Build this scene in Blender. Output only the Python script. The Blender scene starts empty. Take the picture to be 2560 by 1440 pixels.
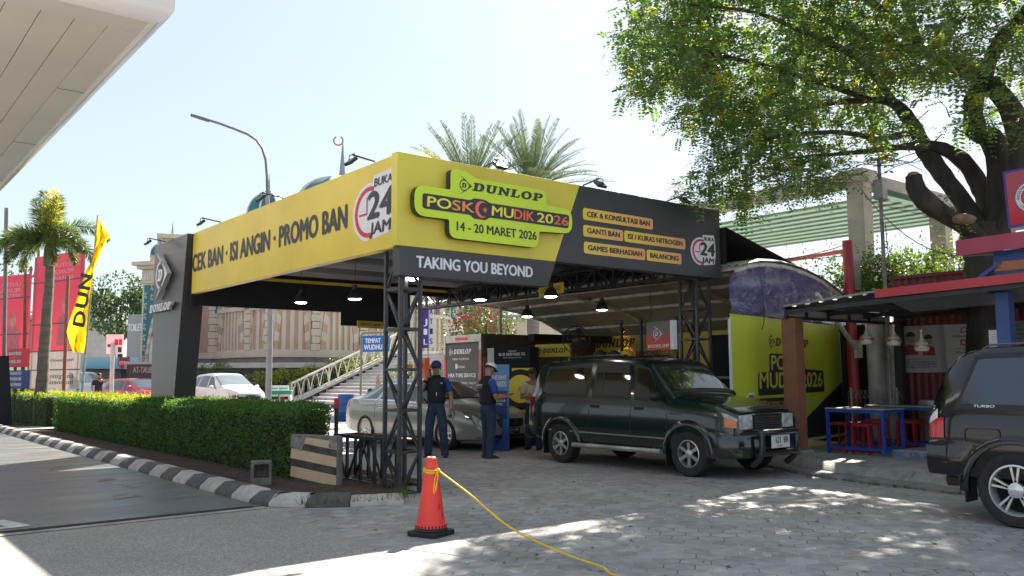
import bpy, bmesh, math, random
from mathutils import Vector, Matrix, Euler
V3=Vector; R_=math.radians; pi=math.pi
rnd=random.Random(7)
S=bpy.context.scene; COL=S.collection

# ------------------------------------------------------------ camera, sky, sun
# street axes: +X across the street to the right, +Y along the street away; origin = front corner of the canopy
CAMX,CAMY,CAMZ=-5.685,-9.290,1.48
YAW=R_(38.916); FPX=2145.7; PITCH=.1023; ROLL=.0063
cd=bpy.data.cameras.new('camera'); cam=bpy.data.objects.new('camera',cd); COL.objects.link(cam)
cd.sensor_width=36; cd.lens=36*FPX/2560; cd.clip_start=.05; cd.clip_end=2000
cam.location=(CAMX,CAMY,CAMZ)
cam.rotation_euler=(Matrix.Rotation(-YAW,3,'Z')@Matrix.Rotation(pi/2+PITCH,3,'X')@Matrix.Rotation(-ROLL,3,'Z')).to_euler()
S.camera=cam
SUN_AZ=R_(56.8); SUN_EL=R_(40.6)      # clockwise from +Y
w=bpy.data.worlds.new('World'); S.world=w; w.use_nodes=True
nt=w.node_tree; bg=nt.nodes['Background']
sky=nt.nodes.new('ShaderNodeTexSky'); sky.sky_type='NISHITA'; sky.sun_disc=False
sky.sun_elevation=SUN_EL; sky.sun_rotation=SUN_AZ; sky.air_density=1.0; sky.dust_density=.8; sky.ozone_density=1.5
hz=nt.nodes.new('ShaderNodeMixRGB'); hz.inputs[0].default_value=.78; hz.inputs[2].default_value=(2.42,2.72,2.92,1)   # thin tropical haze evens the sky out
nt.links.new(sky.outputs[0],hz.inputs[1]); nt.links.new(hz.outputs[0],bg.inputs[0]); bg.inputs[1].default_value=.075
sl=bpy.data.lights.new('sun','SUN'); sl.energy=5; sl.angle=R_(.5); sl.color=(1,.89,.74)
so=bpy.data.objects.new('sun',sl); COL.objects.link(so)
sdir=V3((math.sin(SUN_AZ)*math.cos(SUN_EL),math.cos(SUN_AZ)*math.cos(SUN_EL),math.sin(SUN_EL)))
so.rotation_euler=sdir.to_track_quat('Z','Y').to_euler(); so.location=(20,10,30)
S.view_settings.view_transform='Standard'; S.view_settings.look='None'; S.view_settings.exposure=1.97; S.view_settings.gamma=1
S.render.engine='CYCLES'
S.cycles.max_bounces=6; S.cycles.transparent_max_bounces=12; S.cycles.caustics_reflective=False; S.cycles.caustics_refractive=False
try: S.cycles.use_denoising=True
except Exception: pass

# ------------------------------------------------------------ measuring helpers (photo ray at a true distance)
def st(wx,wy):
    c,s=math.cos(YAW),math.sin(YAW); return (CAMX+wx*c+wy*s, CAMY-wx*s+wy*c)
def at(u,v,d):
    "point of the place seen in direction (u,v) of the photo at forward distance d"
    a=(u-1280)/FPX;b=(720-v)/FPX; c,s=math.cos(ROLL),math.sin(ROLL); a,b=a*c+b*s,-a*s+b*c
    dy=math.cos(PITCH)-b*math.sin(PITCH);dz=math.sin(PITCH)+b*math.cos(PITCH);t=d/dy
    x,y=st(a*t,d); return V3((x,y,CAMZ+dz*t))

# ------------------------------------------------------------ materials
MATS={}
def mat(name,c,r=.6,var=.12,sc=4.,bump=0.,bsc=40.,metal=0.,coat=0.,emit=0.,trans=0.,alpha=1.,spec=.5,c2=None,det=4.,stretch=None,sub=0.):
    if name in MATS: return MATS[name]
    m=bpy.data.materials.new(name); m.use_nodes=True; MATS[name]=m
    t=m.node_tree; n=t.nodes; L=t.links; b=n['Principled BSDF']
    b.inputs['Roughness'].default_value=r; b.inputs['Metallic'].default_value=metal
    b.inputs['Specular IOR Level'].default_value=spec
    if coat: b.inputs['Coat Weight'].default_value=coat; b.inputs['Coat Roughness'].default_value=.04
    if trans: b.inputs['Transmission Weight'].default_value=trans
    if alpha<1: b.inputs['Alpha'].default_value=alpha
    col=(c[0],c[1],c[2],1)
    tc=n.new('ShaderNodeTexCoord'); src=tc.outputs['Object']
    if stretch:
        mp=n.new('ShaderNodeMapping'); mp.inputs['Scale'].default_value=stretch; L.new(src,mp.inputs[0]); src=mp.outputs[0]
    if var or c2:
        nz=n.new('ShaderNodeTexNoise'); nz.inputs['Scale'].default_value=sc; nz.inputs['Detail'].default_value=det; L.new(src,nz.inputs[0])
        rp=n.new('ShaderNodeValToRGB'); L.new(nz.outputs[0],rp.inputs[0])
        lo=[x*(1-var) for x in c]; hi=[min(1,x*(1+var)) for x in c]
        if c2: lo=c; hi=c2
        rp.color_ramp.elements[0].position=.32; rp.color_ramp.elements[1].position=.68
        rp.color_ramp.elements[0].color=(*lo,1); rp.color_ramp.elements[1].color=(*hi,1)
        L.new(rp.outputs[0],b.inputs['Base Color'])
    else: b.inputs['Base Color'].default_value=col
    if bump:
        n2=n.new('ShaderNodeTexNoise'); n2.inputs['Scale'].default_value=bsc; n2.inputs['Detail'].default_value=3; L.new(src,n2.inputs[0])
        bp=n.new('ShaderNodeBump'); bp.inputs['Strength'].default_value=bump; bp.inputs['Distance'].default_value=.02
        L.new(n2.outputs[0],bp.inputs['Height']); L.new(bp.outputs[0],b.inputs['Normal'])
    if emit:
        b.inputs['Emission Color'].default_value=col; b.inputs['Emission Strength'].default_value=emit
    return m
def leafmat(name,c,c2,tr=.45):
    if name in MATS: return MATS[name]
    m=bpy.data.materials.new(name); m.use_nodes=True; MATS[name]=m
    t=m.node_tree; n=t.nodes; L=t.links; b=n['Principled BSDF']; o=n['Material Output']
    g=n.new('ShaderNodeNewGeometry'); rp=n.new('ShaderNodeValToRGB'); L.new(g.outputs['Random Per Island'],rp.inputs[0])
    rp.color_ramp.elements[0].color=(*c,1); rp.color_ramp.elements[1].color=(*c2,1)
    L.new(rp.outputs[0],b.inputs['Base Color']); b.inputs['Roughness'].default_value=.5
    td=n.new('ShaderNodeBsdfTranslucent'); mx=n.new('ShaderNodeMixRGB'); mx.blend_type='MULTIPLY'; mx.inputs[0].default_value=1
    L.new(rp.outputs[0],mx.inputs[1]); mx.inputs[2].default_value=(2.0,2.0,.8,1); L.new(mx.outputs[0],td.inputs[0])
    ms=n.new('ShaderNodeMixShader'); ms.inputs[0].default_value=tr; L.new(b.outputs[0],ms.inputs[1]); L.new(td.outputs[0],ms.inputs[2]); L.new(ms.outputs[0],o.inputs[0])
    return m
def see_through(m,k=.4):
    "thin cloth: part of the light behind shines through"
    t=m.node_tree;n=t.nodes;L=t.links;b=n['Principled BSDF'];o=n['Material Output']; td=n.new('ShaderNodeBsdfTranslucent'); ms=n.new('ShaderNodeMixShader'); ms.inputs[0].default_value=k
    if b.inputs['Base Color'].links: L.new(b.inputs['Base Color'].links[0].from_socket,td.inputs[0])
    else: td.inputs[0].default_value=b.inputs['Base Color'].default_value
    L.new(b.outputs[0],ms.inputs[1]); L.new(td.outputs[0],ms.inputs[2]); L.new(ms.outputs[0],o.inputs[0]); return m
def gradmat(name,c1,c2,axis=0,a=0.,b_=1.,r=.5,c3=None):
    "printed colour gradient along a local axis between positions a and b_"
    m=bpy.data.materials.new(name); m.use_nodes=True; MATS[name]=m
    t=m.node_tree; n=t.nodes; L=t.links; b=n['Principled BSDF']; b.inputs['Roughness'].default_value=r
    tc=n.new('ShaderNodeTexCoord'); sp=n.new('ShaderNodeSeparateXYZ'); L.new(tc.outputs['Object'],sp.inputs[0])
    mr=n.new('ShaderNodeMapRange'); L.new(sp.outputs[axis],mr.inputs[0]); mr.inputs[1].default_value=a; mr.inputs[2].default_value=b_
    rp=n.new('ShaderNodeValToRGB'); L.new(mr.outputs[0],rp.inputs[0]); rp.color_ramp.elements[0].color=(*c1,1); rp.color_ramp.elements[1].color=(*c2,1)
    if c3: e=rp.color_ramp.elements.new(.5); e.color=(*c3,1)
    L.new(rp.outputs[0],b.inputs['Base Color']); return m
def glass(name,c=(.02,.025,.03),alpha=.75,r=.03):
    "car / shop glass: tinted film that still lets some of the inside show"
    if name in MATS: return MATS[name]
    m=bpy.data.materials.new(name); m.use_nodes=True; MATS[name]=m
    b=m.node_tree.nodes['Principled BSDF']; b.inputs['Base Color'].default_value=(*c,1); b.inputs['Roughness'].default_value=r
    b.inputs['Alpha'].default_value=alpha; b.inputs['Specular IOR Level'].default_value=.8; b.inputs['Coat Weight'].default_value=.6; b.inputs['Coat Roughness'].default_value=.02
    return m

# ------------------------------------------------------------ mesh builder
class Fr:
    "flat frame: origin, right, up -> normal points to the viewer"
    def __init__(s,o,x,y): s.o=V3(o); s.x=V3(x).normalized(); s.y=V3(y).normalized(); s.n=s.x.cross(s.y).normalized()
    def p(s,x,y,d=0): return s.o+s.x*x+s.y*y+s.n*d
class M:
    def __init__(s): s.v=[];s.f=[];s.m=[]
    def add(s,vs,fs,m=0):
        k=len(s.v); s.v+=[tuple(x) for x in vs]
        for f in fs: s.f.append(tuple(k+i for i in f)); s.m.append(m)
    def box(s,x0,x1,y0,y1,z0,z1,m=0):
        x0,x1=min(x0,x1),max(x0,x1);y0,y1=min(y0,y1),max(y0,y1);z0,z1=min(z0,z1),max(z0,z1)
        s.add([(x0,y0,z0),(x1,y0,z0),(x1,y1,z0),(x0,y1,z0),(x0,y0,z1),(x1,y0,z1),(x1,y1,z1),(x0,y1,z1)],
              [(0,3,2,1),(4,5,6,7),(0,1,5,4),(1,2,6,5),(2,3,7,6),(3,0,4,7)],m); return s
    def fbox(s,F,x0,x1,y0,y1,d0,d1,m=0):
        vs=[F.p(x,y,d) for d in(d0,d1) for x,y in((x0,y0),(x1,y0),(x1,y1),(x0,y1))]
        s.add(vs,[(0,3,2,1),(4,5,6,7),(0,1,5,4),(1,2,6,5),(2,3,7,6),(3,0,4,7)],m); return s
    def bar(s,p,q,w,h=None,m=0,up=(0,0,1)):
        p,q=V3(p),V3(q); h=h or w; d=(q-p)
        if d.length<1e-6: return s
        d.normalize(); u=V3(up)
        if abs(d.dot(u))>.98: u=V3((0,1,0))
        a=d.cross(u).normalized(); b=a.cross(d); a=a*w/2; b=b*h/2
        vs=[p-a-b,p+a-b,p+a+b,p-a+b,q-a-b,q+a-b,q+a+b,q-a+b]
        s.add(vs,[(0,1,2,3),(7,6,5,4),(0,4,5,1),(1,5,6,2),(2,6,7,3),(3,7,4,0)],m); return s
    def tube(s,pts,r,n=8,m=0,cap=True):
        pts=[V3(p) for p in pts]; N=len(pts); rr=r if isinstance(r,(list,tuple)) else [r]*N
        prev=None; rings=[]
        for i,p in enumerate(pts):
            d=(pts[min(i+1,N-1)]-pts[max(i-1,0)]).normalized()
            if prev is None:
                u=V3((0,0,1)) if abs(d.z)<.9 else V3((1,0,0)); a=d.cross(u).normalized()
            else:
                a=prev-d*prev.dot(d); a=a.normalized() if a.length>1e-5 else d.cross(V3((0,0,1))).normalized()
            prev=a; b=d.cross(a)
            rings.append([p+(a*math.cos(2*pi*k/n)+b*math.sin(2*pi*k/n))*rr[i] for k in range(n)])
        s.rings(rings,m,cap); return s
    def rings(s,rings,m=0,cap=True,close=True):
        n=len(rings[0]); vs=[p for r in rings for p in r]; fs=[]
        for i in range(len(rings)-1):
            for k in range(n if close else n-1):
                k2=(k+1)%n; fs.append((i*n+k,i*n+k2,(i+1)*n+k2,(i+1)*n+k))
        if cap and close:
            fs.append(tuple(range(n-1,-1,-1))); fs.append(tuple((len(rings)-1)*n+k for k in range(n)))
        s.add(vs,fs,m); return s
    def lathe(s,prof,c=(0,0,0),n=16,m=0,ax=None,cap=True):
        c=V3(c); z=V3(ax or (0,0,1)).normalized(); x=z.cross(V3((0,1,0)) if abs(z.y)<.9 else V3((1,0,0))).normalized(); y=z.cross(x)
        s.rings([[c+z*h+(x*math.cos(2*pi*k/n)+y*math.sin(2*pi*k/n))*max(r,1e-4) for k in range(n)] for r,h in prof],m,cap); return s
    def poly(s,pts,m=0): s.add(pts,[tuple(range(len(pts)))],m); return s
    def ext(s,F,pts,d0,d1,m=0,ms=None):
        "extruded outline (counter-clockwise in the frame)"
        n=len(pts); k=len(s.v); s.v+=[tuple(F.p(x,y,d0)) for x,y in pts]+[tuple(F.p(x,y,d1)) for x,y in pts]
        s.f.append(tuple(k+n+i for i in range(n))); s.m.append(m)
        s.f.append(tuple(k+n-1-i for i in range(n))); s.m.append(m if ms is None else ms)
        for i in range(n):
            j=(i+1)%n; s.f.append((k+i,k+j,k+n+j,k+n+i)); s.m.append(m if ms is None else ms)
        return s
    def flat(s,F,pts,d,m=0): s.add([F.p(x,y,d) for x,y in pts],[tuple(range(len(pts)))],m); return s
    def strip(s,F,a,b,d,m=0):
        "flat band between two polylines"
        n=len(a); s.add([F.p(x,y,d) for x,y in a]+[F.p(x,y,d) for x,y in b],[(i,i+1,n+i+1,n+i) for i in range(n-1)],m); return s
    def ball(s,c,r,n=10,m=0,k=6):
        rx,ry,rz=(r,r,r) if not isinstance(r,(tuple,list)) else r; c=V3(c)
        s.rings([[c+V3((rx*max(math.sin(pi*i/k),1e-3)*math.cos(2*pi*j/n),ry*max(math.sin(pi*i/k),1e-3)*math.sin(2*pi*j/n),-rz*math.cos(pi*i/k))) for j in range(n)] for i in range(k+1)],m,True); return s
    def mesh(s,name):
        me=bpy.data.meshes.new(name); me.from_pydata(s.v,[],s.f); me.polygons.foreach_set('material_index',s.m); me.update(); return me
    def obj(s,name,mats,parent=None,smooth=0,bevel=0,kind=None,loc=None,fix=True,sub=0):
        me=s.mesh(name); o=bpy.data.objects.new(name,me); COL.objects.link(o)
        for x in (mats if isinstance(mats,(list,tuple)) else [mats]): me.materials.append(x)
        if fix and len(s.f)<20000:
            bm=bmesh.new(); bm.from_mesh(me); bmesh.ops.recalc_face_normals(bm,faces=bm.faces); bm.to_mesh(me); bm.free()
        if smooth:
            me.polygons.foreach_set('use_smooth',[True]*len(me.polygons))
            try: me.set_sharp_from_angle(angle=R_(smooth))
            except Exception: pass
        if bevel:
            b=o.modifiers.new('edge','BEVEL'); b.width=bevel; b.segments=2; b.limit_method='ANGLE'; b.angle_limit=R_(40)
        if parent: o.parent=parent
        if kind: o['kind']=kind
        if loc: o.location=loc
        return o
def tag(o,label,cat,group=None):
    o['label']=label; o['category']=cat
    if group: o['group']=group
    return o
def T(name,label,cat,loc=(0,0,0),rz=0,group=None):
    o=bpy.data.objects.new(name,None); COL.objects.link(o); o.empty_display_size=.2
    o.location=loc; o.rotation_euler=(0,0,rz); return tag(o,label,cat,group)
def kids(o): return [c for c in o.children]
def dup(o,loc=None,rz=None,label=None,parent=None):
    c=o.copy(); COL.objects.link(c); c.parent=parent
    if loc is not None: c.location=loc
    if rz is not None: c.rotation_euler=(0,0,rz)
    if label: c['label']=label
    for ch in kids(o): dup(ch,parent=c)
    return c
def circ(cx,cy,r,n=24,a0=0,a1=2*pi,ry=None):
    full=abs(a1-a0)>2*pi-.01; N=n if full else n+1
    return [(cx+r*math.cos(a0+(a1-a0)*i/n),cy+(ry or r)*math.sin(a0+(a1-a0)*i/n)) for i in range(N)]
def rrect(x0,x1,y0,y1,r,n=4):
    o=[]
    for cx,cy,a in((x1-r,y1-r,0),(x0+r,y1-r,pi/2),(x0+r,y0+r,pi),(x1-r,y0+r,3*pi/2)):
        o+=[(cx+r*math.cos(a+pi/2*i/n),cy+r*math.sin(a+pi/2*i/n)) for i in range(n+1)]
    return o
def arc3(p,q,sag,n=10):
    p,q=V3(p),V3(q); return [p.lerp(q,i/n)-V3((0,0,sag*4*(i/n)*(1-i/n))) for i in range(n+1)]

# ------------------------------------------------------------ lettering
_tc={}
def _glyphs(s,bold):
    bold=0.
    k=(s,bold)
    if k in _tc: return _tc[k]
    c=bpy.data.curves.new('t','FONT'); c.body=s; c.size=1; c.offset=bold; c.resolution_u=3; c.fill_mode='FRONT'
    o=bpy.data.objects.new('t',c); COL.objects.link(o)
    dg=bpy.context.evaluated_depsgraph_get(); dg.update(); me=bpy.data.meshes.new_from_object(o.evaluated_get(dg))
    vs=[(v.co.x,v.co.y) for v in me.vertices]; fs=[tuple(p.vertices) for p in me.polygons]
    bpy.data.objects.remove(o); bpy.data.meshes.remove(me); bpy.data.curves.remove(c)
    _tc[k]=(vs,fs); return _tc[k]
def w_big(h): return h>.07
def text(mb,F,s,x,y,h,w=None,bold=0.,shear=0.,d=.004,m=0,al='l',track=None):
    "letters with cap height h, baseline y, squeezed to width w"
    if track is not None:      # letter by letter down or along
        pass
    vs,fs=_glyphs(s,bold)
    if not vs: return
    x0=min(v[0] for v in vs);x1=max(v[0] for v in vs)
    hv,_=_glyphs('H',bold); ch=max(v[1] for v in hv); cb=min(v[1] for v in hv); k=h/(ch-cb)
    kx=k if w is None else w/max(1e-6,(x1-x0)); W=(x1-x0)*kx
    ox=x if al=='l' else (x-W/2 if al=='c' else x-W)
    e=h*(.010+min(bold,.07)*1.35)
    for i,(ex,ey) in enumerate(((0,0),(-e,0),(e,0),(0,-e*.6),(0,e*.6)) if w_big(h) else ((-e,0),(e,0))):
        mb.add([F.p(ox+(vx-x0)*kx+shear*(vy-cb)*k+ex,y+(vy-cb)*k+ey,d+.0003*i) for vx,vy in vs],fs,m)
    return W
def vtext(mb,F,s,x,y,h,step,bold=.01,m=0,w=None):
    for i,ch in enumerate(s):
        if ch!=' ': text(mb,F,ch,x,y-i*step,h,w,bold,m=m,al='c')
def _slab(ch):
    def q(x0,x1,y0,y1): return [(x0,y0),(x1,y0),(x1,y1),(x0,y1)]
    P=[];ST=[]
    def ringhalf(xs,o,i): ST.append((o,i))
    if ch=='D':
        P+=[q(0,.12,0,.15),q(0,.12,.85,1),q(.12,.42,0,1)]
        o=[(.42,1),(.62,1),(.84,.93),(.97,.76),(1.02,.5),(.97,.24),(.84,.07),(.62,0),(.42,0)]; i=[(.42,.83),(.52,.83),(.62,.79),(.68,.68),(.7,.5),(.68,.32),(.62,.21),(.52,.17),(.42,.17)]; ST.append((o,i)); W=1.04
    elif ch=='U':
        P+=[q(0,.1,.86,1),q(.1,.39,.36,1),q(.39,.5,.86,1),q(.58,.68,.86,1),q(.68,.94,.36,1),q(.94,1.03,.86,1)]
        ST.append(([(.1,.36),(.13,.18),(.24,.05),(.4,0),(.55,-.01),(.72,.02),(.86,.12),(.92,.24),(.94,.36)],[(.39,.36),(.4,.27),(.43,.21),(.48,.18),(.54,.17),(.6,.19),(.65,.23),(.675,.29),(.68,.36)])); W=1.05
    elif ch=='N':
        P+=[q(0,.1,0,.14),q(0,.1,.86,1),q(.1,.33,0,1),q(.33,.44,0,.14),[(.33,1),(.33,.62),(.78,0),(.78,.4)],q(.78,1.0,0,1),q(.66,.78,.86,1),q(1.0,1.1,.86,1)]; W=1.12
    elif ch=='L':
        P+=[q(0,.1,0,.15),q(0,.1,.86,1),q(.1,.4,0,1),q(.4,.52,.86,1),q(.4,.72,0,.16),q(.72,.86,0,.4)]; W=.88
    elif ch=='O':
        o=circ(.52,.5,.52,24,pi/2,-3*pi/2,.52); i=circ(.52,.5,.22,24,pi/2,-3*pi/2,.34); ST.append((o+[o[0]],i+[i[0]])); W=1.06
    elif ch=='P':
        P+=[q(0,.12,0,.15),q(0,.12,.85,1),q(.12,.42,0,1),q(.42,.54,0,.15)]
        ST.append(([(.42,1),(.66,1),(.84,.95),(.93,.85),(.95,.7),(.92,.54),(.82,.44),(.66,.39),(.42,.39)],[(.42,.84),(.54,.84),(.61,.82),(.65,.77),(.66,.7),(.64,.62),(.6,.57),(.54,.55),(.42,.55)])); W=.97
    return P,ST,W
def wordmark(mb,F,x,y,h,w,d=.004,m=0,shear=.28,thick=0,ms=None):
    "slab-serif leaning wordmark"
    tot=sum(_slab(c)[2]+.1 for c in 'DUNLOP')-.1; k=(w-shear*h)/tot; cx=x
    for c in 'DUNLOP':
        P,ST,W=_slab(c); f=lambda p:(cx+p[0]*k+shear*p[1]*h,y+p[1]*h)
        for p in P:
            if thick: mb.ext(F,[f(t) for t in p],d,d+thick,m,ms)
            else: mb.flat(F,[f(t) for t in p],d,m)
        for o,i in ST:
            o2=[f(t) for t in o]; i2=[f(t) for t in i]
            if thick:
                for a in range(len(o2)-1): mb.ext(F,[i2[a],i2[a+1],o2[a+1],o2[a]],d,d+thick,m,ms)
            else: mb.strip(F,i2,o2,d,m)
        cx+=(W+.1)*k
def arrow(mb,F,cx,cy,h,d=.004,m=0,thick=0,ms=None):
    "round D emblem flying into an arrow head; cx,cy = centre of the ring, h = full height"
    k=h/2.0
    def put(pts):
        p=[(cx+a*k,cy+b*k) for a,b in pts]
        if thick: mb.ext(F,p,d,d+thick,m,ms)
        else: mb.flat(F,p,d,m)
    for s in(1,-1):
        a=[(-.58,1.0*s),(.1,.62*s),(.98,0),(.62,0),(.42,.32*s),(.08,.5*s)]
        put(a if s<0 else a[::-1])
        # rear tail sweep
    ro=[(cx+.6*k*math.cos(t),cy+.6*k*math.sin(t)) for t in [R_(62+236*i/16) for i in range(17)]]
    ri=[(cx+.5*k*math.cos(t),cy+.5*k*math.sin(t)) for t in [R_(62+236*i/16) for i in range(17)]]
    if thick:
        for i in range(16): mb.ext(F,[ri[i],ro[i],ro[i+1],ri[i+1]],d,d+thick,m,ms)
    else: mb.strip(F,ri,ro,d,m)
    P,ST,W=_slab('D'); f=lambda p:(cx+(p[0]-.5)*.55*k+.1*p[1]*k-.08*k,cy+(p[1]-.5)*.5*k)
    for p in P:
        if thick: mb.ext(F,[f(t) for t in p],d,d+thick,m,ms)
        else: mb.flat(F,[f(t) for t in p],d,m)
    for o,i in ST:
        o2=[f(t) for t in o]; i2=[f(t) for t in i]
        if thick:
            for a in range(len(o2)-1): mb.ext(F,[i2[a],i2[a+1],o2[a+1],o2[a]],d,d+thick,m,ms)
        else: mb.strip(F,i2,o2,d,m)
def crescent(mb,F,cx,cy,r,d,m=0):
    "crescent with a five-pointed star"
    n=20; o=[(cx+r*math.cos(R_(50+260*i/n)),cy+r*math.sin(R_(50+260*i/n))) for i in range(n+1)]
    a0=math.atan2(o[0][1]-cy,o[0][0]-cx-.32*r); rr=math.hypot(o[0][1]-cy,o[0][0]-cx-.32*r)
    a1=2*pi-a0; i_=[(cx+.32*r+rr*math.cos(a0+(a1-a0)*i/n),cy+rr*math.sin(a0+(a1-a0)*i/n)) for i in range(n+1)]
    mb.strip(F,i_,o,d,m)
    s=[]; 
    for k in range(10):
        q=.42*r if k%2==0 else .17*r; t=pi/2+2*pi*k/10; s.append((cx+.45*r+q*math.cos(t),cy+q*math.sin(t)))
    mb.flat(F,s,d,m)
def _ray(u,v): return at(u,v,1.)-V3((CAMX,CAMY,CAMZ))
def px(u,v,x):
    "where the photo direction (u,v) meets the plane X=x"
    d=_ray(u,v); return V3((CAMX,CAMY,CAMZ))+d*((x-CAMX)/d.x)
def pyy(u,v,y):
    d=_ray(u,v); return V3((CAMX,CAMY,CAMZ))+d*((y-CAMY)/d.y)
def pz(u,v,z):
    d=_ray(u,v); return V3((CAMX,CAMY,CAMZ))+d*((z-CAMZ)/d.z)
FX=lambda x,y,z=0: Fr((x,y,z),(0,-1,0),(0,0,1))     # board facing -X, its left end at y
FY=lambda x,y,z=0: Fr((x,y,z),(1,0,0),(0,0,1))      # board facing -Y
# ------------------------------------------------------------ setting: ground sheets
def paver_mat(name,tint=1.):
    m=bpy.data.materials.new(name); m.use_nodes=True; t=m.node_tree; n=t.nodes; L=t.links; b=n['Principled BSDF']
    def math_(op,a,b2=None):
        x=n.new('ShaderNodeMath'); x.operation=op
        for i,v in enumerate((a,b2)):
            if v is None: continue
            if isinstance(v,(int,float)): x.inputs[i].default_value=v
            else: L.new(v,x.inputs[i])
        return x.outputs[0]
    tc=n.new('ShaderNodeTexCoord'); mp=n.new('ShaderNodeMapping'); mp.inputs['Rotation'].default_value=(0,0,R_(52)); L.new(tc.outputs['Object'],mp.inputs[0])
    wob=n.new('ShaderNodeTexNoise'); wob.inputs['Scale'].default_value=2.2; wob.inputs['Detail'].default_value=2; L.new(mp.outputs[0],wob.inputs[0])
    def vm(op,a,b2=None):
        x=n.new('ShaderNodeVectorMath'); x.operation=op
        for i,v in enumerate((a,b2)):
            if v is None: continue
            if isinstance(v,tuple): x.inputs[i].default_value=v
            else: L.new(v,x.inputs[i])
        return x
    SZ=.235; R3=1.7320508
    wv=vm('SUBTRACT',wob.outputs['Color'],(.5,.5,.5)).outputs[0]
    P=vm('ADD',vm('MULTIPLY',mp.outputs[0],(1/SZ,1/SZ,0)).outputs[0],vm('MULTIPLY',wv,(.22,.22,0)).outputs[0]).outputs[0]
    P=vm('ADD',P,(1000.,1000.*R3,0.)).outputs[0]
    def cell(q): return vm('SUBTRACT',vm('MODULO',q,(1.,R3,1.)).outputs[0],(.5,R3/2,0.)).outputs[0]
    A=cell(P); B=cell(vm('SUBTRACT',P,(.5,R3/2,0.)).outputs[0])
    sel=math_('LESS_THAN',vm('LENGTH',A).outputs['Value'],vm('LENGTH',B).outputs['Value'])
    mxv=n.new('ShaderNodeMix'); mxv.data_type='VECTOR'; L.new(sel,mxv.inputs[0]); L.new(B,mxv.inputs[4]); L.new(A,mxv.inputs[5]); G=mxv.outputs[1]
    ab=vm('ABSOLUTE',G).outputs[0]; s1=n.new('ShaderNodeSeparateXYZ'); L.new(ab,s1.inputs[0])
    hd=math_('MAXIMUM',s1.outputs[0],vm('DOT_PRODUCT',ab,(.5,R3/2,0.)).outputs['Value'])
    e=math_('MULTIPLY',math_('SUBTRACT',.5,hd),SZ)
    cid=vm('SUBTRACT',P,G).outputs[0]
    cid=vm('SNAP',vm('ADD',cid,(.1,.1,0.)).outputs[0],(.25,.25,1.)).outputs[0]
    nz=n.new('ShaderNodeTexNoise'); nz.inputs['Scale'].default_value=.55; nz.inputs['Detail'].default_value=5; L.new(tc.outputs['Object'],nz.inputs[0])
    n3=n.new('ShaderNodeTexNoise'); n3.inputs['Scale'].default_value=7; n3.inputs['Detail'].default_value=6; L.new(tc.outputs['Object'],n3.inputs[0])
    wid=math_('ADD',.002,math_('MULTIPLY',n3.outputs[0],.009))
    j=n.new('ShaderNodeMapRange'); L.new(e,j.inputs[0]); j.inputs[1].default_value=0; L.new(wid,j.inputs[2]); j.inputs[3].default_value=1; j.inputs[4].default_value=0
    wn=n.new('ShaderNodeTexWhiteNoise'); wn.noise_dimensions='2D'; L.new(cid,wn.inputs['Vector'])
    base=n.new('ShaderNodeValToRGB'); L.new(n3.outputs[0],base.inputs[0])
    base.color_ramp.elements[0].position=.3; base.color_ramp.elements[1].position=.75
    base.color_ramp.elements[0].color=(.27*tint,.268*tint,.272*tint,1); base.color_ramp.elements[1].color=(.42*tint,.412*tint,.405*tint,1)
    mul=n.new('ShaderNodeMixRGB'); mul.blend_type='MULTIPLY'; mul.inputs[0].default_value=1; L.new(base.outputs[0],mul.inputs[1])
    sc=math_('ADD',.84,math_('MULTIPLY',wn.outputs[0],.26)); big=math_('ADD',.42,math_('MULTIPLY',nz.outputs[0],1.15)); L.new(math_('MULTIPLY',sc,big),mul.inputs[2])
    jc=n.new('ShaderNodeValToRGB'); nj=n.new('ShaderNodeTexNoise'); nj.inputs['Scale'].default_value=.8; nj.inputs['Detail'].default_value=6; L.new(tc.outputs['Object'],nj.inputs[0]); L.new(nj.outputs[0],jc.inputs[0])
    jc.color_ramp.elements[0].position=.46; jc.color_ramp.elements[1].position=.56; jc.color_ramp.elements[0].color=(.03,.029,.028,1); jc.color_ramp.elements[1].color=(.52*tint,.52*tint,.51*tint,1)
    mx=n.new('ShaderNodeMixRGB'); L.new(j.outputs[0],mx.inputs[0]); L.new(mul.outputs[0],mx.inputs[1]); L.new(jc.outputs[0],mx.inputs[2])
    L.new(mx.outputs[0],b.inputs['Base Color']); b.inputs['Roughness'].default_value=.72
    hgt=math_('ADD',math_('MULTIPLY',j.outputs[0],-1.),math_('ADD',math_('MULTIPLY',wn.outputs[0],.5),math_('MULTIPLY',n3.outputs[0],.5)))
    bp=n.new('ShaderNodeBump'); bp.inputs['Strength'].default_value=.5; bp.inputs['Distance'].default_value=.008; L.new(hgt,bp.inputs['Height']); L.new(bp.outputs[0],b.inputs['Normal'])
    return m
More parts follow.
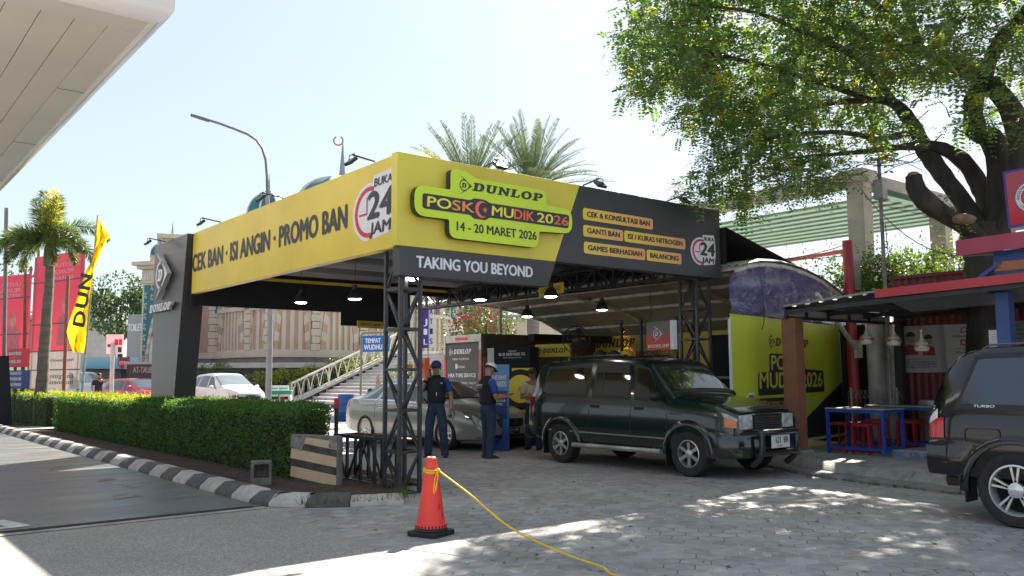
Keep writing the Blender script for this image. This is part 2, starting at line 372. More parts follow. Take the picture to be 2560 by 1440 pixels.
def tarmac_mat(name,c,c2,r0,r1,fine=90,streak=None,stain=None,big=1.2):
    m=bpy.data.materials.new(name); m.use_nodes=True; t=m.node_tree; n=t.nodes; L=t.links; b=n['Principled BSDF']
    tc=n.new('ShaderNodeTexCoord'); mp=n.new('ShaderNodeMapping'); L.new(tc.outputs['Object'],mp.inputs[0])
    if streak: mp.inputs['Scale'].default_value=streak
    a=n.new('ShaderNodeTexNoise'); a.inputs['Scale'].default_value=big; a.inputs['Detail'].default_value=7; a.inputs['Roughness'].default_value=.62; L.new(mp.outputs[0],a.inputs[0])
    f=n.new('ShaderNodeTexNoise'); f.inputs['Scale'].default_value=fine; f.inputs['Detail'].default_value=2; L.new(tc.outputs['Object'],f.inputs[0])
    r=n.new('ShaderNodeValToRGB'); L.new(a.outputs[0],r.inputs[0]); r.color_ramp.elements[0].position=.34; r.color_ramp.elements[1].position=.68
    r.color_ramp.elements[0].color=(*c,1); r.color_ramp.elements[1].color=(*c2,1)
    if stain: e=r.color_ramp.elements.new(.78); e.color=(*stain,1)
    rf=n.new('ShaderNodeValToRGB'); L.new(f.outputs[0],rf.inputs[0]); rf.color_ramp.elements[0].position=.35; rf.color_ramp.elements[1].position=.65
    rf.color_ramp.elements[0].color=(.62,.62,.62,1); rf.color_ramp.elements[1].color=(1.25,1.25,1.25,1)
    mu=n.new('ShaderNodeMixRGB'); mu.blend_type='MULTIPLY'; mu.inputs[0].default_value=1; L.new(r.outputs[0],mu.inputs[1]); L.new(rf.outputs[0],mu.inputs[2]); L.new(mu.outputs[0],b.inputs['Base Color'])
    mr=n.new('ShaderNodeMapRange'); L.new(a.outputs[0],mr.inputs[0]); mr.inputs[1].default_value=.3; mr.inputs[2].default_value=.7; mr.inputs[3].default_value=r0; mr.inputs[4].default_value=r1; L.new(mr.outputs[0],b.inputs['Roughness'])
    bp=n.new('ShaderNodeBump'); bp.inputs['Strength'].default_value=.35; bp.inputs['Distance'].default_value=.004; L.new(f.outputs[0],bp.inputs['Height']); L.new(bp.outputs[0],b.inputs['Normal'])
    return m
def sheet(name,pts,z,m):
    b=M(); b.poly([(x,y,z) for x,y in pts]); return b.obj(name,m,kind='structure')
m_lot=tarmac_mat('lot_asphalt',(.27,.265,.255),(.36,.355,.345),.8,.9,30)
m_con=tarmac_mat('driveway_concrete',(.30,.288,.275),(.38,.362,.34),.8,.9,70,big=.7)
m_road=tarmac_mat('smooth_dark_asphalt',(.075,.085,.09),(.13,.14,.145),.28,.55,60,streak=(.35,2.2,1),stain=(.33,.31,.29))
m_pave=paver_mat('paving_blocks'); m_walk=paver_mat('footpath_blocks',.9)
m_soil=tarmac_mat('red_soil',(.035,.02,.015),(.085,.045,.032),.95,1.,25,big=4)
m_white=mat('white_road_paint',(.62,.62,.6),.7,.25,9)
sheet('ground',[(-900,-300),(900,-300),(900,1500),(-900,1500)],0,m_lot)
sheet('paving',[(-2.6,-13),(5.62,-13),(5.62,-3.4),(7.4,-.6),(7.4,16),(.95,16),(.95,.75),(-.3,-.1),(-1.62,.12),(-1.9,-2.4),(-2.12,-4.5)],.004,m_pave)
sheet('driveway',[(-40,-16),(-2.6,-16),(-2.6,-13),(-2.12,-4.5),(-1.9,-2.4),(-1.62,.12),(-1.62,.40),(-40,.40)],.006,m_con)
sheet('road',[(-40,.44),(-1.58,.44),(-1.58,60),(-40,60)],.008,m_road)
b=M()
b.box(-40,-1.63,.18,.30,.011,.014,0); b.box(-40,-1.63,.30,.47,.004,.0115,1)
for y0 in(.3,.36,.43): b.box(-40,-1.7,y0,y0+.012,.0125,.0165,2)
b.obj('channel',[mat('pale_channel_edge',(.36,.35,.34),.8,.3,3),mat('dark_channel',(.09,.09,.095),.8,.4,5),mat('rubber_seam',(.02,.02,.022),.8)],kind='structure')
b=M(); b.poly([(-4.28,.62,.0125),(-3.92,.62,.0125),(-3.92,.74,.0125),(-4.06,1.25,.0125),(-4.2,1.25,.0125),(-4.12,.74,.0125),(-4.9,.76,.0125),(-6.4,.76,.0125),(-6.4,.62,.0125)])
b.poly([(-6.4,3.1,.0125),(-4.1,5.4,.0125),(-4.2,6.4,.0125),(-5.2,6.4,.0125),(-6.6,4.6,.0125)],1)
for x,y,w_,h_ in((-2.75,2.1,.35,.5),(-2.45,4.2,.3,.4),(-2.3,3.1,.12,.6),(-2.6,6.6,.25,.7),(-3.3,8.4,.18,2.6)):
    b.poly([(x,y,.0125),(x+w_,y+.1,.0125),(x+w_*.8,y+h_,.0125),(x+w_*.2,y+h_*.8,.0125)],1)
b.obj('road_marking',[m_white,mat('worn_concrete_patch',(.25,.24,.235),.85,.3,6)],kind='structure')
# --- kerbs
m_kw=mat('kerb_white',(.55,.53,.5),.8,.35,5,bump=.4,c2=(.36,.34,.33)); m_kb=mat('kerb_black',(.055,.058,.066),.75,.3,6,bump=.4,c2=(.11,.11,.115))
def kerb(mb,p,q,m,w1=.13,w2=.16,h=.15):
    "one sloped kerb block from p to q; its top lies to the right of p->q"
    p,q=V3((*p,0)),V3((*q,0)); d=(q-p).normalized(); r=V3((d.y,-d.x,0)); g=d*.006
    p=p+g; q=q-g
    sec=[(0,0),(.015,.05),(w1,h),(w1+w2,h),(w1+w2,-.02)]
    mb.rings([[p+r*a+V3((0,0,z)) for a,z in sec],[q+r*a+V3((0,0,z)) for a,z in sec]],m,True)
b=M(); y=.75; i=0
while y<34: kerb(b,(-1.62,y),(-1.62,y+.56),i%2); y+=.565; i+=1
arc=[(-1.62,.75),(-1.56,.33),(-1.28,-.06),(-.86,-.34),(-.3,-.62)]
for k in range(4):
    kerb(b,arc[k+1],arc[k],[1,0,1,0][k],.16,.2,.13 if k<3 else .1)
b.obj('kerb',[m_kw,m_kb],kind='structure',smooth=50,bevel=.012)
b=M(); b.poly([(-1.34,.5,.10),(-.9,.02,.10),(-.42,-.2,.10),(.1,.12,.06),(.1,.72,.06),(.95,.8,.06),(.95,34,.1),(-1.34,34,.1)]); b.obj('soil',m_soil,kind='structure')
b=M(); b.poly([(-1.34,17.2,.13),(.9,17.2,.13),(.9,18.8,.13),(-1.34,18.8,.13)]); b.obj('path',m_con,kind='structure')
# right-hand kerb with gutter slab and footpath
kl=[(5.25,-14),(5.3,-8),(5.22,-5.3),(5.3,-4.4),(5.42,-3.5),(5.55,-2.6),(5.85,-1.75),(6.2,-1.05),(6.45,-.62)]
m_kg=mat('grey_kerb_stone',(.27,.27,.265),.85,.3,5,bump=.5,bsc=60); m_gut=mat('gutter_slab',(.21,.21,.205),.85,.3,4,bump=.4)
b=M()
for k in range(len(kl)-1):
    p,q=kl[k],kl[k+1]; n=max(1,int(math.hypot(q[0]-p[0],q[1]-p[1])/.85))
    for i in range(n):
        a=(p[0]+(q[0]-p[0])*i/n,p[1]+(q[1]-p[1])*i/n); c=(p[0]+(q[0]-p[0])*(i+1)/n,p[1]+(q[1]-p[1])*(i+1)/n)
        d=V3((c[0]-a[0],c[1]-a[1],0)).normalized(); r=V3((d.y,-d.x,0))
        sec=[(-.02,-.02),(-.02,.05),(.28,.06),(.28,-.02)]
        A,C_=V3((*a,0))+d*.008,V3((*c,0))-d*.008
        b.rings([[A+r*x+V3((0,0,z)) for x,z in sec],[C_+r*x+V3((0,0,z)) for x,z in sec]],1)
        a2=(a[0]+r.x*.28,a[1]+r.y*.28); c2=(c[0]+r.x*.28,c[1]+r.y*.28); kerb(b,a2,c2,0,.16,.14,.17)
b.obj('kerb',[m_kg,m_gut],kind='structure',smooth=40,bevel=.012)
fw=[(x+.52,y) for x,y in kl]
sheet('footpath',fw+[(11.4,.2),(11.4,-14)],.155,m_walk)
# fallen leaves and weeds along the gutter
b=M()
for i in range(420):
    t=rnd.random()*7-7.6; k=min(range(len(kl)),key=lambda q:abs(kl[q][1]-t)); x=kl[k][0]-.02-abs(rnd.gauss(0,.05)); s_=rnd.uniform(.008,.022); a=rnd.random()*6.3; z=.008+rnd.random()*.012
    b.add([(x+s_*math.cos(a+q),t+s_*1.3*math.sin(a+q),z+rnd.uniform(0,.02)) for q in(0,1.6,3.1,4.7)],[(0,1,2,3)],rnd.choice((0,0,1,2)))
for i in range(260):
    x,y=rnd.uniform(-1.5,5.2),rnd.uniform(-8,1.5); s_=rnd.uniform(.010,.024); a=rnd.random()*6.3
    b.add([(x+s_*math.cos(a+q),y+s_*1.6*math.sin(a+q),.007+rnd.uniform(0,.012)) for q in(0,1.3,3.1,4.9)],[(0,1,2,3)],rnd.choice((1,1,0,2)))
b.obj('leaf_litter',[mat('moss',(.05,.085,.025),.9),mat('dry_leaf',(.28,.22,.1),.8),mat('grey_grit',(.3,.29,.27),.9)],kind='stuff',fix=False)
o=COL.objects['leaf_litter']; o['label']='moss and fallen leaf litter along the right gutter and over the paving'; o['category']='leaf litter'
b=M()
for i in range(700):
    seg=rnd.choice(((-1.4,-.1,-.2,-.5),(-.35,-.55,.15,.1),(.2,.2,.15,.8),(-1.0,-.05,-.7,.5))); t=rnd.random()
    x=seg[0]+(seg[2]-seg[0])*t+rnd.gauss(0,.05); y=seg[1]+(seg[3]-seg[1])*t+rnd.gauss(0,.05); h=rnd.uniform(.03,.13); a=rnd.random()*6.3; l=rnd.gauss(0,.05)
    z=.06; b.add([(x-.004*math.cos(a),y-.004*math.sin(a),z),(x+.004*math.cos(a),y+.004*math.sin(a),z),(x+l,y+rnd.gauss(0,.04),z+h)],[(0,1,2)])
o=b.obj('weeds',leafmat('weed_green',(.05,.09,.02),(.14,.16,.05)),kind='stuff',fix=False); o['label']='thin weeds growing round the painted kerb end'; o['category']='weeds'
# ------------------------------------------------------------ promotion canopy at the middle of the picture
m_yel=mat('yellow_banner_vinyl',(.80,.60,.065),.38,.07,.8,spec=.4,bump=.35,bsc=1.6); m_yel2=mat('yellow_lime_vinyl',(.72,.60,.07),.35,.07,.8,bump=.35,bsc=1.6)
m_blk=mat('charcoal_vinyl',(.05,.05,.058),.42,.15,.8,bump=.35,bsc=1.6); m_ink=mat('dark_print',(.035,.036,.045),.5,.05)
m_steel=mat('black_steel',(.022,.024,.030),.38,.3,9,bump=.15,spec=.6,c2=(.045,.046,.052)); m_wht=mat('white_print',(.78,.78,.86),.5,.03); m_red=mat('red_print',(.62,.035,.05),.5,.05)
m_lime=mat('lime_board',(.62,.80,.035),.35,.05,.8); m_dark=mat('black_fabric',(.012,.014,.022),.8,.2,3); m_fab2=mat('grey_fabric',(.17,.16,.17),.8,.15,2)
m_orange=mat('orange_print',(.9,.33,.08),.5); m_redor=mat('coral_print',(.85,.16,.09),.5); m_yp=mat('yellow_print',(.9,.78,.10),.5)
FL=Fr((0,0,0),(0,-1,0),(0,0,1)); FRt=Fr((0,0,0),(1,0,0),(0,0,1))
def rpoly(P,r,n=5):
    o=[];N=len(P)
    for i in range(N):
        p=V3((*P[i],0));a=V3((*P[i-1],0));c=V3((*P[(i+1)%N],0)); da=(a-p);dc=(c-p); q=min(r if not isinstance(r,list) else r[i],da.length*.49,dc.length*.49)
        A=p+da.normalized()*q;C_=p+dc.normalized()*q
        for k in range(n+1):
            t=k/n; v=A*(1-t)**2+p*2*t*(1-t)+C_*t*t; o.append((v.x,v.y))
    return o
can=T('promotion_canopy','black and yellow box canopy with printed fascia boards over the drive-in bay','canopy')
b=M(); b.box(.0,.12,.0,7.86,3.14,4.355); b.obj('left_fascia',m_yel,can,bevel=.006)
b=M(); text(b,FL,'CEK BAN · ISI ANGIN · PROMO BAN',-7.82,3.575,.325,6.38,.045); b.obj('lettering',m_ink,can.children[0])
def badge(F,x0,x1,y0,y1,par,d0=.006):
    W=x1-x0;H=y1-y0; X=lambda t:x0+W*t; Yy=lambda t:y0+H*t
    o=[(.50,.97),(.95,1.0),(1.0,.66),(1.0,.34),(.94,.04),(.52,-.02),(.46,.02)]+[(.40+.42*math.cos(R_(t)),.42+.46*math.sin(R_(t))) for t in range(262,85,-12)]+[(.47,.86)]
    q=M(); q.ext(F,[(X(a),Yy(c)) for a,c in o],.0,d0)
    ob=q.obj('badge',m_wht,par); q=M()
    text(q,F,'BUKA',X(.52),Yy(.79),H*.12,W*.42,.05,.12,d0+.003); text(q,F,'24',X(.36),Yy(.31),H*.40,W*.58,.05,.10,d0+.003); text(q,F,'JAM',X(.42),Yy(.06),H*.17,W*.48,.06,.12,d0+.003)
    q.obj('lettering',m_ink,ob); q=M()
    a0=[(X(.40+.36*math.cos(R_(t))),Yy(.42+.40*math.sin(R_(t)))) for t in range(70,286,8)]; a1=[(X(.40+.29*math.cos(R_(t))),Yy(.42+.33*math.sin(R_(t)))) for t in range(70,286,8)]
    q.strip(F,a1,a0,d0+.003); q.fbox(F,X(.33),X(.36),Yy(.42),Yy(.66),d0+.001,d0+.003); q.fbox(F,X(.15),X(.36),Yy(.38),Yy(.415),d0+.001,d0+.003)
    q.obj('clock_face',m_red,ob)
badge(FL,-1.24,-.14,3.33,4.20,can.children[0])
# right fascia: yellow field, charcoal field with slanted joint, lower charcoal board
b=M()
b.ext(FRt,[(-.06,3.142),(2.63,3.142),(3.15,4.355),(-.06,4.355)],-.14,.002,0)
rf=b.obj('front_fascia',m_yel2,can,bevel=.005)
b=M(); b.ext(FRt,[(2.635,3.142),(6.51,3.142),(6.51,4.35),(3.155,4.35)],-.14,.004); bf=b.obj('service_board',m_blk,can,bevel=.005)
b=M(); b.ext(FRt,[(-.02,2.76),(2.47,2.76),(2.632,3.138),(-.02,3.138)],-.16,.012); tk=b.obj('slogan_board',m_blk,can,bevel=.005)
b=M(); text(b,FRt,'TAKING YOU BEYOND',.23,2.88,.145,1.95,.032,0,.016); b.obj('lettering',m_wht,tk)
chips=[('CEK & KONSULTASI BAN',3.20,4.76,3.83,4.01),('GANTI BAN',3.20,4.06,3.575,3.75),('ISI / KURAS NITROGEN',4.09,5.56,3.575,3.755),('GAMES BERHADIAH',3.21,4.56,3.315,3.495),('BALANCING',4.60,5.45,3.315,3.495)]
for s,x0,x1,z0,z1 in chips:
    W=x1-x0; F=Fr((x0,-.004,z0),(1,0,0),(0,0,1)); q=M(); F0=Fr((0,0,0),(1,0,0),(0,0,1))
    q.ext(F0,rrect(0,W,0,z1-z0,.035),0,.006); ob=q.obj('service_panel',gradmat('chip_gradient',(.86,.62,.08),(.86,.40,.16),0,0,W),bf,loc=(x0,-.004,z0))
    q=M(); text(q,F0,s,.08,.055,.078,W-.16,.045,0,.009); q.obj('lettering',m_ink,ob)
badge(Fr((0,-.004,0),(1,0,0),(0,0,1)),5.71,6.36,3.36,3.89,bf)
# raised logo board
out=rpoly([(.12,3.53),(.66,3.53),(.66,3.29),(2.18,3.29),(2.22,3.53),(2.86,3.56),(2.86,3.92),(2.36,3.93),(2.36,4.14),(1.12,4.14),(.93,4.22),(.68,4.22),(.68,3.93),(.12,3.93)],[.16,.03,.14,.1,.03,.16,.16,.03,.12,.04,.07,.08,.03,.16])
b=M(); b.ext(FRt,out,.03,.13,0,1); lb=b.obj('logo_board',[m_lime,m_ink],can)
b=M(); wordmark(b,FRt,1.03,3.965,.115,1.27,.135); arrow(b,FRt,.90,4.02,.26,.135)
b.ext(FRt,rpoly([(.24,3.63),(1.0,3.63),(1.05,3.585),(1.26,3.585),(1.32,3.63),(2.78,3.63),(2.80,3.83),(1.32,3.83),(1.25,3.865),(1.06,3.865),(1.0,3.83),(.24,3.83)],.045),.131,.135)
text(b,FRt,'14 - 20 MARET 2026',.78,3.40,.115,1.38,.02,0,.135); b.obj('lettering',m_ink,lb)
b=M()
for s,x,w_,mi in(('PO',.31,.37,0),('SK',.70,.36,1),('MU',1.36,.37,0),('DIK',1.75,.36,2),('20',2.17,.30,0),('26',2.49,.28,2)): text(b,FRt,s,x,3.665,.13,w_,.022,.06,.139,mi)
crescent(b,FRt,1.19,3.725,.115,.139,2); b.obj('coloured_lettering',[m_yp,m_orange,m_redor],lb)
# back panels, roof and ceiling
b=M(); b.box(.1,5.1,7.9,8.0,2.92,4.3); b.box(3.3,5.1,7.88,7.9,2.62,3.2); b.box(5.1,6.4,7.9,8.0,3.4,4.3); b.box(.0,.1,7.86,8.0,2.9,4.3); b.obj('back_panel',m_dark,can)
b=M(); b.box(6.42,6.5,.0,8,3.6,4.34); b.obj('side_panel',m_dark,can)
b=M(); b.box(.1,6.45,.1,7.9,4.22,4.28); b.obj('roof',m_dark,can)
b=M(); b.box(.14,6.4,7.84,7.895,3.50,3.56); b.obj('yellow_trim',m_yel,can)
b=M(); N=9
for i in range(N):
    y0=.16+i*7.66/N; y1=y0+7.66/N
    for k in range(8):
        xs=[.14+6.2*j/8 for j in(k,k+1)]
        rows=[[(x,y0+(y1-y0)*t,3.66-.07*math.sin(pi*t)) for t in(0,.25,.5,.75,1)] for x in xs]
        b.rings(rows,i%2,False,False)
b.obj('ceiling_fabric',[m_fab2,m_dark],can,smooth=30)
def truss(mb,p,q,a,b_,w=.035,step=.42,m=0,diag=True):
    "box truss with chords at p..q offset by vectors a and b_"
    p,q,a,b_=V3(p),V3(q),V3(a),V3(b_); L=(q-p).length; d=(q-p).normalized(); n=max(1,round(L/step))
    c=[p,p+a,p+a+b_,p+b_]
    for k in c: mb.bar(k,k+d*L,w,w,m,a)
    for i in range(n+1):
        o=d*(L*i/n)
        for j in range(4): mb.bar(c[j]+o,c[(j+1)%4]+o,w*.8,w*.8,m,d)
    if diag:
        for i in range(n):
            o0,o1=d*(L*i/n),d*(L*(i+1)/n)
            for j in range(4):
                k0,k1=c[j],c[(j+1)%4]
                if (i+j)%2: k0,k1=k1,k0
                mb.bar(k0+o0,k1+o1,w*.55,w*.55,m,d)
b=M(); truss(b,(.10,.16,.004),(.10,.16,3.14),(.30,0,0),(0,.36,0),.045,.52); b.obj('truss_column',m_steel,can)
b=M(); truss(b,(6.02,.16,.004),(6.02,.16,3.14),(.34,0,0),(0,.36,0),.045,.52); b.obj('truss_column',m_steel,can)
b=M(); truss(b,(6.1,.2,3.20),(6.1,9.2,3.20),(.3,0,0),(0,0,.36),.045,.5); b.obj('roof_truss',m_steel,can)
b=M(); truss(b,(.2,.2,2.82+.4),(6.1,.2,3.22),(0,.3,0),(0,0,.36),.04,.5); b.obj('roof_truss',m_steel,can)
b=M(); truss(b,(.2,.95,.05),(.2,2.1,.05),(.34,0,0),(0,0,.60),.045,.38); t_=b.obj('steel_truss_section',m_steel); tag(t_,'low black steel truss lying on its side beside the painted concrete block','truss')
# pylon
m_pyl=mat('graphite_panel',(.024,.024,.030),.33,.08,.6,spec=.5); m_pylw=mat('pale_letter_face',(.80,.80,.88),.4); m_pyls=mat('white_letter_side',(.55,.52,.5),.5)
py=T('sign_pylon','tall dark grey tapered pylon sign with raised white arrow emblem at the canopy end','sign',(0,0,0))
F=Fr((-.12,0,0),(0,-1,0),(0,0,1)); b=M(); b.ext(F,[(-9.83,.02),(-8.5,.02),(-7.83,4.34),(-9.96,4.34)],-.42,0,0,1); pb=b.obj('panel',[m_pyl,m_ink],py,bevel=.008)
b=M(); arrow(b,F,-9.15,3.62,.98,.02,0,.09,1); b.obj('emblem',[m_pylw,m_pyls],py)
b=M(); wordmark(b,F,-9.88,2.87,.155,1.44,.02,0,.25,.07,1); b.obj('lettering',[m_pylw,m_pyls],py)
# floodlights on stand-off arms
m_lamp=mat('lamp_housing',(.03,.03,.033),.4,.2); m_lens=mat('flood_glass',(.55,.57,.6),.12,.05,spec=.8)
def flood(name_loc,ang,label):
    "arm leans out from the fascia top, head hangs at its end"
    r=T('floodlight',label,'floodlight',name_loc,ang,'floodlights on arms along the fascia top')
    q=M(); q.tube([(0,.12,-.06),(0,0,.02),(0,-.34,.06)],.012,6); q.obj('arm',m_lamp,r)
    q=M(); q.tube([(-.07,-.34,.06),(-.07,-.35,-.02)],.007,4); q.tube([(.07,-.34,.06),(.07,-.35,-.02)],.007,4); q.tube([(-.07,-.34,.06),(.07,-.34,.06)],.007,4); q.obj('bracket',m_lamp,r)
    F=Fr((0,-.36,-.03),(1,0,0),(0,.75,.66)); q=M(); q.fbox(F,-.09,.09,-.065,.065,-.028,.015); q.obj('head',m_lamp,r,bevel=.006)
    q=M(); q.fbox(F,-.075,.075,-.05,.05,-.031,-.0285); q.obj('lens',m_lens,r)
    return r
for y,l in((.72,'floodlight arm above the large clock badge on the left fascia'),(3.7,'floodlight arm in front of the teal dome and street lamp'),(6.45,'floodlight arm near the pylon end of the left fascia')): flood((.02,y,4.36),R_(-90),l)
flood((-.1,9.3,4.34),R_(-90),'floodlight arm on top of the dark pylon')
for x,l in((1.35,'floodlight arm over the raised lime logo board'),(3.25,'floodlight arm over the slanted yellow and charcoal joint'),(5.18,'floodlight arm over the small clock badge at the right end')): flood((x,.02,4.35),0,l)
# pendant lamps under the canopy
m_bulb=mat('lamp_glow',(1,.93,.82),.3,0,emit=14.)
def pendant(p,label,top=3.6):
    r=T('pendant_lamp',label,'lamp',p,0,'black bell pendant lamps under the canopy and shed')
    q=M(); r.scale=(.8,.8,.8); q.tube([(0,0,.3),(0,0,(top-p[2])/.8)],.006,5); q.obj('cable',m_lamp,r)
    q=M(); q.lathe([(.028,.30),(.05,.29),(.055,.2),(.1,.17),(.15,.06),(.158,.0),(.152,.002),(.14,.06),(.05,.15)],n=20,cap=False); q.obj('shade',m_lamp,r,smooth=40)
    q=M(); q.lathe([(.001,-.014),(.10,-.012),(.128,.004),(.05,.1)],n=14); q.obj('bulb',m_bulb,r,smooth=50)
    return r
for u,v,d,l in((752,757,15.5,'lit black pendant lamp leftmost under the canopy'),(887,748,14.2,'lit black pendant lamp just left of the corner truss column'),(1200,750,14.8,'lit black pendant lamp just right of the corner truss column'),(1377,742,14.6,'lit black pendant lamp overlapping the LOUNGE sign')): pendant(at(u,v,d),l)
for u,v,d,l in((1318,792,17.5,'lit black pendant lamp over the tyre display under the shed'),(1505,775,17.,'lit black pendant lamp over the green van roof')): pendant(at(u,v,d),l,3.4)
b=M(); q=at(1032,697,11.5); b.box(q.x-.09,q.x+.09,q.y-.05,q.y+.05,q.z-.02,q.z+.03); o=b.obj('bulkhead_lamp',m_bulb); tag(o,'small lit lamp fixed under the slogan board beside the corner column','lamp')
def hangsign(s,u0,v0,u1,v1,d0,d1,label):
    A=at(u0,v1,d0);B=at(u1,v1,d1); z0=A.z; h=at(u0,v0,d0).z-z0; x=V3((B.x-A.x,B.y-A.y,0)); W=x.length; r=T('hanging_sign',label,'sign',A)
    F=Fr((0,0,0),x,(0,0,1)); q=M(); q.fbox(F,0,W,0,h,-.02,0); q.obj('board',m_yel2,r); q=M(); text(q,F,s,W*.1,h*.32,h*.36,W*.8,.015); q.obj('lettering',m_ink,r)
hangsign('SERVICE AREA',894,801,958,819,18.6,19.2,'small yellow sign reading SERVICE AREA under the dark back panel')
hangsign('LOUNGE',1347,716,1408,742,16.6,15.8,'small yellow sign reading LOUNGE under the slogan board')
# ------------------------------------------------------------ vehicles
m_tyre=mat('tyre_rubber',(.018,.018,.02),.75,.25,12,bump=.2); m_rim=mat('alloy_rim',(.55,.54,.52),.32,.1,6,metal=.7); m_rim2=mat('bright_alloy',(.72,.72,.74),.25,.05,6,metal=.6)
m_well=mat('wheel_well',(.008,.008,.01),.9,0); m_glass=mat('tinted_glass',(.010,.013,.016),.03,0,spec=.9,coat=.5); m_rub=mat('black_trim',(.012,.012,.014),.5,.1,8)
m_chrome=mat('chrome_trim',(.7,.7,.72),.15,0,metal=1.); m_hl=mat('headlight_glass',(.62,.66,.68),.08,.25,14,spec=.8,c2=(.25,.27,.28)); m_amber=mat('amber_lens',(.62,.20,.05),.15,.1,10); m_tail=mat('red_tail_lens',(.55,.01,.02),.12,.15,30,coat=.5); m_clear=mat('clear_tail_lens',(.75,.72,.70),.12,.1,20)
m_galv_=mat('grey_roof_rail',(.10,.10,.11),.4,.1); m_plk=mat('black_plate',(.015,.015,.017),.4,0); m_plw=mat('white_plate',(.75,.75,.74),.4,0)
def itp(tab,x):
    if x<=tab[0][0]: return tab[0][1]
    for (a,b_),(c,d) in zip(tab,tab[1:]):
        if x<=c:
            t=(x-a)/(c-a) if c>a else 0; return b_+(d-b_)*t
    return tab[-1][1]
class Hull:
    "body surface built from silhouette tables over x (front positive)"
    def __init__(s,**k): s.__dict__.update(k)
    def ring(s,x):
        zs,zb,zt,wm,wr=itp(s.sill,x),itp(s.belt,x),itp(s.top,x),itp(s.wid,x),itp(s.wroof,x)
        zb=min(zb,zt-.05); wb=wm-s.tumble; zm=zs+(zb-zs)*.55; wr=min(wr,wb)
        e=min(.07,(zt-zb)*.5)
        return [(0,zs),(wm-.10,zs),(wm-.03,zs+.04),(wm-.008,zs+(zm-zs)*.5),(wm,zm),(wm-.012,zm+(zb-zm)*.6),(wb,zb),(wr+.012,zt-e),(wr-.03,zt-.022),(wr-.14,zt-.004),(0,zt+.012)]
    def P(s,x,j,side=1,off=0):
        r=s.ring(x); i=min(int(j),len(r)-2); t=j-i; y=r[i][0]+(r[i+1][0]-r[i][0])*t; z=r[i][1]+(r[i+1][1]-r[i][1])*t
        if off:
            dy,dz=r[i+1][0]-r[i][0],r[i+1][1]-r[i][1]; l=math.hypot(dy,dz) or 1; y+=off*dz/l; z-=off*dy/l
            h=.03; a=s.P(x+h,j); b_=s.P(x-h,j); n=V3((-(a.y-b_.y),2*h,0)) if i<9 else V3((0,0,0))
            if i>=6:
                g=(a.z-b_.z)/(2*h); x-=off*g/math.sqrt(1+g*g)
            else: x-=off*(a.y-b_.y)/(2*h)
        return V3((x,y*side,z))
    def xs(s):
        v=set()
        for t in(s.sill,s.belt,s.top,s.wid,s.wroof): v|={round(a,4) for a,_ in t}
        v=sorted(v); o=[]
        for a,b_ in zip(v,v[1:]):
            n=max(1,int((b_-a)/.14)); o+=[a+(b_-a)*i/n for i in range(n)]
        return [x for x in o if s.x0<=x<=s.x1]+[s.x1]
    def body(s,name,mats,par,arches,ra):
        b=M(); rings=[]
        for x in s.xs():
            r=s.ring(x); h=[V3((x,y,z)) for y,z in r]; rings.append(h+[V3((x,-p.y,p.z)) for p in h[-2:0:-1]])
        b.rings(rings,0,True); o=b.obj(name,mats,par)
        c=M()
        for ax,az in arches:
            for sd in(1,-1): c.lathe([(ra,0),(ra,.5)],(ax,sd*(s.hw-.24),az),28,1,ax=(0,sd,0))
        co=c.obj('cut',mats); m=o.modifiers.new('b','BOOLEAN'); m.operation='DIFFERENCE'; m.object=co; m.solver='EXACT'
        try: m.material_mode='INDEX'
        except Exception: pass
        dg=bpy.context.evaluated_depsgraph_get(); dg.update(); me=bpy.data.meshes.new_from_object(o.evaluated_get(dg)); o.modifiers.clear(); old=o.data; o.data=me; bpy.data.objects.remove(co); bpy.data.meshes.remove(old); me.name=name
        me.polygons.foreach_set('use_smooth',[True]*len(me.polygons))
        try: me.set_sharp_from_angle(angle=R_(38))
        except Exception: pass
        return o
    def panel(s,mb,lo,hi,side,off,m=0,n=6,rows=4):
        "patch between a lower and an upper (x,j) edge lying just proud of the body"
        def smp(pl,t):
            t*=len(pl)-1; i=min(int(t),len(pl)-2); t-=i; return (pl[i][0]+(pl[i+1][0]-pl[i][0])*t,pl[i][1]+(pl[i+1][1]-pl[i][1])*t)
        g=[]
        for r in range(rows+1):
            row=[]
            for k in range(n+1):
                a=smp(lo,k/n);c=smp(hi,k/n); q=r/rows; row.append(s.P(a[0]+(c[0]-a[0])*q,a[1]+(c[1]-a[1])*q,side,off))
            g.append(row)
        mb.rings(g,m,False,False)
    def screen(s,mb,xa,xb,j0,off,m=0,n=6,inset=.0):
        "windscreen: across the car between stations xa (low) and xb (high)"
        g=[]
        for r in range(n+1):
            x=xa+(xb-xa)*r/n; row=[]
            js=[j0,8,8.5,9,9.4,10]
            row=[s.P(x,j,1,off) for j in js]+[s.P(x,j,-1,off) for j in js[-2::-1]]
            g.append(row)
        mb.rings(g,m,False,False)
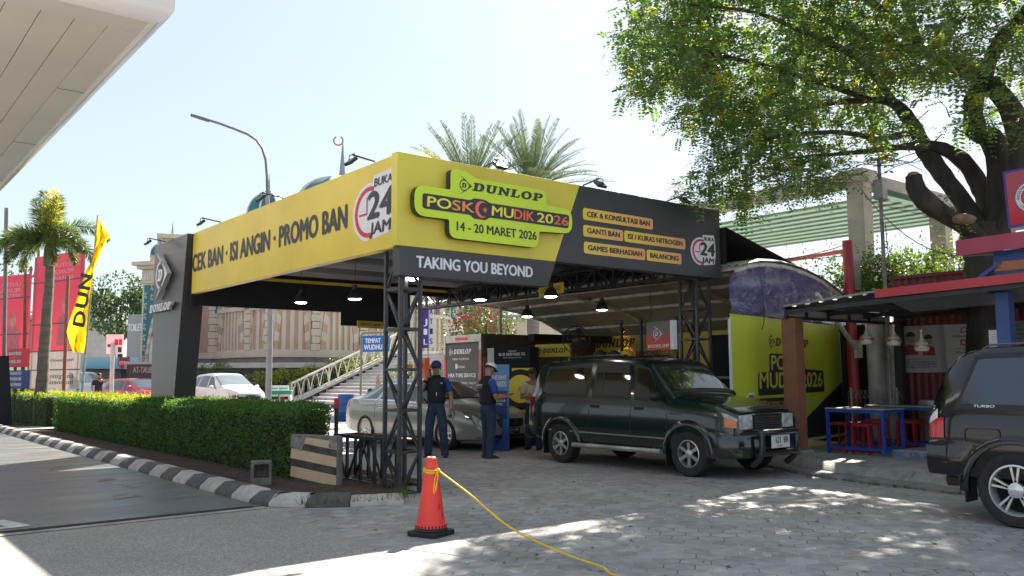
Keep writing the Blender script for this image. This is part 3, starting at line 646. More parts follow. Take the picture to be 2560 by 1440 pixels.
def wheel(par,x,y,r,w_,side,spokes=6,rimr=.62,mrim=None,name='wheel',double=False,bolt=False):
    q=M(); k=r
    prof=[(r*rimr,-w_/2),(r*.93,-w_/2),(r*.985,-w_*.38),(r,-w_*.2),(r,w_*.2),(r*.985,w_*.38),(r*.93,w_/2),(r*(rimr+.06),w_/2+.004),(r*rimr,w_/2-.01),(r*rimr,-w_/2)]
    q.lathe(prof,(0,0,0),32,0,ax=(0,side,0),cap=False)
    o=q.obj('wheel',m_tyre,par,smooth=40,loc=(x,y,r)); R=r*rimr
    q=M(); q.lathe([(R,-w_*.1),(R,w_/2-.004),(R*.93,w_/2+.002),(R*.90,w_/2-.03),(R*.88,0)],(0,0,0),32,0,ax=(0,side,0),cap=False)
    q.lathe([(R*.99,0),(0.01,.0)],(0,0,0),24,1,ax=(0,side,0),cap=False)
    F=Fr((0,side*(w_/2-.025),0),(-side,0,0),(0,0,1)); 
    for i in range(spokes):
        a=2*pi*i/spokes+pi/2
        for da in ((-.16,.16) if double else (0,)):
            ha=.085 if double else .30*6/spokes*.5+.10
            c0=a+da*.8; c1=a+da
            P=[(R*.26*math.cos(c0-ha*1.5),R*.26*math.sin(c0-ha*1.5)),(R*.9*math.cos(c1-ha*.62),R*.9*math.sin(c1-ha*.62)),(R*.9*math.cos(c1+ha*.62),R*.9*math.sin(c1+ha*.62)),(R*.26*math.cos(c0+ha*1.5),R*.26*math.sin(c0+ha*1.5))]
            q.ext(F,P,-.02,.012)
        if bolt:
            aa=a; q.ext(F,circ(R*.36*math.cos(aa),R*.36*math.sin(aa),R*.05,8),.012,.016,1)
    q.lathe([(R*.30,w_/2-.05),(R*.29,w_/2-.008),(R*.22,w_/2),(.005,w_/2+.004)],(0,0,0),20,0,ax=(0,side,0),cap=False)
    q.obj('rim',[mrim or m_rim,m_well],o,smooth=35)
    return o
def mirror_(par,x,y,z,side,m):
    q=M(); q.ball((0,0,0),(.06,.11,.075),12,0,8); q.bar((0,-.09*side,-.02),(-.02,-.2*side,-.06),.03,.03); q.obj('door_mirror',m,par,smooth=60,loc=(x,y,z))
def seams(h,par,xs,j0,j1,sides=(-1,),w_=.011):
    for sd in sides:
        for x in xs: q=M(); h.panel(q,[(x-w_/2,j0),(x+w_/2,j0)],[(x-w_/2,j1),(x+w_/2,j1)],sd,.0015,n=1,rows=8); q.obj('door_gap',m_rub,par)
def handle(h,par,x,j,side,m,W=.2):
    p=h.P(x,j,side,.012); q=M(); q.box(-W/2,W/2,-.014,.014,-.022,.022); return q.obj('door_handle',m,par,loc=p,bevel=.008)

# ---- green van -------------------------------------------------------------
m_green=mat('dark_green_paint',(.004,.017,.014),.22,.25,2.5,coat=.7,spec=.6)
def green_van():
    r=T('minivan','dark green minivan with silver side step parked facing the right kerb','minivan',(4.28+.835,.38,0),R_(-90))
    h=Hull(x0=-2.33,x1=2.17,hw=.835,tumble=.035,
      top=[(-2.33,1.00),(-2.31,1.12),(-2.24,1.30),(-2.10,1.60),(-2.02,1.69),(-1.85,1.735),(-1.2,1.76),(-.3,1.765),(.36,1.745),(.52,1.70),(.60,1.655),(1.06,1.19),(1.12,1.165),(1.5,1.12),(1.85,1.065),(2.02,1.02),(2.11,.975),(2.15,.955),(2.17,.93)],
      belt=[(-2.33,.95),(-2.2,1.05),(-1.9,1.09),(.9,1.06),(1.1,1.05),(1.7,.98),(2.05,.92),(2.17,.86)],
      sill=[(-2.33,.55),(-2.25,.42),(-1.7,.36),(1.7,.34),(2.05,.36),(2.17,.45)],
      wid=[(-2.33,.73),(-2.25,.80),(-1.9,.83),(1.6,.835),(1.9,.82),(2.08,.79),(2.15,.755),(2.17,.71)],
      wroof=[(-2.33,.70),(-2.1,.67),(-1.8,.665),(.44,.66),(.64,.67),(1.06,.74),(1.5,.76),(2.0,.74),(2.17,.68)])
    body=h.body('body',[m_green,m_well],r,[(1.39,.33),(-1.39,.33)],.40)
    # flares, mudflaps
    for ax in(1.39,-1.39):
        for sd in(1,-1):
            q=M(); g=[]
            for i in range(15):
                a=R_(-12+204*i/14); row=[]
                for rr,yy in((.40,.0),(.405,.035),(.45,.038),(.50,.004)): row.append(V3((ax+rr*math.cos(a),sd*(.835-.012+yy),max(.30,.33+rr*math.sin(a)))))
                g.append(row)
            q.rings(g,0,False,False); q.obj('wheel_arch_flare',m_green,r,smooth=45)
            q=M(); s_=-1; q.box(ax-.43,ax-.415,sd*.62,sd*.84,.14,.44); q.obj('mudflap',m_rub,r,bevel=.004)
    for ax in(1.39,-1.39):
        for sd in(1,-1): wheel(r,ax,sd*.735,.335,.20,sd,6,.60)
    # windows with rubber frames (seen side is -1)
    for nm,a,b_,c,d in(('front_window',.30,.94,.27,.58),('rear_door_window',-.62,.20,-.60,.17),('quarter_window',-1.92,-.76,-1.80,-.74)):
        for sd in(-1,1):
            q=M(); h.panel(q,[(a-.02,6.05),(b_+.03,6.05)],[(c-.02,6.95),(d+.02,6.95)],sd,.003,1,8); 
            if nm=='front_window': q=M(); h.panel(q,[(a,6.05),(b_,6.05)],[(c+.0,6.95),(d,6.95)],sd,.003,1,8)
            h.panel(q,[(a+.01,6.14),(b_-.03,6.14)],[(c+.03,6.88),(d-.01,6.88)],sd,.006,0,8); o=q.obj(nm,[m_glass,m_rub],r,smooth=60)
    q=M(); h.panel(q,[(-.43,6.1),(-.41,6.1)],[(-.42,6.9),(-.40,6.9)],-1,.009,0,1); q.obj('window_divider',m_rub,r)
    q=M(); h.screen(q,1.04,.61,7.25,.004,1); h.screen(q,.99,.65,7.6,.008,0); q.obj('windscreen',[m_glass,m_rub],r,smooth=60)
    for y in(.15,-.35):
        q=M(); a=h.P(1.0,9,1); q.tube([(1.03,y,1.21),(.99,y+.08,1.25),(.93,y+.42,1.30)],.008,5); q.obj('wiper',m_rub,r)
    seams(h,r,(.985,.245,-.69),1.9,6.0,(-1,1))
    for sd in(-1,1): q=M(); h.panel(q,[(-2.05,2.9),(.98,2.9)],[(-2.05,3.02),(.98,3.02)],sd,.006,0,14); h.panel(q,[(-2.05,2.86),(.98,2.86)],[(-2.05,2.9),(.98,2.9)],sd,.005,1,14); q.obj('side_strip',[m_chrome,m_rub],r)
    q=M(); h.panel(q,[(-2.1,4.95),(1.6,4.95)],[(-2.1,5.0),(1.6,5.0)],-1,.002,0,18); q.obj('body_crease',m_green,r)
    for x in(-.55,.42): handle(h,r,x,5.25,-1,m_rub,.17)
    for sd in(-1,1): q=M(); q.tube([(-1.0,sd*.90,.34),(.93,sd*.90,.34)],.038,10); [q.bar((x,sd*.9,.34),(x,sd*.6,.4),.03,.03) for x in(-.7,.7)]; q.obj('side_step',mat('worn_aluminium',(.42,.42,.41),.4,.25,6,metal=.6),r,smooth=50)
    mirror_(r,.86,-.93,1.16,-1,m_rub); mirror_(r,.86,.93,1.16,1,m_rub)
    # weather shield, roof rack
    q=M(); h.panel(q,[(-.60,6.72),(.18,6.72)],[(-.58,6.98),(.16,6.98)],-1,.03,0,6); q.obj('rain_visor',m_rub,r)
    q=M()
    for sd in(-1,1): q.tube([(-1.7,sd*.52,1.74),(-1.6,sd*.52,1.80),(-.1,sd*.52,1.81),(.0,sd*.52,1.75)],.018,6)
    for x in(-1.2,-.5): q.bar((x,-.52,1.795),(x,.52,1.795),.05,.025)
    q.obj('roof_rack',m_rub,r)
    # nose: grille, lamps, bumper, bull bar, plate
    q=M(); F=Fr((2.168,0,0),(0,1,0),(0,0,1)); q.fbox(F,-.34,.34,.70,.91,-.05,.012,1)
    for i in range(5): q.fbox(F,-.31,.31,.725+i*.034,.742+i*.034,.012,.03,0)
    q.fbox(F,-.35,.35,.905,.925,.0,.035,2); q.fbox(F,-.35,.35,.695,.71,.0,.035,0)
    q.obj('grille',[mat('grey_grille',(.06,.065,.07),.35,0),m_rub,m_chrome],r,bevel=.003)
    q=M(); o_=circ(0,.81,.062,20,0,2*pi,.045); 
    def rng(cx,cz,rx,rz,t=.009):
        q.strip(F,circ(cx,cz,rx-t,20,0,2*pi-.001,rz-t)+[(cx+rx-t,cz)],circ(cx,cz,rx,20,0,2*pi-.001,rz)+[(cx+rx,cz)],.034)
    rng(0,.81,.065,.044); rng(0,.825,.035,.024); rng(0,.808,.02,.038,.007); q.obj('emblem',m_chrome,r)
    for sd in(-1,1):
        q=M(); q.rings([[V3(p) for p in((x0,sd*.37,.705),(x0-dx,sd*.66,.705),(x0-dx,sd*.66,.905),(x0,sd*.37,.915))] for x0,dx in((2.14,.0),(2.198,.02))],0); q.obj('headlight',m_hl,r,bevel=.014)
        q=M(); h.panel(q,[(2.03,4.5),(2.166,4.5)],[(2.01,5.5),(2.166,5.5)],sd,.012,0,6,4); q.obj('indicator',m_amber,r,smooth=50)
        q=M(); h.panel(q,[(2.01,5.52),(2.166,5.52)],[(1.97,6.02),(2.166,6.02)],sd,.012,0,6,3); q.obj('side_light',m_hl,r,smooth=50)
    q=M(); g=[]
    for y,x,t in((-.845,1.72,0),(-.86,1.95,0),(-.80,2.14,0),(-.6,2.25,0),(-.2,2.29,0),(.2,2.29,0),(.6,2.25,0),(.80,2.14,0),(.86,1.95,0),(.845,1.72,0)):
        g.append([V3((x-.10,y*.9,.30)),V3((x-.02,y*.985,.31)),V3((x,y,.40)),V3((x,y,.60)),V3((x-.05,y*.985,.665)),V3((x-.16,y*.9,.67))])
    q.rings(g,0,True); q.obj('bumper',m_green,r,smooth=50)
    q=M()
    for sd in(-1,1): q.tube([(2.20,sd*.42,.20),(2.33,sd*.42,.30),(2.38,sd*.42,.45),(2.38,sd*.42,.64),(2.33,sd*.40,.675)],[.045,.045,.04,.04,.035],10)
    q.tube([(2.35,-.42,.66),(2.40,-.36,.665),(2.40,.36,.665),(2.35,.42,.66)],.042,10); q.tube([(2.38,-.42,.37),(2.38,.42,.37)],.035,8)
    q.obj('bull_bar',mat('dark_bull_bar',(.02,.026,.026),.3,.15,8,coat=.3),r,smooth=50)
    F=Fr((2.385,0,0),(0,1,0),(0,0,1)); q=M(); q.fbox(F,-.22,.22,.44,.62,0,.012); pl=q.obj('number_plate',m_plw,r,bevel=.003)
    q=M(); text(q,F,'623',-.13,.51,.08,.13,.01,0,.014); text(q,F,'BR',.07,.51,.08,.11,.01,0,.014); text(q,F,'12·30',-.10,.455,.03,.13,.0,0,.014); q.obj('lettering',m_ink,pl)
    for sd in(-1,1):
        q=M(); q.rings([[V3((-2.2,sd*.815,z)),V3((-2.34,sd*.70,z)),V3((-2.33,sd*.66,z)),V3((-2.2,sd*.74,z))] for z in(.72,1.12)],0); q.obj('tail_light',m_tail,r)
    q=M(); q.box(-2.42,-2.2,-.80,.80,.38,.62); q.obj('rear_bumper',m_green,r,bevel=.05)
    F=Fr((0,-.846,0),(1,0,0),(0,0,1)); q=M(); text(q,F,'KIJANG',1.05,.90,.03,.2,.015); q.obj('name_badge',m_chrome,r)
    return r
green_van()

# ---- silver saloon ---------------------------------------------------------
m_silver=mat('silver_paint',(.36,.36,.35),.28,.06,2,metal=.45,coat=.7); m_hlb=mat('dark_headlight',(.05,.052,.05),.06,.4,18,spec=.9,c2=(.3,.3,.28))
def saloon(r,paint,name_plate=None):
    h=Hull(x0=-2.38,x1=2.36,hw=.90,tumble=.05,
      top=[(-2.38,.86),(-2.34,.98),(-2.25,1.035),(-2.0,1.06),(-1.78,1.075),(-1.1,1.37),(-.95,1.405),(-.5,1.435),(-.1,1.43),(.12,1.39),(1.02,1.0),(1.1,.985),(1.6,.91),(2.0,.82),(2.22,.74),(2.32,.64),(2.36,.55)],
      belt=[(-2.38,.80),(-2.2,.95),(-1.9,.98),(0,.93),(1.0,.90),(1.6,.82),(2.1,.70),(2.36,.50)],
      sill=[(-2.38,.36),(-2.2,.26),(-1.6,.20),(1.8,.19),(2.2,.20),(2.36,.26)],
      wid=[(-2.38,.66),(-2.28,.80),(-2.0,.88),(-1.4,.905),(1.4,.905),(1.8,.88),(2.1,.80),(2.28,.68),(2.36,.55)],
      wroof=[(-2.38,.60),(-2.1,.70),(-1.78,.70),(-1.1,.58),(-.5,.57),(.1,.59),(1.0,.72),(1.6,.74),(2.1,.62),(2.36,.42)])
    h.body('body',[paint,m_well],r,[(1.37,.31),(-1.37,.31)],.365)
    for ax in(1.37,-1.37):
        for sd in(1,-1): wheel(r,ax,sd*.80,.325,.21,sd,9,.70,m_rim2)
    for nm,a,b_,c,d in(('front_window',.02,.92,-.02,.18),('rear_window',-.92,-.06,-.86,-.08),('quarter_window',-1.5,-1.0,-1.08,-.92)):
        for sd in(-1,1):
            q=M(); h.panel(q,[(a-.02,6.02),(b_+.02,6.02)],[(c-.02,6.97),(d+.02,6.97)],sd,.003,1,8); h.panel(q,[(a+.01,6.1),(b_-.03,6.1)],[(c+.01,6.9),(d-.01,6.9)],sd,.006,0,8); q.obj(nm,[m_glass,m_chrome if nm!='x' else m_rub],r,smooth=60)
    q=M(); h.screen(q,1.0,.15,7.3,.004,1); h.screen(q,.95,.18,7.6,.008,0); q.obj('windscreen',[m_glass,m_rub],r,smooth=60)
    q=M(); h.screen(q,-1.74,-1.14,7.3,.005,0); q.obj('rear_screen',m_glass,r,smooth=60)
    seams(h,r,(.98,-.02,-1.02),1.9,6.0,(-1,1),.009)
    for sd in(-1,1): q=M(); h.panel(q,[(-.98,2.6),(.95,2.6)],[(-.98,2.85),(.95,2.85)],sd,.010,0,14); q.obj('side_moulding',paint,r)
    for x in(-.78,.18):
        for sd in(-1,1): handle(h,r,x,5.1,sd,m_chrome,.2)
    mirror_(r,.70,-1.0,1.0,-1,paint); mirror_(r,.70,1.0,1.0,1,paint)
    for sd in(-1,1):
        q=M(); h.panel(q,[(1.98,5.0),(2.34,4.0)],[(1.78,6.3),(2.26,6.6)],sd,.006,0,6,5); h.panel(q,[(2.12,5.0),(2.325,4.5)],[(2.05,5.9),(2.27,6.0)],sd,.012,1,5,4); q.obj('headlight',[m_hlb,m_hl],r,smooth=50)
        q=M(); h.panel(q,[(-2.33,4.7),(-2.06,4.9)],[(-2.30,6.0),(-2.12,6.0)],sd,.006,0,5,4); q.obj('tail_light',m_tail,r,smooth=50)
        q=M(); h.panel(q,[(2.15,2.2),(2.32,2.2)],[(2.15,2.7),(2.32,2.7)],sd,.008,0,3); q.obj('fog_light',m_hlb,r)
    F=Fr((2.362,0,0),(0,1,0),(0,0,1))
    q=M(); q.ext(F,[(-.36,.56),(-.30,.47),(.30,.47),(.36,.56),(.34,.63),(-.34,.63)],-.1,.012,0); 
    for z in(.50,.545,.59): q.fbox(F,-.33,.33,z,z+.016,.012,.022,1)
    q.ext(F,[(-.055,.50),(.055,.50),(.065,.62),(-.065,.62)],.022,.028,2); text(q,F,'H',-.035,.52,.075,.07,.03,0,.03,1)
    q.obj('grille',[m_rub,m_chrome,m_rub],r)
    q=M(); q.ext(F,rrect(-.5,.5,.25,.32,.03),-.1,.008); q.obj('lower_grille',m_rub,r)
    q=M(); q.fbox(F,-.24,.24,.33,.45,.012,.03); pl=q.obj('number_plate',m_plk,r,bevel=.003)
    if name_plate:
        q=M(); text(q,F,name_plate,-.20,.375,.055,.40,.008,0,.034); text(q,F,'03·26',-.05,.342,.02,.1,0,0,.034); q.obj('lettering',m_plw,pl)
    return r
saloon(T('saloon_car','silver saloon car with dark windows parked under the canopy behind two men','car',(5.02,6.70,0),R_(-84)),m_silver,'B 1659 VER')

# ---- black suv at the right edge -------------------------------------------
m_black=mat('black_paint',(.004,.0045,.007),.10,.1,2,coat=.45,spec=.5)
m_bgl=mat('blue_film_reflection',(.012,.030,.060),.08,.1,1.,spec=.8,coat=.4)  # film tint, with a bluish reflection put into the base colour
def black_suv():
    r=T('suv','glossy black suv cut off by the right edge of the picture','suv',(3.32+.84,-5.72-1.42,0),R_(-90))
    h=Hull(x0=-2.172,x1=2.2,hw=.845,tumble=.03,
      top=[(-2.172,1.02),(-2.164,1.16),(-2.116,1.28),(-1.996,1.52),(-1.884,1.66),(-1.788,1.715),(-1.580,1.75),(-.5,1.77),(.1,1.74),(.4,1.65),(1.05,1.2),(1.5,1.12),(2.05,1.0),(2.2,.8)],
      belt=[(-2.172,.98),(-2.060,1.08),(-1.820,1.12),(.9,1.08),(1.1,1.05),(1.7,.98),(2.2,.7)],
      sill=[(-2.172,.62),(-2.060,.50),(-1.660,.42),(1.7,.40),(2.2,.45)],
      wid=[(-2.172,.76),(-2.124,.81),(-1.980,.838),(-1.660,.845),(1.6,.845),(2.0,.80),(2.2,.66)],
      wroof=[(-2.172,.72),(-1.980,.70),(-1.820,.685),(-1.580,.68),(.3,.67),(1.05,.74),(2.2,.60)])
    h.body('body',[m_black,m_well],r,[(1.34,.36),(-1.34,.36)],.43)
    for ax in(1.34,-1.34):
        for sd in(1,-1):
            wheel(r,ax,sd*.745,.36,.235,sd,5,.68,m_rim2,double=True,bolt=True)
            q=M(); g=[]
            for i in range(15):
                a=R_(-6+192*i/14); g.append([V3((ax+rr*math.cos(a),sd*(.845-.012+yy),.36+rr*math.sin(a))) for rr,yy in((.43,.0),(.435,.03),(.48,.034),(.53,.004))])
            q.rings(g,0,False,False); q.obj('wheel_arch_flare',m_black,r,smooth=45)
            q=M(); q.box(ax-.475,ax-.455,sd*.60,sd*.86,.20,.60); q.obj('mudflap',m_rub,r,bevel=.01)
    for sd in(-1,1):
        q=M(); h.panel(q,[(-1.90,6.0),(-.98,6.0)],[(-1.70,6.99),(-.82,6.99)],sd,.003,1,10); h.panel(q,[(-1.84,6.1),(-1.05,6.1)],[(-1.67,6.9),(-.90,6.9)],sd,.006,0,10); q.obj('quarter_window',[m_bgl,m_rub],r,smooth=60)
        q=M(); h.panel(q,[(-.88,6.0),(-.05,6.0)],[(-.76,6.95),(-.05,6.95)],sd,.005,0,8); h.panel(q,[(.03,6.0),(.95,6.0)],[(.03,6.95),(.38,6.95)],sd,.005,0,8); q.obj('door_window',m_glass,r,smooth=60)
        q=M(); q.rings([[h.P(x,j,sd,.012) for x in(-2.16,-2.12,-2.05,-1.99)] for j in(4.05,4.5,5.0,5.45)],0,False,False); q.obj('tail_light',m_tail,r,smooth=60)
        q=M(); q.rings([[h.P(x,j,sd,.013) for x in(-2.16,-2.13,-2.085,-2.055)] for j in(5.47,5.9,6.15)],0,False,False); q.obj('reversing_light',m_clear,r,smooth=60)
        q=M(); F=Fr((-1.62,sd*.848,.86),(1,0,0) if sd<0 else (-1,0,0),(0,0,1)); a=rrect(-.17,.17,-.075,.075,.04); c=rrect(-.163,.163,-.068,.068,.036); q.strip(F,c+[c[0]],a+[a[0]],.002)
        if sd<0: q.obj('fuel_flap',m_rub,r)
    seams(h,r,(-.93,-.01,.98),1.9,6,(-1,1))
    q=M(); g=[]
    for y,x in((-.86,-1.76),(-.87,-1.98),(-.82,-2.19),(-.6,-2.27),(0,-2.30),(.6,-2.27),(.82,-2.19),(.87,-1.98),(.86,-1.76)):
        g.append([V3((x+.10,y*.9,.44)),V3((x+.01,y*.985,.46)),V3((x,y,.54)),V3((x,y,.74)),V3((x+.04,y*.985,.80)),V3((x+.14,y*.9,.80))])
    q.rings(g,0,True); q.obj('rear_bumper',m_black,r,smooth=50)
    q=M(); h.screen(q,-2.14,-1.9,7.4,.005,0); q.obj('rear_screen',m_glass,r,smooth=60)
    q=M(); h.screen(q,1.0,.42,7.5,.006,0); q.obj('windscreen',m_glass,r,smooth=60)
    for sd in(-1,1): q=M(); q.tube([(-1.66,sd*.60,1.72),(-1.58,sd*.60,1.765),(0,sd*.60,1.79)],.013,6); q.obj('roof_rail',m_galv_,r)
    q=M(); q.tube([(-2.15,-.45,.36),(-1.75,-.45,.38)],.06,10); q.obj('silencer',mat('rusty_silencer',(.08,.06,.05),.7,.3,9),r)
    F=Fr((0,-.80,0),(1,0,0),(0,0,1)); q=M(); p=h.P(-1.6,6.05,-1,.008); F=Fr(p,(1,0,0),(0,.12,1)); text(q,F,'TURBO',-.1,-.005,.025,.2,.01,.25); q.obj('name_badge',m_chrome,r)
    return r
black_suv()

# ---- cars in the lot beyond the hedge --------------------------------------
def wagon(r,paint,H=1.66,glassm=None,plate=None):
    k=H/1.66
    h=Hull(x0=-2.28,x1=2.26,hw=.92,tumble=.05,
      top=[(a,z*k) for a,z in[(-2.28,.9),(-2.24,1.08),(-2.1,1.25),(-1.75,1.54),(-1.5,1.61),(-.6,1.66),(0,1.645),(.25,1.59),(1.12,1.14),(1.2,1.11),(1.7,1.05),(2.05,.94),(2.2,.78),(2.26,.62)]],
      belt=[(a,z*k) for a,z in[(-2.28,.84),(-2.0,1.10),(-1.0,1.06),(.9,.99),(1.6,.94),(2.1,.80),(2.26,.56)]],
      sill=[(-2.28,.42),(-2.0,.30),(1.8,.26),(2.26,.34)],
      wid=[(-2.28,.70),(-2.1,.85),(-1.5,.92),(1.4,.92),(1.9,.87),(2.15,.76),(2.26,.62)],
      wroof=[(-2.28,.62),(-1.7,.62),(-.5,.64),(.2,.64),(1.1,.74),(1.7,.76),(2.26,.5)])
    h.body('body',[paint,m_well],r,[(1.36,.34),(-1.30,.34)],.40)
    for ax in(1.36,-1.30):
        for sd in(1,-1): wheel(r,ax,sd*.81,.345,.22,sd,5,.66,m_rim2)
    for nm,a,b_,c,d in(('front_window',.0,.95,-.02,.28),('rear_window',-.98,-.08,-.95,-.10),('quarter_window',-1.7,-1.06,-1.5,-1.02)):
        for sd in(-1,1): q=M(); h.panel(q,[(a,6.05),(b_,6.05)],[(c,6.93),(d,6.93)],sd,.005,0,8); q.obj(nm,m_glass,r,smooth=60)
    q=M(); h.screen(q,1.06,.29,7.5,.007,0); q.obj('windscreen',glassm or m_glass,r,smooth=60)
    q=M(); h.screen(q,-2.15,-1.78,7.5,.006,0); q.obj('rear_screen',m_glass,r,smooth=60)
    seams(h,r,(.98,-.04,-1.02),1.9,6,(-1,1))
    mirror_(r,.8,-1.04,1.10,-1,paint); mirror_(r,.8,1.04,1.10,1,paint)
    for sd in(-1,1):
        q=M(); h.panel(q,[(2.0,4.9),(2.25,4.2)],[(1.86,6.2),(2.18,6.3)],sd,.006,0,5,4); q.obj('headlight',m_hl,r,smooth=50)
        q=M(); h.panel(q,[(-2.25,4.5),(-2.0,4.7)],[(-2.2,6.1),(-2.06,6.2)],sd,.006,0,5,4); q.obj('tail_light',m_tail,r,smooth=50)
    F=Fr((2.262,0,0),(0,1,0),(0,0,1)); q=M(); q.ext(F,[(-.55,.70*k),(-.42,.55*k),(.42,.55*k),(.55,.70*k),(.5,.76*k),(-.5,.76*k)],-.12,.012,0); q.fbox(F,-.5,.5,.70*k,.73*k,.012,.024,1); text(q,F,'H',-.06,.60*k,.10,.11,.03,0,.02,1); q.obj('grille',[m_rub,m_chrome],r)
    q=M(); q.ext(F,rrect(-.6,.6,.36*k,.48*k,.03),-.12,.008); q.obj('lower_grille',m_rub,r)
    for x in(-.8,.2):
        for sd in(-1,1): handle(h,r,x,5.3,sd,paint,.2)
    return r
def lot(u,v,d,ang,paint,label,H=1.66,name='parked_car',cat='car',glassm=None):
    p=at(u,v,d); return wagon(T(name,label,cat,(p.x,p.y,0),ang),paint,H,glassm)
m_wcar=mat('white_car_paint',(.78,.77,.77),.22,.03,1,coat=.7); m_rcar=mat('red_car_paint',(.58,.02,.035),.2,.06,1,coat=.8); m_scar=mat('pale_blue_car_paint',(.45,.52,.56),.25,.05,1,metal=.3,coat=.6); m_pgl=mat('painted_sky_glass',(.16,.2,.23),.05,.1,3,spec=.8,coat=.6)  # pale blue base of the last glass stands in for reflected sky
lot(566,960,38,R_(-86),m_wcar,'white crossover car parked just past the dark pylon sign',1.69,glassm=m_pgl)
lot(350,985,40,R_(-75),m_rcar,'red car with its bonnet hidden behind the dark pylon',1.5,glassm=m_pgl)
lot(205,975,44,R_(-70),m_scar,'pale blue van parked behind the yellow flag pole',1.85,'parked_van','van',glassm=m_pgl)
# ------------------------------------------------------------ vaulted shed behind the bay
m_corr=mat('grey_corrugated_sheet',(.38,.36,.345),.6,.25,1.5,c2=(.50,.48,.46)); m_wsteel=mat('white_steel',(.60,.58,.55),.55,.25,6); m_galv=mat('galvanised_steel',(.33,.33,.32),.45,.2,8,metal=.4)
shed=T('arched_shed','long vaulted corrugated shed with pale ribs and purlins behind the canopy','shed')
ARC=[(6.56,3.36),(7.2,3.52),(8.2,3.60),(9.2,3.58),(10.3,3.45),(11.4,3.2),(12.4,2.78),(13.1,2.35)]
def az(x): return itp(ARC,x)
b=M(); g=[]; N=140
for i in range(N+1):
    row=[]
    for k in range(17):
        x=6.56+6.54*k/16; y0=-.42+(x-6.3)*.176; y=y0+(10.6-y0)*i/N; row.append(V3((x,y,az(x)+(.02 if i%2 else -.02))))
    g.append(row)
b.rings(g,0,False,False); b.obj('roof_sheet',m_corr,shed,smooth=30,fix=False)
for i,yb in enumerate((-.40,3.2,6.7,10.2)):
    b=M(); b.tube([V3((6.56+6.54*k/14,yb+((6.56+6.54*k/14)-6.3)*(.176 if i==0 else 0)+.06,az(6.56+6.54*k/14)-.09)) for k in range(15)],.05,8); b.obj('rib',m_wsteel,shed,smooth=50)
for x in(6.7,7.7,8.8,9.9,11,12,12.9):
    b=M(); y0=-.35+(x-6.3)*.176; b.box(x-.03,x+.03,y0,10.5,az(x)-.10,az(x)-.03); b.obj('purlin',m_wsteel,shed)
for x,y in((6.7,10.2),(13,.9),(13,5),(13,10.2),(9.6,10.2)):
    b=M(); b.tube([(x,y,0),(x,y,az(x)-.06)],.05,8); b.obj('post',m_wsteel,shed)
b=M(); b.box(12.4,12.5,3.2,10.0,0,2.62); ywall=b.obj('back_wall',m_yel,shed)
F=FX(12.4,9.15); b=M(); wordmark(b,F,0,2.30,.24,1.62,.01); arrow(b,F,-.32,2.42,.5,.01); text(b,F,'TAKING YOU BEYOND',.0,2.03,.13,2.6,.02,0,.01); b.obj('lettering',m_ink,ywall)
b=M(); b.box(11.9,12.0,1.0,3.2,0,2.5); b.obj('dark_partition',m_dark,shed); b=M(); b.box(9.6,9.7,1.0,2.75,0,2.35); b.obj('dark_partition',m_dark,shed)
b=M(); b.box(13.2,13.3,.6,10.5,0,2.3); b.obj('dark_back_wall',m_dark,shed)
m_glow=mat('warm_spot_glow',(1,.66,.22),.4,0,emit=7.)
for i,(u,v,x) in enumerate(((942,968,0),(0,0,0))):
    y=(7.9,2.9)[i]; X=(12.25,11.8)[i]; z=(2.72,2.5)[i]
    r=T('spot_lamp',('small warm spot lamp shining down the yellow wall lettering','small warm spot lamp shining on the dark partition near the green banner')[i],'lamp',(X,y,z))
    b=M(); b.lathe([(.05,0),(.05,.12),(.02,.14)],n=12); b.obj('housing',m_lamp,r,smooth=40); b=M(); b.lathe([(.044,-.002),(.001,-.004)],n=12,cap=False); b.obj('bulb',m_glow,r)
    ld=bpy.data.lights.new('spot_light','SPOT'); ld.energy=14; ld.color=(1,.62,.2); ld.spot_size=R_(100); ld.spot_blend=.6; ld.shadow_soft_size=.03
    lo=bpy.data.objects.new('spot_light',ld); COL.objects.link(lo); lo.parent=r; lo.location=(0,0,-.02); lo.rotation_euler=(0,R_(20),0)
# expanded-metal screens
m_mesh=mat('expanded_metal',(.06,.06,.055),.5,.2)
r=T('mesh_screen','tall expanded metal screen with dark posts in front of the yellow back wall','screen',(8.0,0,0))
for y in(3.85,3.27,2.3): b=M(); b.box(-.025,.025,y-.025,y+.025,0,2.68); b.obj('post',m_steel,r)
b=M(); 
for y0,y1 in((3.82,3.3),(3.24,2.33)):
    W=y0-y1; H=2.0; s_=.075; n=int((W+H)/s_)
    for i in range(n):
        c=i*s_
        for sg in(0,1):
            a0=max(0,c-H);a1=min(W,c)
            p=(0,y0-a0 if not sg else y1+a0,.6+(c-a0)); q=(0,y0-a1 if not sg else y1+a1,.6+(c-a1)); b.bar(p,q,.009,.009)
b.obj('wire_mesh',m_mesh,r,fix=False)
r=T('steel_rack','brown steel lattice frame standing behind the right truss column','frame',(8.6,.8,0))
b=M(); truss(b,(0,0,.1),(0,0,2.5),(.4,0,0),(0,.5,0),.04,.7); b.obj('lattice',mat('brown_steel',(.10,.085,.075),.5,.25,7),r)
b=M(); b.bar((-.6,1.3,1.45),(.2,-.2,1.4),.05,.05); b.obj('rail',m_galv,r)
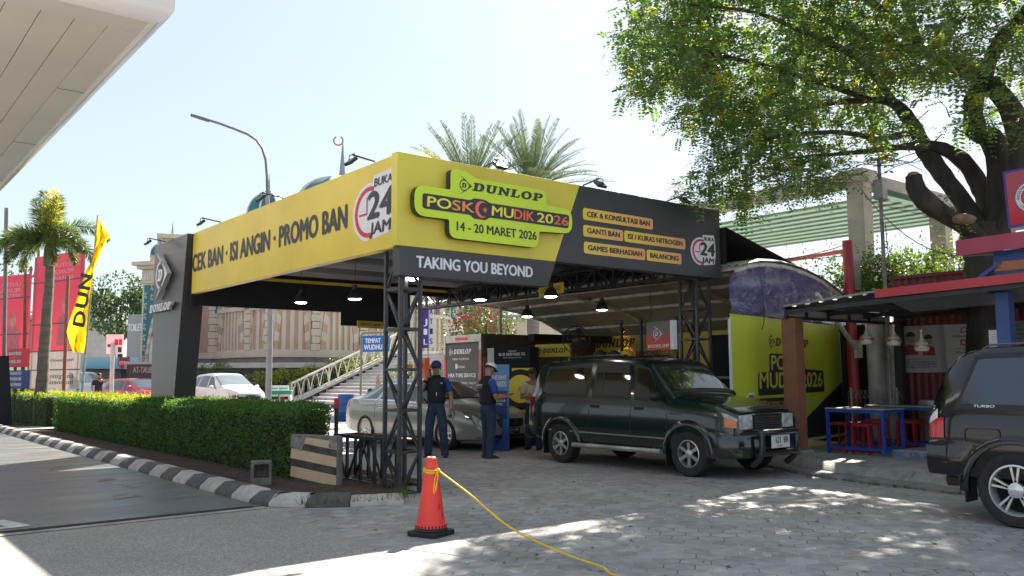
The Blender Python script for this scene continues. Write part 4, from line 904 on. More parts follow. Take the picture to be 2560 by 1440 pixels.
# hanging light box with the red arrow sign
A=at(1617,876,15.6); Bq=at(1681,880,15.0); dx=V3((Bq.x-A.x,Bq.y-A.y,0)); W=dx.length; H=at(1617,806,15.6).z-A.z
r=T('light_box','square grey and red light box with white arrow emblem hanging under the shed','sign',A); F=Fr((0,0,0),dx,(0,0,1))
m_lbg=gradmat('light_box_print',(.62,.05,.055),(.16,.15,.15),2,.12,.36,.35); m_wl=mat('white_light_box_edge',(.82,.82,.9),.4,0)
b=M(); b.fbox(F,0,W*.93,0,H,-.08,0); b.obj('face',m_lbg,r); b=M(); b.fbox(F,W*.935,W*1.03,0,H,-.10,.002); b.obj('edge',m_wl,r)
b=M(); arrow(b,F,W*.42,H*.56,H*.62,.005); wordmark(b,F,W*.05,H*.08,H*.11,W*.85,.005); b.obj('lettering',m_wht,r)
b=M(); b.tube([(dx.normalized()*W*.2)+V3((0,0,H)),(dx.normalized()*W*.2)+V3((0,0,1.1))],.008,5); b.obj('hanger',m_lamp,r)
# yellow sign on legs, tyre display, poster, fan, balloons
def yboard(u0,v0,u1,v1,d0,d1,label,fn):
    A=at(u0,v1,d0);B=at(u1,v1,d1);x=V3((B.x-A.x,B.y-A.y,0));W=x.length;H=at(u0,v0,d0).z-A.z
    r=T('sign_board',label,'sign',(A.x,A.y,0)); F=Fr((0,0,A.z),x,(0,0,1)); fn(r,F,W,H,A.z); return r
def f1(r,F,W,H,z):
    b=M(); b.fbox(F,0,W,0,H,-.05,0); b.obj('board',m_yel2,r); b=M(); wordmark(b,F,W*.22,H*.3,H*.38,W*.72,.004); arrow(b,F,W*.12,H*.5,H*.62,.004); b.obj('lettering',m_ink,r)
    b=M(); b.fbox(F,.02,.06,-z,0,-.05,-.01); b.fbox(F,W-.06,W-.02,-z,0,-.05,-.01); b.obj('leg',m_galv,r)
yboard(1338,862,1425,893,20.3,19.6,'yellow sign board with dark slanted lettering above the crouching customer',f1)
def f2(r,F,W,H,z):
    b=M(); b.fbox(F,0,W,-z+.02,H,-.35,0); b.obj('cabinet',m_dark,r); b=M(); text(b,F,'BLUE RESPONSE TG',W*.14,H*.63,H*.13,W*.72,.03,0,.004); text(b,F,'DUNLOP',W*.4,H*.80,H*.07,W*.22,.02,.2,.004); text(b,F,'SMART CHOICE, EVERY MILE',W*.26,H*.52,H*.05,W*.5,.01,0,.004); b.obj('lettering',m_wht,r)
    b=M(); b.fbox(F,-W*.2,-.01,-z+.02,H,-.33,-.02); b.obj('side_panel',m_wht,r)
yboard(1235,870,1326,925,20.2,19.6,'dark display cabinet lettered in white behind the tyre',f2)
p=at(1302,972,18.6); r=T('display_tyre','upright show tyre with a yellow disc in its middle beside the silver car','tyre',(p.x,p.y,0)); n=V3((CAMX-p.x,CAMY-p.y,0)).normalized()
b=M(); b.lathe([(.30,-.1),(.40,-.11),(.42,-.05),(.42,.05),(.40,.11),(.30,.1)],(0,0,p.z),32,0,ax=n); b.obj('tyre',m_tyre,r,smooth=40); b=M(); b.lathe([(.30,.104),(.01,.108)],(0,0,p.z),28,0,ax=n); b.obj('disc',m_yel2,r)
F=Fr((0,0,p.z)+n*0 if False else V3((0,0,p.z)),n.cross(V3((0,0,1)))*-1,(0,0,1)); b=M(); arrow(b,F,-.01,0,.13,.113); b.obj('emblem',m_ink,r)
b=M(); b.box(-.25,.25,-.25,.25,0,.06); b.bar((-.2,.1,0),(-.05,.02,p.z-.35),.06,.06); b.bar((.2,.1,0),(.05,.02,p.z-.35),.06,.06); b.obj('stand',m_steel,r)
p=at(1312,1012,18.5); b=M(); b.box(p.x-.3,p.x+.3,p.y-.2,p.y+.2,0.02,.72); b.box(p.x-.24,p.x+.1,p.y-.21,p.y-.2,.40,.62,1); b.box(p.x-.32,p.x+.32,p.y-.22,p.y+.22,.72,.76,2); o=b.obj('merchandise_chest',[m_dark,m_yel,m_yel],bevel=.01); tag(o,'low black and yellow merchandise chest under the show tyre','chest')
p=at(1303,935,18.9); b=M(); b.box(-.2,.2,-.06,.06,-.13,.13,0); F=Fr((0,-.061,0),(1,0,0),(0,0,1)); b.fbox(F,-.17,.0,-.08,.08,0,.003,1); b.fbox(F,.02,.17,-.08,.08,0,.003,2); b.box(-.02,.02,-.02,.02,-p.z,-.13,1); o=b.obj('yellow_label_stand',[m_yel,m_dark,mat('blue_print',(.02,.06,.25),.4)],loc=p); o.rotation_euler=(0,0,R_(-35)); tag(o,'yellow stand with two small dark cards above the show tyre','stand')
A=at(1213,1030,17.6);Bq=at(1272,1030,17.2); x=V3((Bq.x-A.x,Bq.y-A.y,0)); W=x.length; H=at(1213,908,17.6).z-A.z; r=T('poster_stand','blue printed poster stand behind the man in the white cap','poster',(A.x,A.y,0)); F=Fr((0,0,.02),x,(0,0,1)); H+=A.z-.05
m_pos=gradmat('blue_poster_print',(.03,.10,.36),(.12,.34,.68),2,.3,1.5); b=M(); b.fbox(F,0,W,0,H,-.02,0); b.obj('panel',m_pos,r)
b=M(); text(b,F,'THE DRIVE',W*.28,H*.82,H*.05,W*.62,.02,.1,.004); text(b,F,'AWARDS',W*.2,H*.74,H*.06,W*.7,.03,.1,.004); text(b,F,'A FAMILY LUXURY',W*.3,H*.56,H*.025,W*.6,.02,0,.005); text(b,F,'TRIP TO BALI',W*.3,H*.52,H*.025,W*.45,.02,0,.005); b.obj('lettering',m_wht,r)
b=M(); b.fbox(F,W*.12,W*.93,H*.36,H*.69,0,.002); b.obj('prize_panel',mat('deep_blue_print',(.02,.04,.20),.4),r); b=M(); text(b,F,'GRAND PRIZE',W*.15,H*.60,H*.05,W*.7,.03,.15,.005); b.obj('prize_lettering',mat('salmon_print',(.85,.32,.2),.5),r)
b=M(); b.fbox(F,W*.05,W*.3,H*.93,H*.96,0,.004); b.obj('yellow_tab',m_yel,r)
p=at(1441,850,19.0); r=T('wall_fan','round black industrial fan beside the yellow back wall','fan',p); n=V3((CAMX-p.x,CAMY-p.y,0)).normalized()
for rr in(.30,.2,.1): b=M(); b.tube([V3((0,0,0))+ (n.cross(V3((0,0,1)))*math.cos(t)+V3((0,0,1))*math.sin(t))*rr+n*(.12-rr*.15) for t in[2*pi*i/24 for i in range(25)]],.01,5,cap=False); b.obj('guard_ring',m_lamp,r)
b=M()
for i in range(4):
    a=2*pi*i/4; u_=n.cross(V3((0,0,1)))*math.cos(a)+V3((0,0,1))*math.sin(a); w_=n.cross(V3((0,0,1)))*math.cos(a+.9)+V3((0,0,1))*math.sin(a+.9); b.add([u_*.04,u_*.27,(u_+w_).normalized()*.28+n*.05,w_*.10],[(0,1,2,3)])
b.obj('blade',m_dark,r,fix=False); b=M(); b.lathe([(.29,-.10),(.3,-.02),(.295,.02)],n=24,ax=n,cap=False); b.lathe([(.1,-.2),(.1,.02),(.05,.05)],n=14,ax=n); b.obj('motor_drum',m_lamp,r,smooth=40)
b=M(); b.tube([(0,0,-p.z),(0,0,-.3)],.03,8); b.obj('post',m_lamp,r)
for u,v,d,m_,l in((1499,894,18.2,m_dark,'left of two black balloons above the green van roof'),(1536,896,18.0,m_dark,'right of two black balloons above the green van roof'),(1567,893,18.4,m_yel,'yellow balloon above the green van roof')):
    p=at(u,v,d); b=M(); b.lathe([(.005,-.20),(.02,-.185),(.08,-.13),(.135,-.04),(.15,.03),(.125,.11),(.06,.155),(.005,.165)],p,16); b.tube([p-V3((0,0,.2)),p+V3((.05,.05,-1.2))],.003,4); o=b.obj('balloon',m_,smooth=60); tag(o,l,'balloon','balloons beside the light box')
# box truck with its rear to the viewer
m_trk=mat('truck_grey_board',(.085,.08,.08),.5,.1,2); m_alu=mat('dull_aluminium',(.55,.54,.52),.45,.15,6,metal=.3)
r=T('box_truck','box truck showing its grey lettered rear board with red and white edge markers','truck',(8.2,9.15,0))
b=M(); b.box(.03,4.2,0,1.85,.75,2.62); b.obj('cargo_box',mat('truck_box_dark',(.10,.09,.085),.5,.2),r)
b=M(); F=FX(0,1.8); b.fbox(F,.10,1.62,.92,2.36,0,.03); rb=b.obj('rear_board',m_trk,r)
b=M(); wordmark(b,F,.46,2.10,.13,.84,.035); arrow(b,F,.32,2.16,.25,.035); text(b,F,'TAKING YOU BEYOND',.40,1.93,.055,.80,.015,0,.035); text(b,F,'Ibrakan',.65,1.71,.08,.36,.01,0,.035); b.fbox(F,.55,.63,1.69,1.83,.03,.036); text(b,F,'HRA TYRE SERVICE',.22,1.46,.10,1.28,.03,0,.035); text(b,F,'SPOORING - BALANCING - TUNE UP',.22,1.27,.06,1.28,.01,0,.035); text(b,F,'BODY REPAIR & PAINT',.42,1.13,.055,.9,.01,0,.035); text(b,F,'Hubungi Kami',.52,.97,.07,.7,.01,0,.035); b.obj('lettering',m_wht,rb)
for x in(-.02,1.66): b=M(); b.fbox(F,x,x+.10,.75,2.62,0,.05); b.obj('corner_post',m_alu,r)
b=M(); b.fbox(F,.08,1.66,2.42,2.62,0,.04); b.obj('header',m_alu,r); b=M(); b.fbox(F,.55,1.15,2.47,2.55,.04,.045); b.fbox(F,1.68,1.74,1.2,2.2,.05,.055); b.fbox(F,0,.06,1.3,2.1,.05,.055); b.obj('reflector',mat('red_reflector',(.8,.05,.05),.3,.05),r)
b=M(); b.box(.0,.3,-.02,0,1.1,2.0); b.obj('amber_marker',m_amber,r)
b=M(); b.box(.1,4.0,.2,1.6,.45,.75); b.obj('chassis',m_rub,r)
for y in(.15,1.7): b=M(); b.lathe([(.25,-.12),(.36,-.12),(.38,0),(.36,.12),(.25,.12)],(.9,y,.39),20,0,ax=(0,1,0)); b.obj('wheel',m_tyre,r,smooth=40)
b=M(); b.box(4.25,5.6,.05,1.8,.5,2.2); b.obj('cab',mat('truck_cab',(.6,.6,.6),.4),r,bevel=.08)
b=M(); b.box(9.4,13.0,8.45,8.7,2.42,2.62); b.box(10.6,11.3,8.44,8.45,2.50,2.56,1); o=b.obj('roller_awning',[m_dark,m_orange]); tag(o,'dark rolled awning edge with an orange stripe at the truck side','awning')
# ---- printed banner and clear blue sheet closing the shed end
th=R_(10); ux=V3((math.cos(th),math.sin(th),0)); BO=V3((11.09,.50,0))
r=T('printed_banner','large lime and black printed banner closing the shed end behind the brown post','banner',BO-ux*4.9)
m_bl=mat('lime_banner',(.60,.64,.05),.45,.06,.9); F=Fr((0,0,0),ux,(0,0,1))
b=M(); b.ext(F,[(0,.24),(5.05,.24),(4.90,2.49),(0,2.51)],-.012,0); b.obj('sheet',m_bl,r)
b=M(); b.flat(F,[(1.0,.26),(5.0,.26),(4.93,1.31),(2.45,.45)],.003); b.flat(F,[(.85,.83),(2.25,.83),(2.25,1.06),(.85,1.06)],.003); b.obj('black_field',m_ink,r)
b=M(); b.flat(F,[(-.10,.24),(0,.24),(0,2.45),(-.10,2.4)],.002); b.flat(F,[(5.02,.2),(5.2,.2),(4.98,2.35),(4.88,2.38)],.004); b.flat(F,[(1.0,.20),(5.1,.20),(5.1,.24),(1.0,.25)],.004); b.obj('white_hem',m_wht,r)
b=M(); wordmark(b,F,1.72,2.0,.15,1.55,.004); arrow(b,F,1.56,2.08,.34,.004)
b.ext(F,rpoly([(1.45,1.52),(1.46,1.86),(3.0,1.86),(3.06,1.58),(3.95,1.55),(3.98,1.13),(.95,1.11),(.98,1.52)],.06),.002,.004); b.obj('dark_lettering',m_ink,r)
b=M(); text(b,F,'POSK',1.52,1.57,.25,1.15,.03,.08,.007); text(b,F,'MUDIK 2026',1.02,1.24,.27,2.85,.03,.06,.007); crescent(b,F,2.83,1.69,.15,.007); text(b,F,'14 - 20 MARET 2026',1.0,.90,.09,1.15,.02,.1,.007); b.obj('lime_lettering',mat('gold_print',(.66,.60,.10),.5),r)
badge(Fr(V3((0,0,0)),ux,(0,0,1)),.33,.80,.70,1.17,r,.008)
m_blue=bpy.data.materials.new('clear_blue_plastic'); m_blue.use_nodes=True
def _bl():
    t=m_blue.node_tree;n=t.nodes;L=t.links;p=n['Principled BSDF']; p.inputs['Roughness'].default_value=.18; p.inputs['Coat Weight'].default_value=.6
    tc=n.new('ShaderNodeTexCoord'); z=n.new('ShaderNodeTexNoise'); z.inputs['Scale'].default_value=1.6; z.inputs['Detail'].default_value=3; L.new(tc.outputs['Object'],z.inputs[0])
    q=n.new('ShaderNodeValToRGB'); L.new(z.outputs[0],q.inputs[0]); q.color_ramp.elements[0].color=(.075,.07,.27,1); q.color_ramp.elements[1].color=(.15,.145,.40,1); L.new(q.outputs[0],p.inputs['Base Color'])
    p.inputs['Alpha'].default_value=.72
    z2=n.new('ShaderNodeTexNoise'); z2.inputs['Scale'].default_value=3.2; z2.inputs['Detail'].default_value=4; z2.inputs['Distortion'].default_value=1.2; L.new(tc.outputs['Object'],z2.inputs[0]); bp=n.new('ShaderNodeBump'); bp.inputs['Strength'].default_value=1.; bp.inputs['Distance'].default_value=.12; L.new(z2.outputs[0],bp.inputs['Height']); L.new(bp.outputs[0],p.inputs['Normal'])
_bl()
b=M(); g=[]
for i in range(25):
    a=-.02+6.3*i/24; x=BO.x-4.9*ux.x+a*ux.x; top=az(min(max(x,6.6),13.0))-.13-(.10 if i==0 else 0); lo=2.515 if a<4.8 else max(1.9,2.5-(a-4.8)*.2)
    if lo>top-.02: lo=top-.02
    g.append([F.p(a,lo+(top-lo)*k/8,.015+.02*math.sin(a*5+k)+.012*math.sin(k*1.7)) for k in range(9)])
b.rings(g,0,False,False); o=b.obj('plastic_sheet',m_blue,smooth=60,fix=False,loc=BO-ux*4.9); tag(o,'creased translucent blue plastic sheet filling the shed arch above the lime banner','plastic sheet')
b=M(); b.tube([F.p(1.15,3.2,.04),F.p(1.17,2.9,.05),F.p(1.2,2.6,.05),F.p(1.17,2.4,.06),F.p(1.1,2.28,.05)],.008,5); o=b.obj('loose_cable',m_lamp,loc=BO-ux*4.9); tag(o,'thin black cable dangling over the blue plastic sheet','cable')
b=M(); b.poly([(6.55,-.1,3.40),(6.55,9,3.40),(6.55,9,4.1),(6.55,-.1,4.05)]); b.poly([(6.56,-.1,4.05),(6.56,9,4.05),(9.4,9,3.62),(9.4,.3,3.62)]); o=b.obj('black_tarpaulin',m_dark,fix=False); tag(o,'black tarpaulin over the shed roof behind the service board','tarpaulin')
# ---- red pipe frame, dark panel and white pillar next to the banner
m_redp=mat('red_steel_pipe',(.36,.025,.035),.4,.2,5)
r=T('red_pipe_frame','tall red steel pipe with a sloping red arm beside the shed','pipe frame',(10.62,-.06,0))
b=M(); b.tube([(0,0,.15),(0,0,4.2)],.105,14); b.obj('pole',m_redp,r,smooth=40)
b=M(); e=at(1905,662,22)-V3((10.62,-.06,0)); b.tube([(0,.05,4.0),e],.05,10); b.obj('arm',m_redp,r,smooth=40)
b=M(); e=at(2042,735,15.6)-V3((10.62,-.06,0)); b.tube([e,(-.02,-.12,1.95)],.045,8); b.box(-.14,.10,-.16,-.11,1.8,2.15); b.obj('bracket',m_wsteel,r)
b=M(); b.box(.09,.35,-.06,.14,3.2,3.95); b.obj('junction_box',m_galv,r)
b=M(); b.box(10.2,10.22,.42,1.0,.15,2.45) if False else b.box(11.15,11.2,-.7,.6,.15,2.5); o=b.obj('dark_panel',m_dark); tag(o,'dark panel between the banner edge and the white pillar','panel')
b=M(); b.tube([(10.86,-.42,.15),(10.86,-.42,2.46)],.17,14); b.box(10.98,11.14,-.78,-.5,.15,2.45); o=b.obj('white_pillar',mat('dirty_white_plaster',(.50,.49,.47),.8,.25,3,bump=.2),smooth=40); tag(o,'round white pillar between the red pipe and the maroon kiosk wall','pillar')
# ---- maroon kiosk with awning
m_maro=mat('maroon_corrugated',(.145,.018,.03),.45,.3,1.2,stretch=(1,6,.4),c2=(.20,.03,.045)); m_brown=mat('brown_painted_post',(.235,.095,.055),.6,.15,3,bump=.15)
kio=T('maroon_kiosk','maroon corrugated kiosk wall behind the awning with posters hung on it','kiosk',(10.9,0,0))
b=M(); g=[]
for i in range(260):
    y=-.8-i*.035; g.append([V3(((.0,.02,.02,.0)[i%4],y,z)) for z in(.15,1.0,2.2,3.36)])
b.rings(g,0,False,False); b.obj('wall',m_maro,kio,fix=False)
b=M(); b.box(-.05,3.4,-9.8,-.76,3.34,3.40); b.obj('roof',m_maro,kio); b=M(); b.box(.06,3.3,-9.7,-.82,.15,3.33); b.obj('shell',m_maro,kio)
def wall_sign(y0,y1,z0,z1,x,name,label,m_,cat='poster'):
    r=T(name,label,cat,(x,y0,z0)); F=Fr((0,0,0),(0,-1,0),(0,0,1)); b=M(); b.fbox(F,0,y0-y1,0,z1-z0,-.012,0); b.obj('panel',m_,r); return r,F,y0-y1,z1-z0
r,F,W,H=wall_sign(-.87,-3.05,1.50,2.40,10.85,'recruitment_banner','wide grey recruitment banner on the maroon wall, partly behind the tree trunk',gradmat('grey_banner_print',(.10,.11,.13),(.46,.46,.48),1,-1.1,-.75,.5,(.26,.27,.3)))
m_mar=mat('maroon_print',(.32,.02,.06),.5); b=M(); b.flat(F,[(.95,0.02),(W,.02),(W,H-.01),(.92,H-.01)],.002); b.obj('white_field',mat('grey_white_print',(.52,.52,.53),.5,.05),r)
b=M(); text(b,F,'DayTrans',1.22,H*.81,.10,.70,.0,.25,.004); text(b,F,'DRIVER',1.22,H*.55,.11,.60,.03,0,.004); text(b,F,'+62 858-1082-8899',.38,H*.155,.035,.38,.012,0,.008); text(b,F,'+62 815-5889-2000',.38,H*.10,.035,.38,.012,0,.008); text(b,F,'lamaran.hrddt@gmail.com',.30,H*.21,.035,.46,.012,0,.008); b.obj('maroon_lettering',m_mar,r)
b=M(); text(b,F,'Dibutuhkan Segera',1.08,H*.72,.05,.82,.015,0,.004); text(b,F,'Dengan Persyaratan Umum',1.12,H*.475,.03,.75,.0,0,.004); text(b,F,'Minimal Mengemudi',1.12,H*.38,.045,.75,.015,0,.004); text(b,F,'Whatsapp :',.10,H*.155,.035,.26,.012,0,.008); text(b,F,'Whatsapp :',.10,H*.10,.035,.26,.012,0,.008); text(b,F,'Email :',.10,H*.21,.035,.17,.012,0,.008); text(b,F,'Kirim Lamaran ke Email atau nomor WA berikut',.10,H*.27,.025,.66,.0,0,.008); b.obj('dark_lettering',m_ink,r)
b=M(); b.flat(F,rrect(.06,.82,.07,H*.35,.04),.005); b.obj('contact_box',mat('pale_grey_print',(.42,.42,.45),.5),r)
b=M()
for cx,cz,s in((.28,.56,1.),(.62,.52,.9)):
    b.flat(F,[(cx-.14*s,cz-.22*s),(cx+.14*s,cz-.22*s),(cx+.12*s,cz-.05*s),(cx+.05*s,cz-.02*s),(cx-.05*s,cz-.02*s),(cx-.12*s,cz-.05*s)],.003,0); b.flat(F,circ(cx,cz+.09*s,.085*s,14),.0035,1); b.flat(F,circ(cx,cz+.135*s,.095*s,12,0,pi),.004,2)
b.obj('printed_figures',[mat('figure_shirt_print',(.34,.03,.05),.5),mat('figure_face_print',(.45,.28,.2),.5),mat('figure_hair_print',(.03,.025,.025),.5)],r)
r,F,W,H=wall_sign(-2.93,-3.75,1.98,2.40,10.85,'information_board','small pale notice with dark rows of text right of the tree trunk',mat('notice_print',(.36,.38,.40),.5,.05)); b=M()
for i,s in enumerate(('DayTrans Citium','Jl. Citarum No 5 Bandung','Kota Bandung, Jawa Barat','DayTrans Pasteur','Jl. HM Jatinegara Barat')): text(b,F,s,.04,H-.09-i*.078,.035,W*.8,.012 if i%3==0 else 0,0,.004)
b.obj('lettering',m_ink,r)
# trunk notice frame
p=at(2498,872,13.2); r=T('framed_notice','white framed certificate hung beside the blue post','notice',p); F=Fr((0,0,0),V3((.5,-.85,0)),(0,0,1)); b=M(); b.fbox(F,-.17,.17,-.05,.33,-.03,-.005); b.obj('frame',m_rub,r); b=M(); b.fbox(F,-.13,.10,-.03,.29,-.005,.0); b.obj('sheet',m_wht,r); b=M(); [b.fbox(F,-.09,.06,.22-.03*i,.226-.03*i,.001,.003) for i in range(7)]; b.obj('lettering',m_galv,r)
b=M(); b.tube([(0,0,-.05),(0,0,-p.z+.16)],.015,6); b.obj('stand',m_rub,r)
# awning
aw=T('kiosk_awning','corrugated awning with red edge board carried on a brown and a blue post','awning',(7.1,-.9,0))
def rz_(y): return 2.62+min(1.65,-y)*.075+max(0,-y-1.65)*.03     # y local
m_aw=mat('awning_sheet',(.13,.145,.15),.55,.2,2); b=M(); g=[]
for i in range(150):
    y=-i*.05; g.append([V3((x,y,rz_(y)+.025*math.sin(i*2*pi/5)+x*.01)) for x in(-.06,1.2,2.5,3.75)])
b.rings(g,0,False,False); b.obj('roof_sheet',m_aw,aw,smooth=60,fix=False)
b=M(); b.fbox(Fr((-.085,0,0),(0,-1,0),(0,0,1)),0,1.62,0,0,0,0) if False else b.bar((-.08,.02,rz_(0)+.01),(-.08,-1.62,rz_(-1.62)+.01),.03,.03); b.obj('edge_trim',m_galv,aw)
b=M(); b.bar((-.09,-1.62,rz_(-1.62)-.03),(-.09,-7.4,rz_(-7.4)-.03),.03,.13); b.obj('red_edge_board',mat('red_edge_paint',(.48,.045,.06),.5,.1,3),aw)
m_awf=mat('dark_awning_steel',(.03,.036,.042),.45,.2)
for x in(0,1.25,2.5,3.7): b=M(); b.bar((x,.0,rz_(0)-.09+.01*x),(x,-7.2,rz_(-7.2)-.09+.01*x),.05,.07); b.obj('rafter',m_awf,aw)
for y in(-1.6,-3.2,-4.8): b=M(); b.bar((0,y,rz_(y)-.15),(3.75,y,rz_(y)-.12),.05,.07); b.obj('cross_beam',m_awf,aw)
b=M(); b.bar((-.05,.02,2.44),(3.75,.02,2.46),.05,.05); b.bar((-.05,.02,2.60),(3.75,.02,2.62),.05,.05); [b.bar((x,.02,2.44),(x,.02,2.62),.05,.05) for x in(0,.6,1.3,2.0,2.7,3.4)]; b.obj('end_frame',m_awf,aw)
b=M(); [b.box(x+.04,x+.63,.03,.04,2.47,2.58) for x in(.02,.64,1.34,2.04,2.74)]; b.obj('end_panel',mat('cream_panel',(.40,.36,.34),.6),aw)
b=M(); b.box(.0,.26,-.13,.13,.17,2.43); b.obj('brown_post',m_brown,aw,bevel=.006); b=M(); b.box(-.07,.33,-.2,.2,.15,.22); b.obj('post_footing',m_kg,aw,bevel=.015)
b=M(); b.box(.18,.38,-3.42,-3.24,.15,2.62); b.obj('blue_post',mat('blue_painted_post',(.035,.075,.24),.5,.12,3),aw,bevel=.005)
b=M(); b.box(3.55,3.7,-.15,.0,.15,2.5); b.obj('rear_post',m_awf,aw)
b=M(); g=[[V3((.05,y,rz_(y)-.12)),V3((.9,y,rz_(y)-.28))] for y in(-1.7,-3,-4.3,-7)]; b.rings(g,0,False,False); b.obj('grey_valance',mat('grey_valance_sheet',(.20,.21,.22),.5,.15),aw,fix=False)
# gold and white pendant lamps under the awning
m_gl=mat('white_ribbed_shade',(.62,.58,.50),.4,.1,10); m_gold=mat('copper_band',(.48,.22,.12),.3,.1,metal=.6)
for u,v,l in((2167,855,'leftmost of three white and copper pendant lamps under the awning'),(2235,858,'middle of three white and copper pendant lamps under the awning'),(2305,872,'rightmost white and copper pendant lamp, in front of the recruitment banner')):
    p=px(u,v,8.6); r=T('striped_pendant_lamp',l,'lamp',p,0,'pendant lamps under the awning')
    b=M(); b.lathe([(.012,.28),(.02,.2),(.035,.17),(.05,.13),(.09,.11),(.115,.06)],n=20,cap=False); b.lathe([(.118,.025),(.112,-.015),(.10,-.04),(.02,-.042)],n=20); b.obj('shade',m_gl,r,smooth=40)
    b=M(); b.lathe([(.116,.062),(.121,.045),(.119,.023)],n=20,cap=False); b.lathe([(.01,.28),(.03,.32),(.028,.27)],n=10); b.obj('band',m_gold,r,smooth=40); b=M(); b.tube([(0,0,.3),(0,0,2.62-p.z)],.005,4); b.obj('cable',m_lamp,r)
# tables and stools
m_bfr=mat('blue_steel_frame',(.015,.07,.36),.38,.12,6); m_rfr=mat('red_steel_frame',(.36,.02,.035),.4,.15,6); m_top=mat('grey_laminate_top',(.30,.30,.30),.25,.1,3)
def table(x,y,W,L,label,h=.76):
    r=T('metal_table',label,'table',(x,y,.155),0,'blue framed tables under the awning'); w_=.045
    for a in(0,W):
        for c in(0,-L): b=M(); b.box(a-w_/2,a+w_/2,c-w_/2,c+w_/2,0,h-.03); b.obj('leg',m_bfr,r)
    for z,nm in((h-.055,'frame_rail'),(.10,'foot_rail')):
        b=M()
        for a in(0,W): b.box(a-w_/2,a+w_/2,-L+.02,-.02,z-.02,z+.02)
        for c in(0,-L): b.box(.02,W-.02,c-w_/2,c+w_/2,z-.018,z+.018)
        b.obj(nm,m_bfr,r)
    b=M(); b.box(-.03,W+.03,-L-.03,.03,h-.025,h); b.obj('table_top',m_top,r,bevel=.004)
table(7.74,-1.18,.62,.98,'front blue framed table on the footpath between the red stools'); table(9.35,-1.0,.6,1.2,'rear blue framed table near the maroon wall')
st0=None
for x,y,l in((7.95,-1.38,'red framed stool at the left end of the front blue table'),(7.78,-1.88,'red framed stool at the near right corner of the front blue table'),(8.15,-1.72,'red framed stool tucked under the middle of the front blue table'),(9.25,-1.3,'red framed stool at the left end of the rear blue table'),(9.15,-1.95,'red framed stool below the rear table beside the black suv'),(9.75,-1.7,'red framed stool tucked behind the rear blue table')):
    if st0 is None:
        r=st0=T('metal_stool',l,'stool',(x,y,.155),0,'red framed stools round the tables'); w_=.024;W=.30
        for a in(0,W):
            for c in(0,W): b=M(); b.box(a-w_/2,a+w_/2,c-w_/2,c+w_/2,0,.48); b.obj('leg',m_rfr,r)
        for z,nm in((.475,'frame_rail'),(.05,'foot_rail')):
            b=M()
            for a in(0,W): b.box(a-w_/2,a+w_/2,.010,W-.010,z-.012,z+.012)
            for c in(0,W): b.box(.010,W-.010,c-w_/2,c+w_/2,z-.010,z+.010)
            b.obj(nm,m_rfr,r)
        b=M(); b.box(-.01,W+.01,-.01,W+.01,.488,.503); b.obj('seat',m_rfr,r,bevel=.003)
    else: dup(st0,(x,y,.155),rnd.uniform(-.12,.12),l)
# wire fence panel, step, grey drum
r=T('wire_fence_panel','low galvanised wire fence panel with two pipe posts behind the tables','fence',(10.25,-.2,.155))
for y in(0,-.92): b=M(); b.tube([(0,y,0),(0,y,1.06)],.026,8); b.obj('post',m_galv,r,smooth=40)
b=M()
for i in range(13): y=.06-i*.085; b.bar((0,y,.05),(0,y,1.0),.006,.006); b.bar((0,y,1.0),(.05,y-.05,.86),.006,.006)
for z in(.3,.62,.86,1.0): b.bar((0,.06,z),(0,-.96,z),.007,.007)
b.obj('wire_mesh',m_galv,r)
r=T('painted_step','low concrete step with flaking blue front edge near the black suv','step',(7.9,-2.2,.155)); b=M(); b.box(.02,1.6,-1.9,0,0,.10); b.obj('slab',m_walk,r,bevel=.01); b=M(); b.box(0,.018,-1.9,0,0,.085); b.obj('blue_edge',mat('flaking_blue_paint',(.03,.08,.26),.7,.3,14,c2=(.28,.30,.34)),r)
b=M(); b.lathe([(.24,0),(.25,.1),(.25,.8),(.24,.84),(.01,.85)],(10.35,-1.75,.155),20); o=b.obj('steel_drum',m_galv,smooth=40); tag(o,'dull steel drum standing against the maroon wall behind the stools','drum')
# ---- upper kiosk sign structure at the right edge
m_pink=mat('faded_red_board',(.42,.055,.105),.45,.12,2); m_bw=mat('blue_signboard',(.02,.07,.27),.45,.1,2)
sg=T('kiosk_parapet','blue signboard with an orange stripe under a faded red beam above the awning','signboard',(8.0,-3.35,0))
b=M(); b.bar((0,0,3.41),(0,-4.5,3.50),.06,.24); b.obj('red_beam',m_pink,sg); b=M(); b.poly([(.03,-.02,3.28),(.03,-4.4,3.36),(.95,-4.4,3.40),(.75,-.25,3.34)]); b.obj('soffit',m_galv,sg)
b=M(); b.box(.2,.26,-4.4,-.45,2.80,3.40); b.obj('blue_board',m_bw,sg); b=M(); b.box(.19,.2,-4.4,-.452,3.02,3.16); b.obj('orange_stripe',mat('orange_stripe_paint',(.52,.17,.06),.5),sg)
b=M(); b.bar((.0,-.14,2.82),(.2,-.55,3.16),.05,.05); b.obj('brace',m_bw,sg); b=M(); b.bar((.9,.2,2.82),(.25,-.5,3.16),.05,.05); b.obj('brace',m_bw,sg)
for y in(-.6,-2.4,-4.2): b=M(); b.box(.3,.38,y-.04,y+.04,2.6,3.3); b.obj('support',m_awf,sg)
r=T('emblem_sign','red sign with blue border and round white emblem at the right picture edge','sign',(8.35,-3.98,3.68)); F=Fr((0,0,0),(0,-1,.035),(0,.035,1)); W=1.5;H=.88
b=M(); b.fbox(F,0,W,0,H,-.08,0); b.obj('border',mat('navy_border',(.05,.05,.26),.5),r); b=M(); b.fbox(F,.035,W-.035,.035,H-.035,0,.004); b.obj('red_panel',gradmat('red_sign_print',(.55,.01,.025),(.46,.07,.12),2,.1,.5,.45),r)
